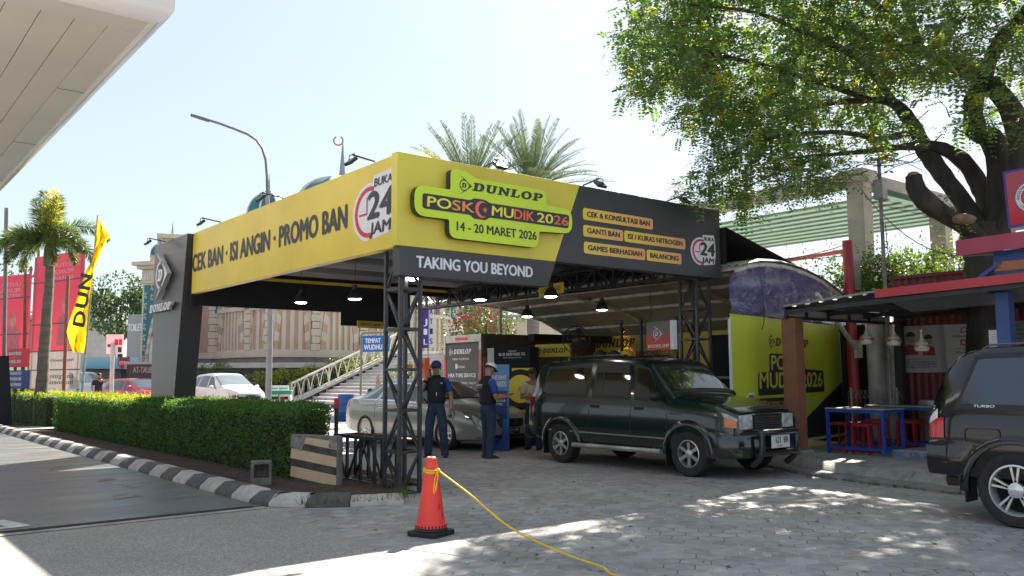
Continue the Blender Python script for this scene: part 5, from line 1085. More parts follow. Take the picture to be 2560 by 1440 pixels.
b=M(); b.flat(F,circ(.38,.42,.235,32),.008); b.obj('emblem',m_wht,r); b=M(); b.flat(F,circ(.38,.42,.16,28),.011,0); b.flat(F,circ(.38,.42,.118,28),.014,1); b.bar(F.p(.30,.33,.018),F.p(.46,.52,.018),.012,.003,2); b.bar(F.p(.33,.36,.018),F.p(.43,.36,.018),.02,.003,2); b.obj('emblem_centre',[m_red,m_yel,mat('teal_print',(.05,.3,.3),.5)],r)
b=M()
def ringtext(s,cx,cy,rad,a0,a1,h,flip=False):
    for i,ch in enumerate(s):
        if ch==' ': continue
        a=R_(a0+(a1-a0)*i/max(1,len(s)-1)); o_=F.p(cx+rad*math.cos(a),cy+rad*math.sin(a)); t=a-pi/2 if not flip else a+pi/2
        text(b,Fr(o_,F.x*math.cos(t)+F.y*math.sin(t),F.y*math.cos(t)-F.x*math.sin(t)),ch,0,-h/2,h,None,.01,0,.011,0,'c')
ringtext('REGIONAL PERGURUAN',.38,.42,.197,178,20,.04); ringtext('INDONESIA',.38,.42,.197,215,325,.04,True); b.obj('lettering',m_ink,r)
b=M(); b.bar((.05,-.02,-.02),(.05,-1.4,.03),.05,.05); b.bar((.05,-.05,-.04),(.05,-.05,-.2),.06,.04); b.obj('bracket',m_galv,r)
# ---- pergola with green slatted roof
m_conc=mat('pale_concrete',(.34,.33,.30),.85,.15,2,bump=.1); m_gfab=mat('green_roof_fabric',(.04,.26,.16),.6,.12,1.); m_gfab.node_tree.nodes['Principled BSDF'].inputs['Transmission Weight'].default_value=.25
pg=T('roof_pergola','large pale concrete pergola with green roof cloth between slats behind the kiosks','pergola',(14.2,1.6,0))
for i,(x,y) in enumerate(((0,0),(4.3,0),(0,10.5),(4.3,10.5))): b=M(); b.box(x-.22,x+.22,y-.22,y+.22,0,6.2); b.obj('pillar',m_conc,pg,bevel=.02)
b=M(); b.box(-.32,.32,-.3,.3,6.2,6.5); b.box(-.2,.2,.3,12,6.12,6.48); b.box(.32,6.6,-.25,.2,6.12,6.42); b.obj('ring_beam',m_conc,pg,bevel=.01)
b=M(); b.poly([(.45,-.35,5.92),(5.9,-.35,5.92),(5.9,12,5.92),(.45,12,5.92)]); b.obj('roof_cloth',m_gfab,pg)
for i in range(9): x=.55+i*.63; b=M(); b.box(x,x+.13,-.12,12,5.875,5.905); b.obj('slat',m_conc,pg)
b=M(); b.box(.24,5.9,.35,.4,5.92,6.1); b.obj('edge_angle',m_galv,pg)
b=M(); g=[[V3((.3+3.8*i/12,-.05+.05*math.sin(i*1.3),z+ (.0 if k else -.0)+ (-.35*math.sin(pi*i/12)*0 if k else -.15*(i/12)))) for k,z in enumerate((3.0,3.7,4.35))] for i in range(13)]; b.rings(g,0,False,False); o=b.obj('canvas_screen',mat('off_white_canvas',(.52,.50,.47),.8,.1,2),loc=(14.2,1.6,0),smooth=60,fix=False); tag(o,'off white canvas stretched between the two pergola pillars','canvas')
# thin lamp mast with round net
p=at(2213,720,15.8); r=T('thin_mast','thin rusty mast with a small grey box in front of the pergola','mast',(p.x,p.y,0)); h_=at(2203,400,15.8).z
b=M(); b.tube([(0,0,.1),(0,0,h_)],.035,8); b.obj('pole',mat('rusty_pole',(.12,.09,.085),.6,.3,6,c2=(.3,.28,.26)),r); b=M(); b.box(-.09,.09,-.09,.09,h_-.75,h_-.38); b.obj('box',m_galv,r)
b=M()
for i in range(22): a=2*pi*i/22; a2=2*pi*(i+1)/22; [b.bar((rr*math.cos(a),rr*math.sin(a),h_+z),(rr*math.cos(a2),rr*math.sin(a2),h_+z),.012,.012) for rr,z in((.28,-.02),(.2,.0),(.1,.01))]
for i in range(11): a=2*pi*i/11; b.bar((0,0,h_+.02),(.28*math.cos(a),.28*math.sin(a),h_-.02),.012,.012)
b.obj('round_net',m_galv,r)
b=M(); 
for a,c,s in(((2150,470,16.2),(2395,640,15),.3),((2213,560,15.8),(2240,790,15),.25),((1930,650,17),(2113,612,16),.05),((1870,640,17.5),(2110,640,16.1),.06)): b.tube(arc3(at(*a),at(*c),s,10),.008,4)
o=b.obj('overhead_cable',m_lamp,fix=False); tag(o,'thin black service cables slung between pergola, mast and red pipe','cable')
# ---- filling-station canopy at upper left
m_sof=mat('soffit_planks',(.72,.70,.65),.45,.05,.6); m_bord=mat('soffit_border',(.72,.71,.69),.4,.05,.6); m_fas=mat('pale_fascia_metal',(.74,.71,.71),.25,.05,1.,spec=.6,coat=.3)
gc=T('station_canopy','pale metal filling station canopy with plank soffit cutting the upper left corner','canopy',(0,0,0))
b=M(); 
for i in range(26):
    x1=-3.62-i*.30; b.box(x1-.292,x1,-.33,26,5.0,5.02)
b.obj('soffit_plank',m_sof,gc)
b=M(); b.box(-11.3,-3.62,-.33,26,5.024,5.05); b.obj('seam_backing',m_lamp,gc)
b=M(); b.box(-3.615,-3.32,-.33,26,4.985,5.03); b.box(-11.3,-3.32,-.72,-.335,4.985,5.03); b.obj('soffit_border',m_bord,gc)
b=M(); sec=[(0,4.97),(.03,4.955),(.13,5.01),(.17,5.08),(.17,5.55),(0,5.6)]
b.rings([[V3((-11.4,-.72-a,z)) for a,z in sec],[V3((-3.32+a,-.72-a,z)) for a,z in sec],[V3((-3.32+a,26,z)) for a,z in sec]],0,True)
b.obj('fascia',m_fas,gc,smooth=35)
b=M(); b.box(-11.3,-3.2,-.7,26,5.6,5.7); b.obj('roof',m_fas,gc)
b=M()
for y in[2,5,8,11,14,17,20,23]: b.box(-3.62,-3.32,y,y+.012,4.982,4.99)
for x in[-5.5,-7.5,-9.5]: b.box(x,x+.012,-.72,-.33,4.982,4.99)
b.box(-11,-3.42,9.1,9.115,4.995,5.0); b.obj('panel_joint',m_lamp,gc)
for y in(3,16): b=M(); b.box(-9.3,-8.7,y-.3,y+.3,0,5.0); b.obj('column',m_conc,gc)
# ------------------------------------------------------------ domed prayer hall with its plinth
m_crm=mat('cream_render',(.56,.51,.42),.8,.06,1.); m_pnk=mat('terracotta_render',(.47,.32,.25),.8,.07,1.); m_teal=mat('teal_tile',(.02,.15,.17),.5,.12,2); m_stone=mat('grey_stone_cladding',(.17,.165,.16),.85,.35,1.5,c2=(.28,.27,.255)); m_bead=mat('white_relief',(.62,.60,.56),.7)
m_shade=mat('dark_opening',(.20,.16,.14),.8); m_gold=MATS['copper_band']; m_gril=mat('gilt_grille',(.42,.27,.12),.5,.4,14,c2=(.16,.09,.05))
def g0(u,d): p=at(u,945,d); return V3((p.x,p.y,0))
mos=T('prayer_hall','cream and terracotta hall with teal panels, striped arches and teal domes far behind the canopy','building')
PL=[g0(u,d) for u,d in((432,52),(538,51.5),(618,48.6),(668,48),(786,49),(905,51.5),(1015,54.5),(1130,58),(1250,62))]
def swirl(b,F,cx,cy,r,d,m):
    for s in(1,-1):
        P=[(cx+s*(r*.5-.0)*0+s*r*.45*math.cos(t)*(1-.5*(t/5)),cy+s*r*.5+r*.45*math.sin(t)*(1-.5*(t/5))) for t in[5*i/9 for i in range(10)]]
        for p,q in zip(P,P[1:]): b.bar(F.p(p[0],p[1],d),F.p(q[0],q[1],d),r*.2,.03,m,F.n)
def quoins(b,F,x0,x1,z0,z1,h,d):
    z=z0;i=0
    while z<z1-.05: b.fbox(F,x0+(.06 if i%2 else 0),x1-(.06 if i%2 else 0),z+.02,min(z+h,z1)-.02,0,d,0); z+=h;i+=1
for i in range(8):
    P,Q=PL[i],PL[i+1]; dx=Q-P; W=dx.length; F=Fr(P,dx,(0,0,1))
    b=M(); b.fbox(F,0,W,0,2.2,-1.2,.12); b.obj('plinth',m_stone,mos); b=M(); b.fbox(F,-.05,W+.05,2.62,2.98,-1.2,.22); b.obj('string_course',m_crm,mos)
    b=M(); b.fbox(F,0,W,2.2,2.62,-1.2,.10); b.obj('base_band',m_stone,mos)
    if i==0:
        b=M(); b.fbox(F,0,W,2.98,9.6,-1.,0,0); b.obj('wall',m_pnk,mos); b=M(); quoins(b,F,.0,.5,2.98,9.6,.42,.1); quoins(b,F,W-.5,W,2.98,9.6,.42,.1); b.obj('quoin',m_crm,mos); continue
    b=M(); b.fbox(F,0,W,2.98,9.6,-1.,-.25,0); b.obj('wall',m_crm,mos)
    cw=min(.62,W*.2)
    for x0 in(-cw/2,W-cw/2): b=M(); quoins(b,F,x0,x0+cw,2.98,5.6,.42,.10); b.fbox(F,x0,x0+cw,5.6,9.6,-.25,.06); b.obj('column',m_crm,mos)
    for x in(0,W):
        b=M(); b.ext(F,[(x-cw*.30,5.35),(x+cw*.30,5.35),(x+cw*.48,7.9),(x-cw*.48,7.9)],.06,.13); pn=b.obj('teal_panel',m_teal,mos)
        b=M(); [swirl(b,F,x,z,.27,.15,0) for z in(5.75,6.45,7.15)]; b.obj('relief',m_bead,pn)
    # balustrade
    b=M(); n=max(3,int((W-cw)/.42)*2+1); s_=(W-cw)/n
    for k in range(n): b.fbox(F,cw/2+k*s_,cw/2+(k+1)*s_,3.05,5.3,-.2,.0 if k%2 else .05,k%2)
    b.fbox(F,cw/2,W-cw/2,5.3,5.55,-.25,.14,0); b.fbox(F,cw/2,W-cw/2,2.98,3.05,-.2,.1,0); b.obj('balustrade',[m_crm,m_pnk],mos)
    # striped pointed arch
    aw_=(W-cw)/2; cx=W/2; b=M(); N=11
    def ap(t,r): # t -1..1
        s=1 if t>0 else -1; u_=abs(t); return (cx+s*aw_*r*(1-u_)**.8 if False else cx+s*aw_*r*math.cos(u_*0+ (1-u_)*pi/2*0), 0)
    for s in(1,-1):
        O=[];I=[]
        for k in range(N+1):
            t=k/N; x=1-t**1.7; z=t
            O.append((cx+s*aw_*.98*x,3.05+5.9*z)); I.append((cx+s*aw_*.72*x,3.05+5.0*z))
        for k in range(N):
            p=[I[k],O[k],O[k+1],I[k+1]]; b.ext(F,p if s>0 else p[::-1],-.2,.10,k%2)
    b.obj('striped_arch',[m_pnk,m_crm],mos)
    b=M(); P_=[(cx+s*aw_*.34*(1-(k/8)**1.6),5.55+2.0*k/8) for s,rg in((1,range(9)),(-1,range(7,-1,-1))) for k in rg]; b.ext(F,P_,-.24,-.15); b.obj('window_grille',m_gril,mos)
b=M(); b.poly([p+V3((0,0,9.6)) for p in PL]+[PL[-1]+V3((8,12,9.6)),PL[0]+V3((8,12,9.6))]); b.obj('roof',m_crm,mos)
# tower at the left end
p0=g0(345,50.5); p1=g0(395,50.2); dx=(p1-p0); W=dx.length*1.9; F=Fr(p0,dx,(0,0,1)); w1=dx.length*1.0
b=M(); b.fbox(F,.08,W,1.9,7.45,-2.6,0); b.obj('tower_wall',m_crm,mos); b=M(); b.fbox(F,-.1,W+.1,1.5,1.9,-2.7,.12); b.obj('tower_base',m_crm,mos)
b=M(); b.fbox(F,.22,W-.2,2.0,6.95,0,.03); tp=b.obj('teal_panel',m_teal,mos); b=M(); [swirl(b,F,.30+x,2.6+z*.62,.2,.05,0) for z in range(7) for x in(.05,W-.9,) ]; [swirl(b,F,W*.3+.2*x,5.6+z*.6,.2,.05,0) for z in(0,1,2) for x in(0,2)]; b.obj('relief',m_bead,tp)
b=M(); N=10
for k in range(N):
    for s in(1,-1):
        z0=2.0+3.0*k/N;z1=2.0+3.0*(k+1)/N; a0=.42*(1-(k/N)**1.8);a1=.42*(1-((k+1)/N)**1.8); P_=[(W*.42+s*a0,z0),(W*.42+s*(a0+.22),z0),(W*.42+s*(a1+.18),z1),(W*.42+s*a1,z1)]; b.ext(F,P_ if s>0 else P_[::-1],.03,.10,k%2)
b.obj('striped_arch',[m_pnk,m_crm],mos); b=M(); b.fbox(F,W*.42-.36,W*.42+.36,2.2,3.9,.03,.06); b.obj('niche',m_bead,mos)
b=M(); b.fbox(F,-.08,W+.08,7.05,7.2,-2.7,.12); b.fbox(F,.0,W,7.2,7.9,-2.6,.03); b.fbox(F,-.2,W+.2,7.9,8.1,-2.8,.25); b.fbox(F,-.42,W+.42,8.1,8.35,-3.0,.45); b.obj('cornice',m_crm,mos,bevel=.04)
b=M(); [b.fbox(F,.05+k*.16,.12+k*.16,7.28,7.82,.03,.05) for k in range(int(W/.16))]; b.obj('frieze',m_bead,mos)
def dome(u,v,d,rpx,name_h,spire,hgt=1.15,base=9.6):
    c=at(u,v,d); r=rpx/FPX*d; z0=c.z-r*hgt
    b=M(); b.lathe([(r*1.0*math.cos(a),z0+r*hgt*math.sin(a)) for a in[R_(x) for x in range(-12,90,8)]]+[(.02,z0+r*hgt)],(c.x,c.y,0),28); dm=b.obj('dome',m_teal,mos,smooth=50)
    b=M()
    for k in range(8): b.tube([(c.x+r*1.01*math.cos(a)*math.cos(2*pi*k/8),c.y+r*1.01*math.cos(a)*math.sin(2*pi*k/8),z0+r*hgt*1.01*math.sin(a)) for a in[R_(x) for x in range(-10,91,10)]],r*.045,6)
    b.obj('rib',m_bead,dm,smooth=50)
    b=M(); b.lathe([(r*1.06,z0-r*.3),(r*1.06,z0-r*.2),(r*.98,z0-r*.15),(r*.95,max(0,z0-r*1.4))],(c.x,c.y,0),24,cap=False); b.obj('drum',m_crm,dm,smooth=40)
    b=M(); h=spire/FPX*d; b.lathe([(r*.22,c.z-.05),(r*.18,c.z+.12),(r*.09,c.z+.25),(r*.07,c.z+.4),(.01,c.z+h)],(c.x,c.y,0),10)
    b.obj('spire',mat('grey_blue_spire',(.25,.28,.36),.4),dm,smooth=40); return c,h,dm
dome(672,484,53,55,0,50); c,h,dm=dome(856,447,58,116,0,106,.62); dome(402,610,50.5,24,0,4); 
q=at(846,352,58); b=M(); n_=V3((-.6,-.8,0)); b.tube([q+V3((.8,-.6,0))*.32*math.cos(t)+V3((0,0,.32*math.sin(t))) for t in[R_(-240+300*i/12) for i in range(13)]],.06,6); b.obj('crescent_finial',m_gold,dm)
for u,v,d in((431,555,56),): b=M(); q=at(u,590,d); b.lathe([(.12,q.z-1),(.1,q.z),(.01,at(u,v,d).z)],(q.x,q.y,0),8); b.obj('spire',MATS['grey_blue_spire'],mos)
p0=g0(392,55);p1=g0(560,56.5); dx=p1-p0; F=Fr(p0,dx,(0,0,1)); W=dx.length; zt=at(470,584,55).z; b=M(); b.fbox(F,0,W,5,zt-.3,-4,0); b.fbox(F,-.3,W+.3,zt-.3,zt,-4.3,.3); b.fbox(F,-.15,W+.15,zt-.75,zt-.55,-4.1,.12); b.obj('upper_storey',m_crm,mos,bevel=.04)
# plinth terrace wall, stairs, rails
m_dkst=mat('dark_rubble_wall',(.03,.033,.042),.75,.5,5,bump=.8,bsc=9,c2=(.065,.068,.075)); m_cop=mat('pale_coping',(.45,.44,.43),.75,.1,2)
tw=T('terrace_wall','dark rubble terrace wall with pale coping below the prayer hall','wall'); TP=[g0(u,d) for u,d in((300,48),(428,46.5),(560,45.6),(760,46.5),(905,48.5))]
for P,Q in zip(TP,TP[1:]):
    F=Fr(P,Q-P,(0,0,1)); L_=(Q-P).length; b=M(); b.fbox(F,0,L_,0,2.0,-.4,0); b.obj('wall',m_dkst,tw); b=M(); b.fbox(F,-.05,L_+.05,2.0,2.28,-.5,.1); b.obj('coping',m_cop,tw)
st_=T('terrace_stairs','white stairs climbing from the lot to the prayer hall terrace','stairs',(13.4,31.6,0))
b=M()
for i in range(16): b.box(.38*i,.38*(i+1),-9.5,0,0,.168*(i+1)-.02,1); b.box(.38*i-.03,.38*(i+1),-9.5,0,.168*(i+1)-.02,.168*(i+1),0)
b.box(6.08,12,-9.5,0,0,2.68,0); b.obj('tread',[mat('white_stair_stone',(.62,.61,.60),.6,.06,1),mat('stair_riser',(.40,.40,.41),.7,.1,2)],st_)
b=M(); b.rings([[V3((-.3,y,0)),V3((-.3,y,.15)),V3((5.9,y,2.75)),V3((9,y,2.75)),V3((9,y,0))] for y in(.0,.35)],0); b.obj('side_wall',m_dkst,st_); b=M(); b.bar((-.4,.18,.18),(5.95,.18,2.84),.45,.14); b.bar((5.95,.18,2.84),(9,.18,2.84),.45,.14); b.obj('coping',m_cop,st_)
m_wrail=mat('cream_rail',(.66,.63,.56),.6)
def rail(P,Q,h,label,n):
    r=T('wavy_railing',label,'railing',P); D=Q-P; b=M(); b.bar((0,0,h),D+V3((0,0,h)),.09,.09); b.bar((0,0,.05),D+V3((0,0,.05)),.09,.09)
    for i in range(n+1): b.bar(D*(i/n),D*(i/n)+V3((0,0,h)),.05,.05) if i%4==0 else None
    for i in range(n):
        pts=[D*((i+t)/n)+V3((0,0,.08+(h-.12)*(1-(2*t-1)**2))) for t in[k/6 for k in range(7)]]; b.tube(pts,.025,5)
    b.obj('rail',m_wrail,r,fix=False); return r
rail(at(722,1000,45.5),at(818,968,46.5),.85,'cream wavy railing on the ramp behind the lamp post and bins',8)
rail(V3((13.1,31.8,.25)),V3((19.3,31.8,2.9)),.95,'cream wavy railing climbing beside the white stairs',12)
b=M(); P=at(690,1010,46.2);Q=at(1010,905,48); b.rings([[V3((P.x,P.y,0)),V3((P.x,P.y,.5)),V3((Q.x,Q.y,2.0)),V3((Q.x,Q.y,0))],[V3((P.x+.5,P.y+.6,0)),V3((P.x+.5,P.y+.6,.5)),V3((Q.x+.5,Q.y+.6,2.0)),V3((Q.x+.5,Q.y+.6,0))]],0); o=b.obj('ramp_wall',m_dkst); tag(o,'dark sloping ramp wall carrying the cream railing','wall')
# ---- street lamp, bins, drum, signs in the lot
m_lpole=mat('lamp_post_grey',(.27,.27,.29),.5,.12,3); m_lpole2=mat('lamp_arm',(.16,.14,.17),.5,.1,3)
p=at(671,990,33); r=T('street_lamp','tall grey street lamp with a long curved arm in front of the teal dome','street lamp',(p.x,p.y,0)); o_=V3((p.x,p.y,0))
PP=[at(u,v,33)-o_ for u,v in((668,490),(667,440),(664,400),(655,370),(640,349),(618,335),(585,322),(550,309),(518,299))]
b=M(); b.tube([(0,0,0),(0,0,.6),(0,0,5.5),PP[0]],[.13,.12,.10,.075],10); b.obj('pole',m_lpole,r,smooth=50); b=M(); b.tube(PP,.05,8); b.obj('arm',m_lpole2,r,smooth=50)
a,c=at(522,302,33)-o_,at(477,288,33)-o_; b=M(); d_=(c-a); s_=d_.cross(V3((0,0,1))).normalized(); b.rings([[a+d_*t+s_*w_+V3((0,0,z)) for w_,z in((-k,0),(-k*.7,.06),(k*.7,.06),(k,0),(k*.6,-.05),(-k*.6,-.05))] for t,k in((0,.08),(.25,.15),(.6,.13),(1,.04))],0); b.obj('lamp_head',mat('lamp_head_grey',(.12,.12,.13),.5),r,smooth=40)
m_grn=mat('green_bin_plastic',(.02,.24,.14),.5); 
for u,l in((690,'left white and green litter bin behind the hedge'),(714,'right white and green litter bin behind the hedge')):
    p=at(u,990,36); r=T('litter_bin',l,'bin',(p.x,p.y,0),R_(-38),'litter bins at the stairs'); b=M(); b.box(-.24,.24,-.2,.2,.1,.8); b.obj('body',mat('white_bin',(.58,.62,.6),.6),r,bevel=.02); b=M(); b.box(-.27,.27,-.23,.23,.8,.95); b.box(-.26,-.2,-.22,.22,.0,.8); b.obj('lid',m_grn,r,bevel=.02); b=M(); b.box(-.15,.15,-.206,-.2,.58,.7); b.obj('slot',m_dark,r)
A=at(672,978,36.5);Bq=at(722,976,36.5); dx=V3((Bq.x-A.x,Bq.y-A.y,0)); r=T('bin_sign','small white sign reading TEMPAT SAMPAH above the litter bins','sign',(A.x,A.y,0)); F=Fr((0,0,0),dx,(0,0,1)); W=dx.length; b=M(); b.fbox(F,0,W,A.z-.02,A.z+.24,-.03,0); b.fbox(F,.05,.1,0,A.z,-.03,-.01); b.fbox(F,W-.1,W-.05,0,A.z,-.03,-.01); b.obj('board',m_wht,r); b=M(); text(b,F,'TEMPAT SAMPAH',.06,A.z+.07,.08,W*.85,.02,0,.004); b.obj('lettering',m_grn,r)
p=at(865,1048,29.5); b=M(); b.lathe([(.27,0),(.29,.03),(.29,.28),(.305,.30),(.29,.32),(.29,.58),(.305,.60),(.29,.62),(.29,.86),(.27,.9),(.25,.9),(.25,.86),(.01,.85)],(p.x,p.y,0),24); o=b.obj('plastic_drum',mat('blue_drum_plastic',(.012,.085,.33),.4,.1,3),smooth=40); tag(o,'bright blue plastic drum behind the silver car boot','drum')
A=at(906,880,28);Bq=at(973,878,27.6); dx=V3((Bq.x-A.x,Bq.y-A.y,0)); W=dx.length; r=T('direction_sign','blue sign reading TEMPAT WUDHU with a white bent arrow on a pipe frame','sign',(A.x,A.y,0)); F=Fr((0,0,0),dx,(0,0,1)); z=A.z; H=at(906,840,28).z-z
b=M(); b.fbox(F,0,W,z,z+H,-.03,0); b.obj('board',mat('sign_blue',(.01,.14,.48),.4,.03),r); b=M(); text(b,F,'TEMPAT',W*.1,z+H*.56,H*.27,W*.58,.03,0,.004); text(b,F,'WUDHU',W*.06,z+H*.14,H*.30,W*.68,.03,0,.004)
b.flat(F,[(W*.78,z+H*.72),(W*.93,z+H*.72),(W*.93,z+H*.42),(W*.98,z+H*.42),(W*.895,z+H*.18),(W*.81,z+H*.42),(W*.86,z+H*.42),(W*.86,z+H*.62),(W*.78,z+H*.62)],.004); b.obj('lettering',m_wht,r)
b=M(); b.tube([F.p(-.08,0,-.05),F.p(-.08,z+H+.02,-.05),F.p(-.02,z+H+.10,-.05),F.p(W+.2,z+H+.10,-.05)],.035,8); b.obj('pipe_frame',mat('olive_pipe',(.22,.21,.15),.5,.1,4),r,smooth=50)
p=at(1064,960,27); b=M(); b.box(p.x-.09,p.x+.09,p.y-.09,p.y+.09,0,at(1064,895,27).z); b.bar(p+V3((-.5,.3,.55)),p+V3((.35,-.25,.55)),.12,.12); o=b.obj('red_standpipe',mat('orange_red_post',(.36,.07,.03),.5)); tag(o,'orange red post with a cross arm behind the phoning man','post')
p=at(945,960,36); b=M(); b.lathe([(.22,.3),(.2,.34),(.14,.36),(.05,1.0),(.01,1.02)],p-V3((0,0,.6)),16); o=b.obj('faded_cone',mat('faded_orange',(.48,.33,.26),.7)); tag(o,'faded orange cone standing on the white stairs','traffic cone')
def vbanner(u0,v0,u1,v1,d,m1,m2,s,label):
    A=at(u0,v1,d);B=at(u1,v1,d);x=V3((B.x-A.x,B.y-A.y,0));W=x.length;H=at(u0,v0,d).z-A.z; r=T('vertical_banner',label,'banner',A); F=Fr((0,0,0),x,(0,0,1)); b=M(); b.fbox(F,0,W,0,H,-.02,0); b.obj('cloth',m1,r); b=M(); vtext(b,F,s,W*.5,H*.80,H*.13,H*.24,.02,0,W*.55); b.obj('lettering',m2,r)
    b=M(); b.tube([F.p(-.03,-A.z,0),F.p(-.03,H+.2,0)],.03,6); b.obj('pole',m_lpole,r)
m_pur=mat('purple_cloth',(.06,.035,.28),.7,.1,1)
vbanner(1056,765,1071,870,40,m_pur,m_wht,' JIL','narrow purple banner with white letters beside the truck'); vbanner(1072,765,1084,868,40.4,m_wht,m_ink,'ATIS','narrow white banner with dark letters beside the purple one')
# ---- far left: banners, signs, flag, walls
m_rb=gradmat('red_banner_print',(.74,.24,.27),(.58,.13,.19),2,1.,5.,.6,(.70,.17,.22)); m_wb=mat('white_banner_print',(.62,.58,.56),.6,.03); m_pk=mat('pink_print',(.66,.16,.19),.6)
def camp(u0,u1,vt,vm,vb,d0,d1,label,txt):
    A=at(u0,945,d0);B=at(u1,945,d1);x=V3((B.x-A.x,B.y-A.y,0));W=x.length; r=T('campaign_banner',label,'banner',(A.x,A.y,0),0,'red and white campaign banners seen from behind'); F=Fr((0,0,0),x,(0,0,1)); d=(d0+d1)/2
    zt,zm,zb=at(u0,vt,d).z,at(u0,vm,d).z,max(.3,at(u0,vb,d).z)
    b=M(); b.fbox(F,0,W,zm,zt,-.02,0); b.obj('red_cloth',m_rb,r); b=M(); b.fbox(F,0,W,zb,zm,-.02,0); b.obj('white_cloth',m_wb,r)
    b=M(); [b.fbox(F,0,W,z-.02,z+.02,0,.012) for z in(zm,zm+(zt-zm)*.28,zm+(zt-zm)*.72,zb+(zm-zb)*.5)]; b.obj('batten',m_lamp,r)
    G=Fr(F.p(W,0,0),-F.x,(0,0,1))          # writing seen from behind, so it runs backwards
    b=M(); 
    for i,(s,k,hh) in enumerate(txt): text(b,G,s,W*.12,zb+(zm-zb)*k,hh,W*.5,.015,0,-.006)
    b.obj('dark_lettering',m_ink,r); b=M(); text(b,G,'UNTUK',W*.2,zm+(zt-zm)*.86,.16,W*.4,.02,0,-.006); text(b,G,'MELANGKAH',W*.2,zm+(zt-zm)*.79,.16,W*.5,.02,0,-.006); text(b,G,'BERSAMA',W*.2,zm+(zt-zm)*.72,.16,W*.45,.02,0,-.006); b.obj('white_lettering',mat('rose_print',(.75,.35,.38),.6),r)
    b=M()
    for cx,k in((W*.3,1.),(W*.68,1.15)):
        z=zm+(zt-zm)*.22; s=(zt-zm)*.28*k; b.flat(F,[(cx-s*.45,z-s*.5),(cx+s*.45,z-s*.5),(cx+s*.4,z+s*.35),(cx+s*.14,z+s*.5),(cx-s*.14,z+s*.5),(cx-s*.4,z+s*.35)],.006,0); b.flat(F,circ(cx,z+s*.72,s*.2,14,0,2*pi,s*.25),.008,1); b.flat(F,circ(cx,z+s*.80,s*.24,12,0,pi,s*.22),.010,0)
    b.obj('printed_figures',[m_pk,mat('rose_face_print',(.68,.30,.28),.6)],r)
    b=M(); [b.fbox(F,x0,x0+.07,0,zt+.3,-.1,-.03) for x0 in(.1,W-.2)]; b.obj('frame_post',m_brown,r)
camp(72,198,635,878,972,34,32,'right large red and white campaign banner behind the feather palm',(('Melayani Sepenuh Hati',.72,.11),('Energizing',.28,.16),('Indonesia',.12,.16)))
camp(-60,66,690,895,975,36,34.6,'left large red and white campaign banner cut by the picture edge',(('Melayani Sepenuh Hati',.72,.11),('Energizing',.28,.16)))
def ssign(u0,v0,u1,v1,d,m1,lines,label):
    A=at(u0,v1,d);B=at(u1,v1-3,d-.4);x=V3((B.x-A.x,B.y-A.y,0));W=x.length;H=at(u0,v0,d).z-A.z; r=T('boxed_sign',label,'sign',A); F=Fr((0,0,0),x,(0,0,1)); b=M(); b.fbox(F,0,W,0,H,-.25,0); b.obj('box',m1,r); b=M()
    for i,s in enumerate(lines): text(b,F,s,W*.08,H*(1-(i+.8)/(len(lines)+.3)),H*.16,W*.84,.02,0,.004)
    b.obj('lettering',m_wht,r); b=M(); b.fbox(F,W*.2,W*.26,-A.z,0,-.2,-.12); b.fbox(F,W*.7,W*.76,-A.z,0,-.2,-.12); b.obj('leg',m_lamp,r)
ssign(18,872,55,918,29,m_red,('DILARANG MEROKOK','DI AREAL SPBU'),'small red boxed sign with white capitals behind the first hedge'); ssign(18,926,55,972,28.6,mat('sign_dark_blue',(.03,.07,.26),.5),('KENDARAAN STOP','DAN MATIKAN MESIN','DI JALUR PENGISIAN'),'small blue boxed sign with white capitals below the red one')
for u,vt,d,rr,l,m_ in((12,520,27,.06,'dark slim pole at the left picture edge',m_lpole2),(60,640,33.5,.05,'brown pole behind the left campaign banner',m_brown),(160,690,30,.06,'leaning brown pole right of the feather palm',m_brown)):
    p=at(u,985,d); q=at(u+(10 if u==160 else 4),vt,d); b=M(); b.tube([(p.x,p.y,0),q],rr,8); o=b.obj('pole',m_,smooth=50); tag(o,l,'pole')
p=at(5,980,26.5); b=M(); b.rings([[V3((p.x-.25,p.y,0)),V3((p.x+.3,p.y-.2,0)),V3((p.x+.3,p.y-.1,0)),V3((p.x-.25,p.y+.1,0))],[V3((p.x-.1,p.y,2.2)),V3((p.x+.12,p.y-.1,2.2)),V3((p.x+.12,p.y,2.2)),V3((p.x-.1,p.y+.1,2.2))]],0); o=b.obj('folded_parasol',m_dark); tag(o,'folded black parasol at the left picture edge','parasol')
see_through(m_rb,.45); see_through(m_wb,.4)
r=T('feather_flag','yellow feather flag with black letters waving on a slim pole','flag',g0(203,26)); O=g0(203,26)
rows=[(545,243,246),(565,241,262),(590,239,275),(608,237,262),(630,235,252),(655,228,243),(680,214,233),(715,203,229),(758,189,224),(800,174,220),(829,167,217),(858,174,214),(881,184,211)]
b=M(); g=[]
for i,(v,ul,ur) in enumerate(rows): g.append([at(ul+(ur-ul)*k/6,v,26+.18*math.sin(k*1.1+i*.8))-O for k in range(7)])
b.rings(g,0,False,False); b.obj('cloth',see_through(mat('yellow_flag_cloth',(.88,.66,.02),.6,.04,2),.5),r,smooth=60,fix=False); MATS['yellow_flag_cloth'].node_tree.nodes['Principled BSDF'].inputs['Emission Strength'].default_value=0
b=M(); b.tube([(0,0,0),at(244,538,26)-O],[.04,.02],8); b.obj('pole',m_galv,r)
b=M(); 
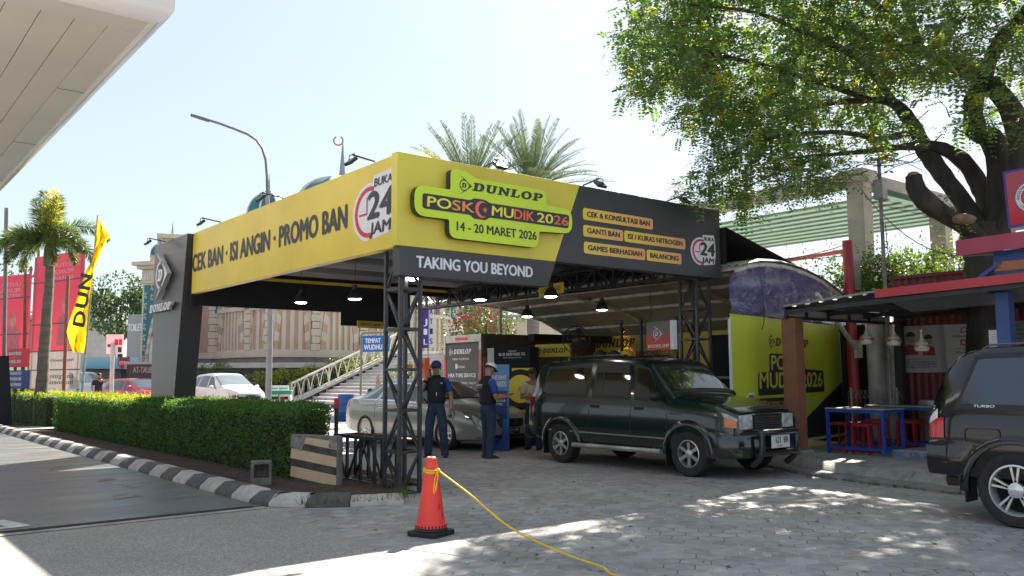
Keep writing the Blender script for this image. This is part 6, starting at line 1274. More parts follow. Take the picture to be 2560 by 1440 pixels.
for i,ch in enumerate('DUN'):
    v=812-i*46; c=at(196+i*7,v,25.75)-O; x=(at(222,v+12,25.75)-at(196,v,25.75)); up=(at(205,v-40,25.75)-at(196,v,25.75)); F=Fr(c,(at(204,v-40,25.7)-at(196,v,25.7)),-(at(226,v+6,25.7)-at(196,v,25.7))); F.n=V3((-.6,-.8,0)); text(b,F,ch,-.02,-.18,.34,.42,.05,0,.02)
b.obj('lettering',m_ink,r)
A=at(265,885,34);Bq=at(307,880,34); dx=V3((Bq.x-A.x,Bq.y-A.y,0)); W=dx.length; r=T('map_board','white board with small printed blocks leaning on a grey post behind the hedge','sign',A); F=Fr((0,0,0),dx,(0,.05,1)); H=at(265,836,34).z-A.z; b=M(); b.fbox(F,0,W,0,H,-.03,0); b.obj('board',m_wht,r); b=M(); b.fbox(F,.05,W*.4,H*.35,H*.5,0,.004,0); b.fbox(F,W*.5,W*.72,H*.45,H*.75,0,.004,1); b.fbox(F,W*.75,W*.95,H*.45,H*.75,0,.004,1); b.fbox(F,W*.7,W*.92,H*.08,H*.35,0,.004,2); b.obj('printed_block',[MATS['sign_dark_blue'],m_red,m_ink],r); b=M(); b.tube([F.p(W*.42,-A.z,.05),F.p(W*.42,H*.55,.05)],.08,8); b.obj('post',m_cop,r)
b=M(); A=g0(203,47);Bq=g0(345,48); x=Bq-A; W=x.length; F=Fr(A,x,(0,0,1)); z0,z1=at(203,922,47).z,at(203,893,47).z; b.fbox(F,0,W,z0,z1,-.8,0); r=T('snack_kiosk','light blue kiosk front with a red octagon sign reading SNACK STOP','kiosk',(0,0,0)); b.obj('fascia',gradmat('aqua_print',(.05,.42,.58),(.35,.62,.70),2,1.9,2.6),r); b=M(); b.flat(F,circ(W*.74,(z0+z1)/2,.33,8,R_(22.5),R_(382.4)),.01); b.obj('octagon',m_red,r); b=M(); text(b,F,'STOP',W*.74-.24,(z0+z1)/2-.09,.17,.48,.03,0,.014); b.obj('lettering',m_wht,r); b=M(); text(b,F,'SNACK',W*.74-.3,z1-.12,.16,.6,.04,0,.02); b.obj('dark_lettering',MATS['sign_dark_blue'],r); b=M(); b.fbox(F,0,W,0,z0,-.9,-.3); b.obj('counter_wall',m_shade,r)
A=g0(314,52);Bq=g0(352,51.5); x=Bq-A; W=x.length; F=Fr(A,x,(0,0,1)); zt=at(314,787,52).z; r=T('toilet_block','grey block with white raised letters reading TOILET beside the prayer hall','building'); b=M(); b.fbox(F,0,W*2.2,0,zt,-3,0); b.obj('wall',mat('toilet_block_grey',(.33,.34,.35),.6,.05,1),r); b=M(); text(b,F,'TOILET',.05,at(314,828,52).z,.42,W*.95,.03,0,.02); b.obj('lettering',m_wht,r)
A=g0(316,44);Bq=g0(400,44.5); x=Bq-A; W=x.length; F=Fr(A,x,(0,0,1)); zt=at(316,905,44).z; r=T('name_wall','low dark wall with metal capitals behind the pylon sign','wall'); b=M(); b.fbox(F,0,W,0,zt-.12,-.4,0); b.obj('wall',mat('dark_polished_stone',(.05,.05,.055),.4,.1,2),r); b=M(); b.fbox(F,-.1,W+.1,zt-.12,zt,-.5,.1); b.obj('coping',m_cop,r); b=M(); text(b,F,'AT-TAUBAH',.3,zt-.55,.30,W*.75,.02,0,.03); b.obj('lettering',m_galv,r)
# pale buildings far behind
for u0,u1,d,vt,m_,l in((195,290,75,815,m_cop,'pale flat roofed building beyond the snack kiosk'),(-120,110,80,800,m_stone,'grey building far behind the campaign banners'),(1180,1420,70,800,m_crm,'cream building far behind the truck')):
    A=g0(u0,d);Bq=g0(u1,d);x=Bq-A;F=Fr(A,x,(0,0,1));W=x.length;zt=at(u0,vt,d).z; r=T('flat_building',l,'building'); b=M(); b.fbox(F,0,W,0,zt,-8,0); b.obj('wall',m_,r); b=M(); b.fbox(F,-.3,W+.3,zt,zt+.4,-8.3,.4); b.obj('roof_slab',m_galv,r); 
    for k in range(int(W/3)): b=M(); b.fbox(F,.6+k*3,2.2+k*3,1.2,2.6,0,.03); b.obj('window',m_glass,r)
# ---- low fence with red caps behind the hedge
r=T('low_wire_fence','low dark wire fence with red topped posts along the back of the hedge','fence',(.88,3.35,0)); b=M()
for i in range(50): y=i*.16; b.bar((0,y,.92),(.0,y+.16,1.02),.012,.012); b.bar((0,y+.16,.92),(0,y,1.02),.012,.012)
b.bar((0,0,.92),(0,8.0,.92),.016,.016); b.bar((0,0,1.03),(0,8.0,1.03),.016,.016); b.bar((0,0,.4),(0,8.0,.4),.016,.016); b.obj('wire_mesh',m_lamp,r,fix=False)
for y in(.02,2.1,4.4,6.9): b=M(); b.tube([(0,y,0),(0,y,.98)],.035,8); p=b.obj('post',m_lamp,r); b=M(); b.tube([(0,y,.98),(0,y,1.14)],.042,8); b.obj('red_cap',m_red,p)
# ---- cone, rope, striped block, hollow blocks at the hedge
b=M(); cx,cy=-1.11,-2.39
r=T('traffic_cone','tall red traffic cone with black square base and a yellow rope tied round it','traffic cone',(cx,cy,.004),R_(20))
b=M(); b.ext(Fr((0,0,0),(1,0,0),(0,1,0)),rpoly([(-.17,-.17),(.17,-.17),(.17,.17),(-.17,.17)],.05),0,.045); b.lathe([(.16,.045),(.155,.06),(.145,.075)],n=28,cap=True); b.obj('base',m_rub,r,bevel=.008)
m_cone=mat('red_cone_plastic',(.86,.05,.035),.45,.10,5,c2=(.92,.065,.045))
b=M(); b.lathe([(.150,.075),(.145,.105),(.134,.11),(.058,.63),(.050,.69),(.046,.715),(.034,.722),(.02,.715)],n=32); b.obj('body',m_cone,r,smooth=40)
b=M()
for i in range(28): a=2*pi*i/28; b.add([(q*math.cos(a+w_),q*math.sin(a+w_),z) for q,z,w_ in((.1515,.078,0),(.1515,.078,.11),(.1475,.098,.11),(.1475,.098,0))],[(0,1,2,3)])
for z,a,l in((.24,-1.9,.07),(.18,-1.6,.05),(.45,-1.5,.09),(.60,-1.35,.06),(.56,-1.75,.05),(.32,-1.3,.05)):
    rr=lambda z:.134-(z-.11)*(.076/.52)+.0015
    for k in range(3): b.add([(rr(zz)*math.cos(aa),rr(zz)*math.sin(aa),zz) for zz,aa in((z,a+k*.08),(z+.012,a+k*.08+.05),(z+l,a+.15+k*.06),(z+l-.01,a+.12+k*.06))],[(0,1,2,3)])
b.obj('scuff_mark',m_rub,r,fix=False)
m_rope=mat('yellow_rope',(.85,.55,.02),.6,.15,60)
Z0=.60; e=pz(1600,1448,.012); cpt=V3((cx+.04,cy-.06,Z0)); mid=[pz(1180,1240,.42),pz(1275,1318,.24),pz(1395,1378,.10),pz(1500,1415,.045)]
pts=[cpt]; ctrl=[cpt]+mid+[e,V3((e.x+.9,e.y-1.3,.012))]
for i in range(len(ctrl)-1):
    p0,p1,p2,p3=ctrl[max(i-1,0)],ctrl[i],ctrl[i+1],ctrl[min(i+2,len(ctrl)-1)]
    for k in range(1,9):
        t=k/8; pts.append(.5*((2*p1)+(p2-p0)*t+(2*p0-5*p1+4*p2-p3)*t*t+(3*p1-p0-3*p2+p3)*t**3))
b=M(); b.tube(pts,.0085,8)
for dz in(0,.02): b.tube([(cx+.068*math.cos(t),cy+.068*math.sin(t),Z0-.01+dz+.01*math.sin(t)) for t in[2*pi*i/20 for i in range(21)]],.009,6,cap=False)
b.ball((cx+.03,cy-.075,Z0),(.022,.022,.022),8,0,6); b.tube([(cx+.02,cy-.08,Z0),(cx-.03,cy-.11,Z0-.06),(cx-.05,cy-.12,Z0-.15),(cx-.052,cy-.125,Z0-.20)],.006,5); b.tube([(cx+.02,cy-.08,Z0),(cx+.0,cy-.11,Z0-.06),(cx-.03,cy-.12,Z0-.18)],.006,5)
o=b.obj('rope',m_rope,smooth=60); tag(o,'yellow rope knotted round the cone and sagging to the paving','rope')
A=V3((-.64,1.74,.02));Bq=V3((-.37,.89,.02)); dx=Bq-A; dx.z=0; W=dx.length; F=Fr((0,0,0),dx,(0,0,1)); r=T('striped_block','concrete corner block painted in worn black and cream stripes at the hedge end','block',A)
m_cr=mat('cream_block_paint',(.56,.40,.25),.75,.15,6,c2=(.62,.47,.33)); m_bk=mat('black_block_paint',(.035,.03,.032),.7,.3,8,c2=(.09,.08,.08)); m_pl=mat('bare_plaster',(.18,.15,.15),.85,.3,9)
b=M(); b.fbox(F,0,W,0,.70,-.09,-.002,0); b.obj('block',m_pl,r,bevel=.02)
b=M(); bands=[(0,.11,1),(.11,.27,0),(.27,.385,1),(.385,.535,0),(.535,.64,1),(.64,.76,0)]
for z0,z1,mi in bands:
    f=lambda x,z:(x,z+(-x/W*.10)+.05)
    P_=[f(.0 if z0>.05 else 0,z0),f(W-.03,z0),f(W-.03,z1),f(.02,z1)]; P_=[(x,min(max(z*.88,.0),.685)) for x,z in P_]; b.flat(F,P_,.001 if mi else .003,mi)
b.flat(F,[(.0,.53),(.22,.48),(.26,.58),(.30,.69),(.01,.69)],.006,2); b.flat(F,[(W-.18,.55),(W-.05,.53),(W-.02,.69),(W-.14,.68)],.006,2)
b.obj('painted_stripes',[m_cr,m_bk,mat('chipped_plaster',(.12,.11,.115),.9,.5,16,c2=(.30,.28,.27))],r,fix=False)
p=pz(652,1212,.09); r=T('hollow_block','small grey hollow concrete block set on the soil in front of the hedge','block',p,R_(-21)); b=M(); b.box(-.13,.13,-.1,.1,0,.10); b.box(-.13,-.09,-.1,.1,.10,.27); b.box(.09,.13,-.1,.1,.10,.27); b.box(-.13,.13,-.1,.1,.27,.31); b.box(-.09,.09,.07,.1,.1,.27); b.obj('block',mat('soiled_block',(.15,.14,.125),.9,.35,7,bump=.4),r,bevel=.006)
# ------------------------------------------------------------ plants
from mathutils import noise as NZ
def proj(p):
    d=p-V3((CAMX,CAMY,CAMZ)); c,s=math.cos(YAW),math.sin(YAW); x=d.x*c-d.y*s; y=d.x*s+d.y*c; z=d.z
    fw=y*math.cos(PITCH)+z*math.sin(PITCH)
    if fw<.1: return None
    up=-y*math.sin(PITCH)+z*math.cos(PITCH); a,b_=x/fw,up/fw; return (1280+FPX*a,720-FPX*b_,fw)
def leaf(b,p,d,n,l,w_,m=0):
    "one pointed leaf from p along d, flat normal n"
    s_=d.cross(n)
    if s_.length<1e-4: return
    s_=s_.normalized()*w_/2; q=p+d*l*.5
    b.add([p,q+s_,p+d*l,q-s_],[(0,1,2,3)],m)
def rv(r): 
    while 1:
        v=V3((r.uniform(-1,1),r.uniform(-1,1),r.uniform(-1,1)))
        if .05<v.length<1: return v.normalized()
m_hl1=leafmat('hedge_leaf',(.032,.10,.018),(.09,.20,.036),.40); m_hcore=mat('hedge_twigs',(.010,.018,.006),.9,.3,6); m_hl2=leafmat('sunlit_yellow_hedge_leaf',(.16,.20,.015),(.30,.32,.03),.45)  # sunshine on the hedge top is put into the yellow leaf colour
def hedge(name,label,x0,x1,y0,y1,z0,z1,n,seed,slant=0,tip=.25):
    r=random.Random(seed); b=M(); W=x1-x0;L=y1-y0;H=z1-z0; R=.16
    o=T(name,label,'hedge',(0,0,0))
    def surf(u,side):
        pass
    A=[('top',W*L*1.25),('front',L*H),('near',W*H),('far',W*H*.6),('back',L*H*.35)]; tot=sum(a for _,a in A)
    def yn(x): return y0+(x-x0)*slant
    for k in range(n):
        t=r.random()*tot
        for nm,a in A:
            if t<a: break
            t-=a
        u,v=r.random(),r.random()
        if nm=='top': x=x0+W*u; y=yn(x)+(y1-yn(x))*v; z=z1; N=V3((0,0,1))
        elif nm=='front': x=x0; y=yn(x0)+(y1-yn(x0))*u; z=z0+H*v; N=V3((-1,0,0))
        elif nm=='near': x=x0+W*u; y=yn(x); z=z0+H*v; N=V3((0,-1,0))
        elif nm=='far': x=x0+W*u; y=y1; z=z0+H*v; N=V3((0,1,0))
        else: x=x1; y=yn(x1)+(y1-yn(x1))*u; z=z0+H*v; N=V3((1,0,0))
        p=V3((x,y,z))
        # round the edges of the clipped form
        q=V3((min(max(x,x0+R),x1-R),min(max(y,yn(x)+R),y1-R),min(z,z1-R))); d=p-q
        if d.length>1e-4: p=q+d.normalized()*R; N=(N+d.normalized()).normalized()
        bump=NZ.noise(p*2.3)*.05+NZ.noise(p*7)*.035
        dep=r.random()**2*.07
        p=p+N*(bump-dep+.015)
        if z<z0+.25: p.x+=.06*(1-(z-z0)/.25)
        dd=(N*.55+rv(r)+V3((0,0,.25))).normalized(); nn=(N+rv(r)*.8).normalized(); s_=r.uniform(.7,1.3)
        lit_top=nm=='top' and (p.y+r.gauss(0,.25))>9.6  # far part of the top takes the sun-coloured leaves
        leaf(b,p,dd,nn,.038*s_,.021*s_,1 if (lit_top and r.random()<.75) or r.random()<.01 else 0)
    # stray shoots
    for k in range(n//90):
        x=x0+W*r.random(); y=yn(x)+(y1-yn(x))*r.random(); p=V3((x,y,z1)); h=r.uniform(.03,.10)
        for j in range(4): leaf(b,p+V3((r.gauss(0,.01),r.gauss(0,.01),h*j/3)),(rv(r)+V3((0,0,.6))).normalized(),rv(r),.034,.018,1 if y>9.6 else 0)
    b.obj('foliage',[m_hl1,m_hl2],o,fix=False)
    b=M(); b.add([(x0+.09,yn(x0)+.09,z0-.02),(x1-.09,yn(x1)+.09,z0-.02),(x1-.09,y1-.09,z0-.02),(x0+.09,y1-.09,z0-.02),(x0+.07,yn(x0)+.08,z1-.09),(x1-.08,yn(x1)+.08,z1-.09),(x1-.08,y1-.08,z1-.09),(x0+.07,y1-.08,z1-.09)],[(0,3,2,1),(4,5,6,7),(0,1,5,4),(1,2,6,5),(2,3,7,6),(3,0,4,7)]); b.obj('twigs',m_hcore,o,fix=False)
    return o
hedge('clipped_hedge','long clipped green hedge between the striped kerb and the low wire fence',-.58,.72,1.75,17.0,.08,1.04,74000,3,1.1)
hedge('clipped_hedge','shorter clipped hedge beyond the path at the far left of the kerb',-.6,.75,18.3,31,.08,1.04,20000,4,0)
# --- rain tree on the right
m_bark=mat('dark_bark',(.022,.018,.016),.9,.35,4,bump=1.,bsc=18,c2=(.065,.055,.046),stretch=(1,1,.35)); m_cut=mat('cut_wood',(.30,.19,.13),.8,.3,6)
m_tl=leafmat('rain_tree_leaf',(.05,.10,.042),(.12,.19,.062),.5); m_ty=leafmat('yellowing_leaf',(.25,.25,.02),(.38,.30,.03),.5)
tree=T('rain_tree','large spreading tree with dark forked limbs and feathery leaves behind the kiosk awning','tree',(9.7,-3.0,0)); TO=V3((9.7,-3.0,0))
rt=random.Random(11)
def limb(pts,radii,name='limb'):
    P=[(p if isinstance(p,Vector) else at(*p))-TO for p in pts]; Q=[];RR=[]
    for i in range(len(P)-1):
        p0,p1,p2,p3=P[max(i-1,0)],P[i],P[i+1],P[min(i+2,len(P)-1)]
        for k in range(4):
            t=k/4; Q.append(.5*((2*p1)+(p2-p0)*t+(2*p0-5*p1+4*p2-p3)*t*t+(3*p1-p0-3*p2+p3)*t**3)); RR.append((radii[i]+(radii[i+1]-radii[i])*t)*(1+rt.uniform(-.09,.09)))
    Q.append(P[-1]);RR.append(radii[-1]); b=M(); b.tube(Q,RR,12); return b.obj(name,m_bark,tree,smooth=60)
TRK=[V3((9.72,-3.0,0)),V3((9.7,-3.0,1.4)),(2463,700,14.6),(2456,625,14.7),(2452,575,14.8)]
limb(TRK,[.42,.33,.31,.34,.36],'trunk')
LB=[([(2456,640,14.6),(2425,575,14.4),(2380,548,14.2),(2325,512,14.0),(2292,475,13.9),(2284,440,13.9)],[.22,.16,.15,.17,.15,.13]),
 ([(2450,600,14.8),(2416,518,15.0),(2357,438,15.2),(2315,378,15.4),(2286,319,15.5),(2237,259,15.6),(2177,250,15.7),(2058,262,15.9),(1938,295,16)],[.22,.17,.16,.16,.13,.11,.06,.045,.03]),
 ([(2462,600,14.9),(2470,518,15.2),(2446,458,15.3),(2405,400,15.3),(2337,366,15.2),(2250,368,15.1),(2150,380,15.0),(2060,388,15.0),(1958,396,15.0)],[.22,.18,.17,.14,.11,.06,.045,.035,.02]),
 ([(2475,600,14.8),(2500,500,14.8),(2486,360,14.9),(2440,325,15),(2434,250,15.2),(2456,199,15.3),(2376,160,15.6),(2297,131,16),(2180,95,16.3),(2080,60,16.5)],[.24,.21,.20,.18,.16,.15,.13,.09,.06,.04]),
 ([(2490,610,14.7),(2545,470,14.3),(2552,398,14.2),(2530,279,14.4),(2468,205,14.9),(2400,150,15.6)],[.22,.20,.19,.17,.15,.10]),
 ([(2456,205,15.2),(2500,100,14.8),(2575,10,14.4),(2600,-160,14.2)],[.14,.12,.10,.06]),
 ([(2297,131,16),(2200,20,15.4),(2050,-60,14.8),(1900,-160,14.2)],[.09,.07,.05,.03]),
 ([(2300,131,15.9),(2240,-80,17),(2200,-300,18)],[.10,.08,.05]),
 ([(2286,330,15.5),(2200,345,14.4),(2080,330,13.8),(1900,350,13.4),(1800,400,13.2)],[.07,.05,.04,.03,.015]),
 ([(2177,250,15.7),(2000,190,15.0),(1850,150,14.6),(1700,120,14.2),(1610,110,14)],[.06,.05,.04,.03,.015]),
 ([(2237,259,15.6),(2150,150,14.6),(2010,80,14.2),(1880,30,13.8),(1700,10,13.6)],[.07,.06,.045,.03,.015]),
 ([(2060,388,15.0),(1950,430,14.8),(1860,470,14.6)],[.03,.02,.01])]
for p_,r_ in LB: limb(p_,r_)
b=M(); F=Fr(at(2284,438,13.9)-TO,(1,0,.1),(.1,.4,1)); b.ball(at(2284,438,13.88)-TO,(.12,.10,.06),10); b.obj('sawn_end',m_cut,tree)
b=M(); P=[at(u,v,13.98)-TO for u,v in((2340,520),(2375,500),(2420,535),(2455,570),(2445,582),(2400,560),(2360,530))]; b.ball((P[2]+P[5])/2,(.30,.16,.085),12); 
o=b.obj('bare_wood_patch',m_cut,tree,smooth=50)
POLY=[(1600,-40),(1578,55),(1552,150),(1580,222),(1625,258),(1675,205),(1715,215),(1700,300),(1742,322),(1800,292),(1838,265),(1828,330),(1795,385),(1765,425),(1712,492),(1780,480),(1815,520),(1850,535),(1880,480),(1960,475),(2010,485),(2080,462),(2110,405),(2190,380),(2250,345),(2310,320),(2420,330),(2570,350),(2640,300),(2640,-40)]
def inpoly(u,v):
    c=False; j=len(POLY)-1
    for i in range(len(POLY)):
        a,d=POLY[i],POLY[j]
        if (a[1]>v)!=(d[1]>v) and u<(d[0]-a[0])*(v-a[1])/(d[1]-a[1])+a[0]: c=not c
        j=i
    return c
def spray(b,p,d,L,nl,ll,lw,r,m=0):
    "feathery compound leaf: leaflets in pairs on a drooping stalk"
    q_=r.uniform(.6,1.35); ll*=q_; lw*=q_; L*=q_
    side=d.cross(V3((0,0,1))); side=side.normalized() if side.length>.05 else V3((1,0,0))
    up=side.cross(d).normalized()
    for i in range(nl):
        t=(i+.6)/nl; q=p+d*L*t-V3((0,0,1))*(.35*L*t*t)
        for s in(1,-1):
            dd=(side*s+d*.45+rv(r)*.18-V3((0,0,.12))).normalized(); leaf(b,q,dd,ll*(1-.35*abs(t-.5)),lw,(up+rv(r)*.35).normalized(),m) if False else leaf(b,q,dd,(up+rv(r)*.35).normalized(),ll*(1-.35*abs(t-.5)),lw,m)
b=M(); cnt=0
def clump(c,rad,ns,ll,lw,yl):
    global cnt
    for k in range(ns):
        v=rv(rt)*rad*rt.random()**.5; v.z*=.62; p=c+v; d=(v.normalized()*.7+rv(rt)*.6+V3((0,0,-.15))); d=d.normalized()
        spray(b,p-TO,d,rt.uniform(.18,.34),6,ll,lw,rt,1 if rt.random()<yl else 0); cnt+=1
# visible crown, clump by clump at true depth
n=0
while n<305:
    u,v=rt.uniform(1545,2640),rt.uniform(-40,540)
    if not inpoly(u,v): continue
    dens=1.
    if u>2120 and v>190: dens=.20
    if u<2120 and v>390: dens=.45
    if u>2400 and v>120: dens=.4
    if u<1800 or v<150: dens=1.
    elif u<2100 and 280<v<390: dens=1.; 
    if rt.random()>dens: continue
    d=14.6+rt.gauss(0,1.2); c=at(u,v,d); n+=1
    clump(c,rt.uniform(.30,.52),rt.randint(14,22),rt.uniform(.07,.10),.038,.05 if u<2100 else .08)
# drooping twig ends on the left outline
for u,v in POLY[1:22]:
    for k in range(5): clump(at(u+rt.uniform(0,60),v-rt.uniform(0,50),14.4+rt.gauss(0,.7)),.30,12,.075,.034,.06)
for u,v,yl in((2385,545,.8),(2370,600,.8),(2355,520,.6),(1800,395,.5),(1985,460,.1),(2080,440,.1)): clump(at(u,v,14),.24,10,.06,.026,yl)
# crown above and behind the picture: throws the dappled shade
k=0
while k<440:
    v=V3((rt.uniform(-1,1),rt.uniform(-1,1),rt.uniform(-1,1)))
    if v.length>1: continue
    c=V3((10.+6.6*v.x,-1.6+7.2*v.y,9.2+2.8*v.z)); q=proj(c)
    if q and ((-60<q[0]<2620 and q[1]>-30) or (q[0]<1680 and q[1]>-260)): continue
    clump(c,.6,13,.13,.065,.03); k+=1
k=0
while k<125:  # extra leaf clumps added along the sun's rays to shade the paving
    g_=pz(rt.uniform(1250,2520),rt.uniform(1185,1335),0); c=g_+sdir*(rt.uniform(6.8,10.2)/sdir.z); q=proj(c)
    if q and ((-60<q[0]<2620 and q[1]>-30 and not inpoly(q[0],q[1])) or (q[0]<1680 and -260<q[1]<0)): continue
    clump(c,.5,11,.12,.06,.03); k+=1
b.obj('crown',[m_tl,m_ty],tree,fix=False)
b=M()
for k in range(60):
    u,v=rt.uniform(1900,2450),rt.uniform(130,430); p=at(u,v,15+rt.gauss(0,.6))-TO; d=rv(rt); b.tube([p,p+d*.3,p+d*.55+rv(rt)*.12,p+d*.8+rv(rt)*.2],[.012,.009,.007,.004],4)
b.obj('twig',m_bark,tree,fix=False)['kind']='stuff'
# --- palms
m_pl=leafmat('palm_leaflet',(.045,.085,.030),(.11,.15,.05),.35); m_plg=leafmat('date_leaflet',(.085,.13,.075),(.15,.20,.11),.12); m_ptr=mat('palm_trunk_grey',(.135,.125,.115),.9,.25,2,bump=.5,stretch=(1,1,6)); m_py=leafmat('palm_leaflet_yellow',(.30,.30,.03),(.48,.42,.06),.5)
def frond(b,o,d0,L,droop,nl,ll,lw,r,brush=False,m=0,stalk=.02,ms=2):
    pts=[];p=V3(o);d=V3(d0).normalized(); N=14
    for i in range(N+1): pts.append(p.copy()); p=p+d*L/N; d=(d-V3((0,0,droop/N*(.4+1.2*i/N)))).normalized()
    b.tube(pts,[stalk*(1-.8*i/N) for i in range(N+1)],5,ms)
    for i in range(nl):
        t=.10+.9*(i+r.random())/nl; f=t*N; k=min(int(f),N-1); q=pts[k].lerp(pts[k+1],f-k); dd=(pts[k+1]-pts[k]).normalized(); sd=dd.cross(V3((0,0,1))); sd=sd.normalized() if sd.length>.05 else V3((1,0,0)); up=sd.cross(dd)
        l=ll*(math.sin(pi*min(1,.25+.72*t))**.6)
        if brush:
            for j in range(4): a=r.random()*2*pi; v=(sd*math.cos(a)+up*math.sin(a)+dd*.7-V3((0,0,.25))).normalized(); leaf(b,q,v,rv(r),l,lw,m if not(ms==3) else m)
        else:
            for s in(1,-1): v=(sd*s*.75+dd*.75+up*.25+rv(r)*.10).normalized(); leaf(b,q,v,up,l,lw,m)
rp=random.Random(5)
base=g0(103,26.2); r=T('feather_palm','slim grey palm with bushy drooping fronds and a bright upright tuft behind the first hedge','palm',base); h=at(104,665,26.2).z
b=M(); N=24; b.tube([(0.006*math.sin(i)+.10*i/N,0,h*i/N) for i in range(N+1)],[.19-.07*i/N+.012*(i%2) for i in range(N+1)],14); b.obj('trunk',m_ptr,r,smooth=30)
b=M(); b.tube([(0,0,h),(0,0,h+.5),(.05,0,h+.9)],[.12,.10,.05],10); b.obj('crownshaft',mat('crownshaft_green',(.10,.15,.06),.5,.1,2),r,smooth=50)
SR=V3((math.cos(YAW),-math.sin(YAW),0)); FW=V3((math.sin(YAW),math.cos(YAW),0)); b=M()
for dx,df,dz,L,dr,mm in((-1,.1,.8,1.9,2.1,0),(-.75,-.6,.5,1.7,2.3,0),(-.9,.5,.2,1.6,2.1,0),(-.6,-.9,.3,1.5,2.3,0),(1,.1,.9,1.9,1.7,0),(.9,-.5,.75,1.8,2.3,0),(.6,-.8,.2,1.5,2.2,0),(.7,.7,.4,1.6,2.0,0),(-.3,-1,.4,1.5,2.3,0),(.2,1,.5,1.5,2.2,0)): frond(b,(0,0,h+.75),SR*dx+FW*df+V3((0,0,dz)),L*1.1,dr*1.35,130,.38,.022,rp,True,mm,.025)
for a_,mm in((.10,1),(-.12,0),(.28,0),(-.3,0),(.02,1)): frond(b,(0,0,h+.7),SR*a_+FW*rp.uniform(-.2,.2)+V3((0,0,1)),rp.uniform(1.35,1.7),.4,95,.46,.022,rp,True,mm,.03)
b.obj('fronds',[m_pl,m_py,MATS['crownshaft_green']],r,fix=False)
for u,v,d,n,l,sd in((1175,475,45,44,'left of two date palms rising behind the front fascia',8),(1330,466,46,50,'right of two date palms rising behind the front fascia',9)):
    rp=random.Random(sd); c=at(u,v,d); base=V3((c.x,c.y,0)); r=T('date_palm',l,'palm',base,0,'date palms behind the canopy'); b=M(); b.tube([(0,0,c.z*i/20) for i in range(21)],[.32+.03*(i%2) for i in range(21)],12); b.obj('trunk',m_ptr,r,smooth=30); b=M()
    for k in range(n+16):
        a=2*pi*k*.382; el=R_(rp.uniform(8,82)) if k<n else R_(rp.uniform(-25,10)); dd=V3((math.cos(a)*math.cos(el),math.sin(a)*math.cos(el),math.sin(el))); frond(b,(0,0,c.z-.15),dd,rp.uniform(3.4,4.6),rp.uniform(.35,.9) if el>0 else .7,46,.55,.045,rp,False,1 if rp.random()<.03 else 0,.045)
    b.obj('fronds',[m_plg,m_py,MATS['crownshaft_green']],r,fix=False)
# --- background trees and shrubs
m_bt=leafmat('dark_tree_leaf',(.022,.055,.022),(.06,.105,.035),.3); m_sh=leafmat('shrub_leaf',(.03,.075,.018),(.09,.15,.03),.35); m_shy=leafmat('gold_shrub_leaf',(.15,.20,.02),(.34,.32,.04),.4); m_fl=mat('red_blossom',(.55,.04,.06),.6)
def crown(b,c,rad,n,ls,r,mats=(0,),pw=.45):
    bl=[(c,rad)]+[(V3((c.x+rv(r).x*rad[0]*.75,c.y+rv(r).y*rad[1]*.75,c.z+rv(r).z*rad[2]*.7)),tuple(q*r.uniform(.3,.55) for q in rad)) for _ in range(9)]
    for k in range(n):
        cc,rr=r.choice(bl[1:]) if r.random()<.8 else bl[0]; v=rv(r); t=r.random()**pw*.3+.7; p=V3((cc.x+v.x*rr[0]*t,cc.y+v.y*rr[1]*t,cc.z+v.z*rr[2]*t)); leaf(b,p,(v+rv(r)).normalized(),(v+rv(r)).normalized(),ls*r.uniform(.7,1.4),ls*.6,r.choice(mats))
def bgtree(u,v,d,rad,n,ls,label,sd):
    r=random.Random(sd); c=at(u,v,d); t=T('shade_tree',label,'tree',(c.x,c.y,0)); b=M(); b.tube([(0,0,0),(.1,0,c.z*.5),(0,.1,c.z)],[rad[0]*.09,rad[0]*.07,rad[0]*.03],8); [b.tube([(0,0,c.z*.55),(math.cos(k*2.1)*rad[0]*.5,math.sin(k*2.1)*rad[1]*.5,c.z*.95)],[rad[0]*.04,rad[0]*.015],6) for k in range(4)]; b.obj('trunk',m_bark,t,smooth=50); b=M(); crown(b,V3((0,0,c.z)),rad,n,ls,r); b.obj('crown',m_bt,t,fix=False)
bgtree(302,765,66,(2.7,3.2,2.6),5200,.26,'dark rounded tree between the yellow flag and the toilet block',21)
bgtree(225,830,80,(2.4,2.4,1.6),1800,.28,'smaller dark tree low behind the yellow flag',22)
bgtree(-60,760,90,(5,5,4.5),2500,.35,'far tree behind the left campaign banner',23)
bgtree(1195,815,44,(2.0,2.0,1.7),2400,.17,'dark tree with the red blossoms below the shed roof edge',24)
r=random.Random(31); c=at(1215,812,40); t=T('blossom_shrub','shrub with red blossoms seen under the left end of the shed roof','shrub',(c.x,c.y,0)); b=M(); b.tube([(0,0,0),(0,0,c.z)],[.08,.04],6); b.obj('stem',m_bark,t); b=M(); crown(b,V3((0,0,c.z)),(1.3,1.3,.8),700,.14,r); crown(b,V3((0,0,c.z+.2)),(1.3,1.3,.7),160,.2,r,(1,)); b.obj('foliage',[m_sh,m_fl],t,fix=False)
def shrub(u,v,d,rad,n,ls,label,sd,mats=(0,0,1),cat='shrub'):
    r=random.Random(sd); c=at(u,v,d); t=T('shrub',label,cat,(c.x,c.y,max(0,c.z-rad[2]-.3))); b=M(); crown(b,V3((0,0,min(c.z,rad[2]+.3))),rad,n,ls,r,mats); b.obj('foliage',[m_sh,m_shy],t,fix=False); b=M(); b.tube([(0,0,0),(0,0,min(c.z,rad[2]+.3))],[.1,.05],6); b.obj('stem',m_bark,t)
shrub(535,928,44.5,(.95,.95,.5),1500,.08,'round clipped green shrub above the white car roof',41,(0,0,0))
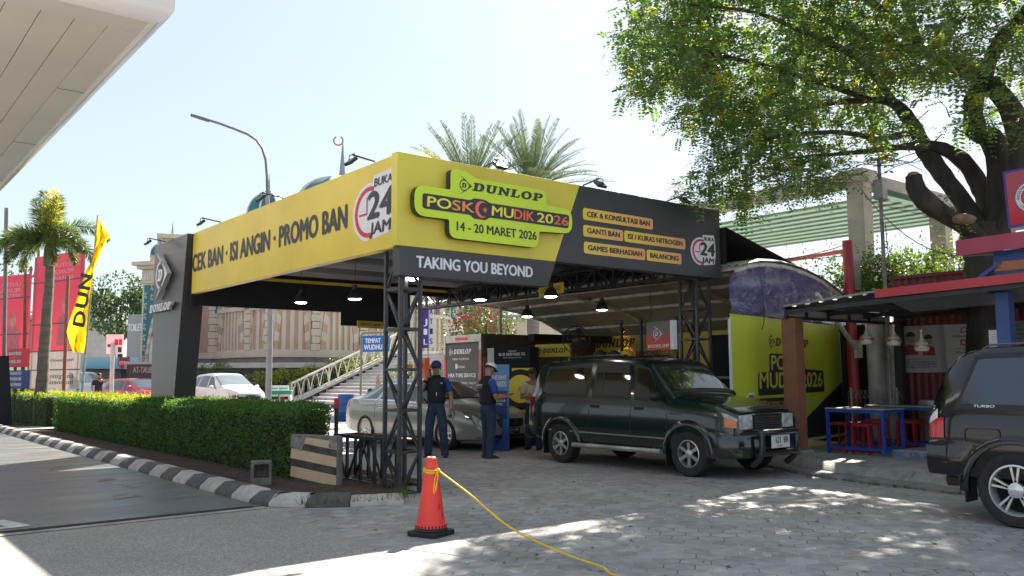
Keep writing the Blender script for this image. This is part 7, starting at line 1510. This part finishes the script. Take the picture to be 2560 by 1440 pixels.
for i,(u,v,d,rx,rz,m_,l) in enumerate(((655,948,45,.9,.40,(0,1,1),'yellow shrub left of the lamp post on the terrace'),(715,946,45.5,1.0,.45,(0,1,1),'yellow and green shrub right of the lamp post'),(795,940,46.5,1.1,.55,(0,0,1),'green and yellow shrub above the cream ramp railing'),(855,928,47,1.1,.75,(0,0,1),'tall green shrub left of the blue direction sign'),(925,925,48,1.2,.8,(0,0,1),'green shrub with yellow tips below the blue direction sign'),(985,920,48.5,1.2,.9,(0,0,1),'green shrub behind the corner truss column'),(1020,938,40,.9,.6,(0,0,0),'dark green shrub low behind the phoning man'),(1075,955,38,.8,.45,(0,0,0),'small green shrub beside the orange red post'))): shrub(u,v,d,(rx,rx,rz),1300,.10,l,50+i,m_)
# creepers on the kiosk roof
m_cr1=leafmat('creeper_leaf',(.03,.065,.02),(.09,.15,.03),.4)
for i,(u,v,d,rad,n,l) in enumerate(((2110,690,19,(1.1,1.1,.55),2200,'thin creeper left of the red pipe above the shed'),(2215,690,18.2,(1.0,1.0,.62),2600,'dark creeper bush behind the thin mast on the kiosk roof'),(2310,690,17.8,(1.0,1.0,.42),2600,'bright creeper bush at the foot of the far pergola pillar'))):
    r=random.Random(70+i); c=at(u,v,d); t=T('creeper',l,'plant',(c.x,c.y,c.z-.5)); b=M(); crown(b,V3((0,0,.5)),rad,n,.075,r); 
    for k in range(22):
        p=V3((r.uniform(-1,1)*rad[0],r.uniform(-1,1)*rad[1],.5+rad[2]*.6)); 
        for j in range(7): q=p+V3((.03*j*r.uniform(-.5,1),0,.07*j)); leaf(b,q,rv(r),rv(r),.06,.035)
    b.obj('foliage',m_cr1,t,fix=False); b=M(); b.tube([(0,0,-c.z+.5+.1),(0,0,.4)],[.06,.03],6); b.obj('stem',m_bark,t)
# ------------------------------------------------------------ people
m_skin=mat('skin_tan',(.36,.19,.12),.55,.08,6); m_skin2=mat('skin_brown',(.30,.155,.10),.55,.08,6); m_navy=mat('navy_vest',(.005,.007,.016),.75,.25,6,bump=.2); m_polo=mat('royal_blue_polo',(.012,.055,.30),.75,.15,8,bump=.2); m_jean=mat('dark_denim',(.012,.026,.06),.85,.35,5,bump=.3,bsc=30,c2=(.028,.055,.11)); m_hair=mat('black_hair',(.01,.009,.009),.6,.3,20); m_shoe=mat('black_shoe',(.015,.015,.017),.6); m_sole=mat('pale_sole',(.45,.43,.40),.7); m_capn=mat('navy_cap',(.012,.028,.13),.7,.1,5); m_capw=mat('white_mesh_cap',(.62,.62,.72),.7,.08,20); m_eye=mat('eye_dark',(.02,.015,.012),.3); m_lip=mat('lip',(.26,.10,.08),.5); m_crs=mat('cream_polo',(.58,.52,.38),.8,.1,6); m_phone=mat('black_phone',(.01,.01,.012),.2)
def skin(name,nodes,edges,root,mat_,par,sub=2):
    "one continuous surface grown round a skeleton: nodes {key:(pos,rx,ry)}"
    ks=list(nodes); ix={k:i for i,k in enumerate(ks)}; me=bpy.data.meshes.new(name); me.from_pydata([nodes[k][0] for k in ks],[(ix[a],ix[c]) for a,c in edges],[])
    o=bpy.data.objects.new(name,me); COL.objects.link(o); m=o.modifiers.new('s','SKIN'); m.use_smooth_shade=True; m.branch_smoothing=.4
    if not me.skin_vertices: me.attributes  # layer is made by the modifier
    try: sv=me.skin_vertices[0].data
    except Exception:
        bm=bmesh.new(); bm.from_mesh(me); bm.verts.layers.skin.verify(); bm.to_mesh(me); bm.free(); sv=me.skin_vertices[0].data
    for k in ks: sv[ix[k]].radius=(nodes[k][1],nodes[k][2] if len(nodes[k])>2 else nodes[k][1]); sv[ix[k]].use_root=(k==root)
    s_=o.modifiers.new('d','SUBSURF'); s_.levels=sub; s_.render_levels=sub
    dg=bpy.context.evaluated_depsgraph_get(); dg.update(); m2=bpy.data.meshes.new_from_object(o.evaluated_get(dg)); bpy.data.objects.remove(o); bpy.data.meshes.remove(me); m2.name=name
    m2.materials.clear(); m2.materials.append(mat_); m2.polygons.foreach_set('use_smooth',[True]*len(m2.polygons)); o=bpy.data.objects.new(name,m2); COL.objects.link(o); o.parent=par; return o
def hand(nodes,edges,k,wrist,d,palmn,curl,thumb,sc=1.):
    "palm, four bent fingers and a thumb added to the body skeleton"
    d=V3(d).normalized(); n=V3(palmn); n=(n-d*n.dot(d)).normalized(); s_=d.cross(n); P=V3(wrist)
    nodes[k+'p']=(P+d*.05*sc,.030*sc,.018*sc); edges.append((k,k+'p'))
    for i,(off,L) in enumerate(((-.030,.062),(-.010,.074),(.011,.070),(.030,.054))):
        b0=P+d*.088*sc+s_*off*sc; nodes[k+f'k{i}']=(b0,.0115*sc,.0105*sc); edges.append((k+'p',k+f'k{i}'))
        a=curl*.6; d1=d*math.cos(a)+n*math.sin(a); a2=curl*1.5; d2=d*math.cos(a2)+n*math.sin(a2)
        q=b0+d1*L*.55*sc; nodes[k+f'm{i}']=(q,.0095*sc,.009*sc); nodes[k+f't{i}']=(q+d2*L*.5*sc,.0075*sc,.007*sc); edges+= [(k+f'k{i}',k+f'm{i}'),(k+f'm{i}',k+f't{i}')]
    t0=P+d*.035*sc-s_*.03*thumb*sc; t1=t0+(d*.6-s_*thumb*.7+n*.5).normalized()*.038*sc; nodes[k+'h']=(t0,.013*sc,.013*sc); nodes[k+'h1']=(t1,.011*sc,.010*sc); nodes[k+'h2']=(t1+(d*.8+n*.6).normalized()*.03*sc,.009*sc,.008*sc); edges+=[(k+'p',k+'h'),(k+'h',k+'h1'),(k+'h1',k+'h2')]
def person(label,loc,rz,H=1.70,arms=None,legs=None,top='vest',head=(0,0),cap=None,skin_=None,hairc=None,sit=False,belly=1.):
    """local axes: faces +Y, left is -X... right hand on +X side is the person's right when seen from behind"""
    sk=skin_ or m_skin; r=T('person',label,'person',loc,rz); k=H/1.70
    S_=lambda x,y,z: V3((x*k,y*k,z*k))
    lg=legs or {}; fl=V3(lg.get('L',(-.13,.04,0))); fr=V3(lg.get('R',(.13,-.02,0)))
    hz=.90; nodes={}; ed=[]; toe_={}
    nodes['pel']=(S_(0,0,hz+.02),.11*k,.09*k); nodes['waist']=(S_(0,.0,1.06),.150*k,.115*k*belly); nodes['chest']=(S_(0,-.005,1.25),.170*k,.125*k); nodes['sh']=(S_(0,-.015,1.385),.13*k,.085*k); nodes['neck']=(S_(0,.0,1.46),.056*k,.058*k)
    hy,hp=head; hd=V3((math.sin(hy),math.cos(hy),0)); tip=V3((0,.0,0))+hd*math.sin(hp)
    hb=S_(0,.01,1.52)+hd*.02*math.sin(hp); nodes['jaw']=(hb+V3((0,0,.0))+hd*.012*k,.060*k,.068*k); nodes['skull']=(hb+V3((0,0,.085*k))+hd*(.085*k*math.sin(hp)),.078*k,.092*k); nodes['crown']=(hb+V3((0,0,.145*k))+hd*(.12*k*math.sin(hp))-hd*.012*k,.062*k,.075*k)
    ed+=[('pel','waist'),('waist','chest'),('chest','sh'),('sh','neck'),('neck','jaw'),('jaw','skull'),('skull','crown')]
    for sd,f in((-1,fl),(1,fr)):
        s='L' if sd<0 else 'R'; hip=S_(sd*.095,0,.86); foot=S_(f.x,f.y,.075); kn=(hip+foot)*.5+S_(0,.03,.03)
        nodes['hip'+s]=(hip,.078*k,.08*k); nodes['kn'+s]=(kn,.055*k,.058*k); nodes['cf'+s]=(kn.lerp(foot,.35)-S_(0,.015,0),.052*k,.054*k); nodes['an'+s]=(foot,.040*k,.045*k); toe_[s]=(foot+S_(f.x*.15,.15,-.04),.038*k,.030*k)
        ed+=[('pel','hip'+s),('hip'+s,'kn'+s),('kn'+s,'cf'+s),('cf'+s,'an'+s)]
        el,wr=(arms or {}).get(s,((sd*.27,-.03,1.10),(sd*.29,.06,.86))); sh=S_(sd*.185,-.015,1.375); el=S_(*el);wr=S_(*wr)
        nodes['sh'+s]=(sh,.058*k,.06*k); nodes['ua'+s]=(sh.lerp(el,.5),.049*k,.05*k); nodes['el'+s]=(el,.040*k,.042*k); nodes['fa'+s]=(el.lerp(wr,.35),.041*k,.041*k); nodes['wr'+s]=(wr,.026*k,.030*k)
        ed+=[('sh','sh'+s),('sh'+s,'ua'+s),('ua'+s,'el'+s),('el'+s,'fa'+s),('fa'+s,'wr'+s)]
        hn=(arms or {}).get('h'+s,{}); hand(nodes,ed,'wr'+s,wr,hn.get('d',wr-el),hn.get('n',(-sd,.2,0)),hn.get('c',.6),-sd if hn.get('t') is None else hn['t'],k)
    skin('body',nodes,ed,'pel',sk,r,2)
    grow=lambda q,a,b_=None:(nodes[q][0],nodes[q][1]+a*k,nodes[q][2]+(b_ or a)*k)
    # trousers
    tn={'wst0':(S_(0,0,1.08),.15*k,.12*k),'pel':(S_(0,0,.91),.195*k,.150*k),'wst':(S_(0,0,1.0),.180*k,.145*k)}; te=[('pel','wst'),('wst','wst0')]
    for s in'LR': tn.update({'hip'+s:(nodes['hip'+s][0],.118*k,.125*k),'kn'+s:grow('kn'+s,.026),'cf'+s:grow('cf'+s,.026),'an'+s:(nodes['an'+s][0]+V3((0,0,.0)),.070*k,.078*k),'hm'+s:(nodes['an'+s][0]+V3((0,0,-.05)),.070*k,.08*k)}); te+=[('pel','hip'+s),('hip'+s,'kn'+s),('kn'+s,'cf'+s),('cf'+s,'an'+s),('an'+s,'hm'+s)]
    skin('trousers',tn,te,'pel',m_jean,r,2)
    shirt=m_polo if top=='vest' else (m_crs if top=='cream' else m_navy)
    tn={'hem':(S_(0,0,.90),.20*k,.158*k),'waist':grow('waist',.014),'chest':grow('chest',.012),'sh':grow('sh',.012),'nk':(S_(0,-.005,1.435),.072*k,.070*k)}; te=[('hem','waist'),('waist','chest'),('chest','sh'),('sh','nk')]
    for s in'LR': sh=nodes['sh'+s][0];el=nodes['el'+s][0]; tn.update({'sh'+s:grow('sh'+s,.014),'ua'+s:grow('ua'+s,.024),'cu'+s:(sh.lerp(el,.78),.066*k,.068*k)}); te+=[('sh','sh'+s),('sh'+s,'ua'+s),('ua'+s,'cu'+s)]
    skin('shirt',tn,te,'hem',shirt,r,2)
    vest=None
    if top=='vest':
        tn={'hem':(S_(0,0,.93),.208*k,.168*k),'waist':grow('waist',.030),'chest':grow('chest',.028),'sh':(S_(0,-.015,1.375),.16*k,.112*k),'nk':(S_(0,-.01,1.44),.085*k,.085*k),'col':(S_(0,-.012,1.495),.088*k,.090*k)}; te=[('hem','waist'),('waist','chest'),('chest','sh'),('sh','nk'),('nk','col')]
        for s,sd in(('L',-1),('R',1)): tn['a'+s]=(S_(sd*.165,-.015,1.375),.075*k,.078*k); te.append(('sh','a'+s))
        vest=skin('vest',tn,te,'hem',m_navy,r,2)
    # head details
    hc=nodes['skull'][0]; side=V3((hd.y,-hd.x,0)); up=(V3((0,0,1))+hd*math.sin(hp)*.9).normalized(); fwd=(hd-V3((0,0,1))*math.sin(hp)*.9).normalized()
    face=hc+up*-.02*k
    b=M(); b.rings([[face+fwd*(.088*k)+up*.025*k+side*x*k for x in(-.008,0,.008)],[face+fwd*.112*k-up*.012*k+side*x*k for x in(-.016,0,.016)],[face+fwd*.088*k-up*.022*k+side*x*k for x in(-.014,0,.014)]],0,False,False); b.obj('nose',sk,r,smooth=60)
    b=M(); [b.ball(face+fwd*.086*k+up*.018*k+side*x*k,(.011*k,.011*k,.007*k),8,0,5) for x in(-.031,.031)]; [b.bar(face+fwd*.091*k+up*.037*k+side*(x-.014)*k,face+fwd*.091*k+up*.039*k+side*(x+.014)*k,.008*k) for x in(-.032,.032)]; b.obj('eyes',m_eye,r)
    b=M(); b.bar(face+fwd*.090*k-up*.046*k-side*.022*k,face+fwd*.090*k-up*.046*k+side*.022*k,.012*k); b.obj('mouth',m_lip,r)
    b=M(); [b.ball(face+side*x*k+up*.005*k-fwd*.008*k,(.012*k,.02*k,.032*k),8,0,6) for x in(-.082,.082)]; b.obj('ears',sk,r,smooth=60)
    def shell(z0,rx,ry,rz,m_,name,frac=.0,back=0):
        q=M(); rg=[]
        for i in range(7):
            t=pi/2*i/6; rg.append([hc+up*(z0+rz*math.sin(t))*k+(side*rx*math.cos(t)*math.cos(a)+fwd*(ry*math.cos(t)*math.sin(a)-back))*k for a in[2*pi*j/20 for j in range(20)]])
        q.rings(rg,0,False); return q.obj(name,m_,r,smooth=60)
    shell(.0,.088,.100,.098,m_hair,'hair',back=.016)
    if cap:
        c=shell(.035,.098,.112,.10,cap[0],'cap',back=.008); q=M(); g=[[hc+up*(.040-.02*abs(x)/.08)*k+side*x*k+fwd*(.085+(.09*(1-(x/.088)**2))*t)*k-up*.012*t*k for x in[-.08+.02*j for j in range(9)]] for t in(0,.5,1)]; q.rings(g,0,False,False); q.rings([[p-up*.006 for p in row] for row in g],0,False,False); q.obj('cap_peak',cap[1],c,smooth=60)
    for s in'LR':
        a=nodes['an'+s][0]; t=toe_[s][0]; d=(t-a); d.z=0; d.normalize(); w_=d.cross(V3((0,0,1))); q=M(); rg=[]
        for x,hw,h in((-.075,.030,.085),(-.06,.040,.10),(.0,.042,.105),(.07,.046,.075),(.14,.044,.055),(.185,.030,.035)): o_=V3((a.x,a.y,0))+d*x*k; rg.append([o_-w_*hw*k+V3((0,0,.012)),o_-w_*hw*k*.95+V3((0,0,h*.55*k)),o_+V3((0,0,h*k)),o_+w_*hw*k*.95+V3((0,0,h*.55*k)),o_+w_*hw*k+V3((0,0,.012))])
        q.rings(rg,0,True); sh=q.obj('shoe',m_shoe,r,smooth=60); q=M(); q.ext(Fr((a.x,a.y,0),d,w_*-1 if d.cross(w_).z<0 else w_),[(-.08*k,-.04*k),(.08*k,-.05*k),(.19*k,-.03*k),(.19*k,.03*k),(.08*k,.05*k),(-.08*k,.04*k)],0,.014); q.obj('sole',m_sole,sh)
    return r,nodes,vest
def face_to(p,u,v,d): q=at(u,v,d); return math.atan2(-(q.x-p[0]),(q.y-p[1]))
TOCAM=math.atan2(-(CAMX-3.3),(CAMY-3.9))
# man on the phone: faces the viewer, right hand holds a phone at his ear
r,nd,v=person('man in dark vest and navy cap phoning beside the corner column',(3.22,3.98,.004),TOCAM+R_(-8),1.735,
  arms={'R':((.30,.06,1.12),(.155,.13,1.42)),'hR':{'d':(-.18,-.02,.95),'n':(-1,-.35,0),'c':1.0,'t':1},'L':((-.265,-.03,1.10),(-.27,.05,.86)),'hL':{'d':(.02,.15,-1),'n':(1,.3,0),'c':1.1}},
  legs={'L':(-.17,.06,0),'R':(.15,-.02,0)},head=(R_(10),R_(4)),cap=(m_capn,m_capn))
w_=nd['wrR'][0]; b=M(); b.fbox(Fr(w_+V3((-.065,-.01,.10)),(.3,1,0),(.12,-.15,1)),-.035,.035,-.075,.075,-.005,.005); o=b.obj('mobile_phone',m_phone,bevel=.003); o.matrix_world=r.matrix_basis.copy(); tag(o,'black mobile phone held at the ear of the man in the navy cap','phone')
b=M(); q=nd['wrR'][0]; e=nd['elR'][0]; b.tube([q+(e-q)*.12,q+(e-q)*.24],.036,12); b.obj('wrist_watch',m_phone,r)
b=M(); q=nd['wrL'][0]+V3((0,.05,-.12)); b.tube([q,q+V3((-.05,.04,-.05)),q+V3((-.08,.06,.02)),q+V3((-.07,.05,.10)),q+V3((-.03,.03,.13))],.009,6); b.box(q.x-.03,q.x+.03,q.y-.02,q.y+.02,q.z-.03,q.z+.03); o=b.obj('key_lanyard',m_phone); o.matrix_world=r.matrix_basis.copy(); tag(o,'black keys on a looped strap in the hand of the phoning man','keys')
F=Fr((-.03,.168,1.13),(-1,0,0),(0,0,1)); b=M(); b.fbox(F,-.008,.004,0,.06,-.01,.006); b.fbox(F,.07,.11,.22,.232,-.02,-.004); b.obj('zip_pull',m_wht,r)
# man in white cap seen from behind-right looking down at his phone
RZ2=TOCAM+pi+R_(-62)
r,nd,v=person('man in dark vest and white mesh cap looking down at his phone',(3.78,3.15,.004),RZ2,1.70,
  arms={'R':((.25,.02,1.08),(.13,.27,1.10)),'hR':{'d':(-.25,.95,.15),'n':(-.2,0,1),'c':.9,'t':1},'L':((-.26,.0,1.08),(-.06,.27,1.09)),'hL':{'d':(.35,.9,.1),'n':(.2,0,1),'c':.9,'t':-1}},
  legs={'L':(-.11,.02,0),'R':(.10,-.02,0)},head=(R_(-6),R_(32)),cap=(m_capw,m_capn),belly=1.1)
w_=nd['wrR'][0]; b=M(); b.fbox(Fr(w_+V3((-.03,.13,.03)),(1,0,0),(0,.9,.35)),-.036,.036,-.075,.075,-.005,.005); o=b.obj('mobile_phone',m_phone,bevel=.003); o.matrix_world=r.matrix_basis.copy(); tag(o,'black mobile phone in the hands of the man in the white cap','phone')
F=Fr((0,-.163,1.30),(1,0,0),(0,.1,1)); b=M(); wordmark(b,F,-.07,0,.033,.17,.01); arrow(b,F,-.10,.016,.05,.01); text(b,F,'TAKING YOU BEYOND',-.07,-.035,.012,.15,.0,0,.01); b.obj('vest_print',m_wht,v or r)
# others
p=at(1334,990,17.4); person('man in a cream polo shirt looking down behind the rear of the green van',(p.x,p.y,.004),TOCAM+R_(-25),1.64,arms={'R':((.25,.05,1.08),(.06,.22,1.12)),'L':((-.26,.04,1.08),(-.05,.24,1.08))},top='cream',head=(R_(10),R_(28)),skin_=m_skin2)
p=at(1622,990,19.0); person('seller in a dark cap standing inside the mesh screen behind the van roof',(p.x,p.y,.004),TOCAM,1.66,top='dark',head=(0,R_(15)),cap=(m_capn,m_capn),skin_=m_skin2)
p=at(246,985,36); person('man in a black shirt pointing to the right beyond the hedge',(p.x,p.y,0),TOCAM+R_(40),1.72,arms={'R':((.27,.02,1.12),(.26,.1,.9)),'L':((-.10,.26,1.36),(-.20,.46,1.42))},top='dark',head=(R_(20),0),skin_=m_skin2)
p=at(926,990,33); person('person crouched low with black hair before the white stairs',(p.x,p.y,-.62),TOCAM+R_(-90),1.66,top='dark',head=(0,R_(10)),skin_=m_skin2)
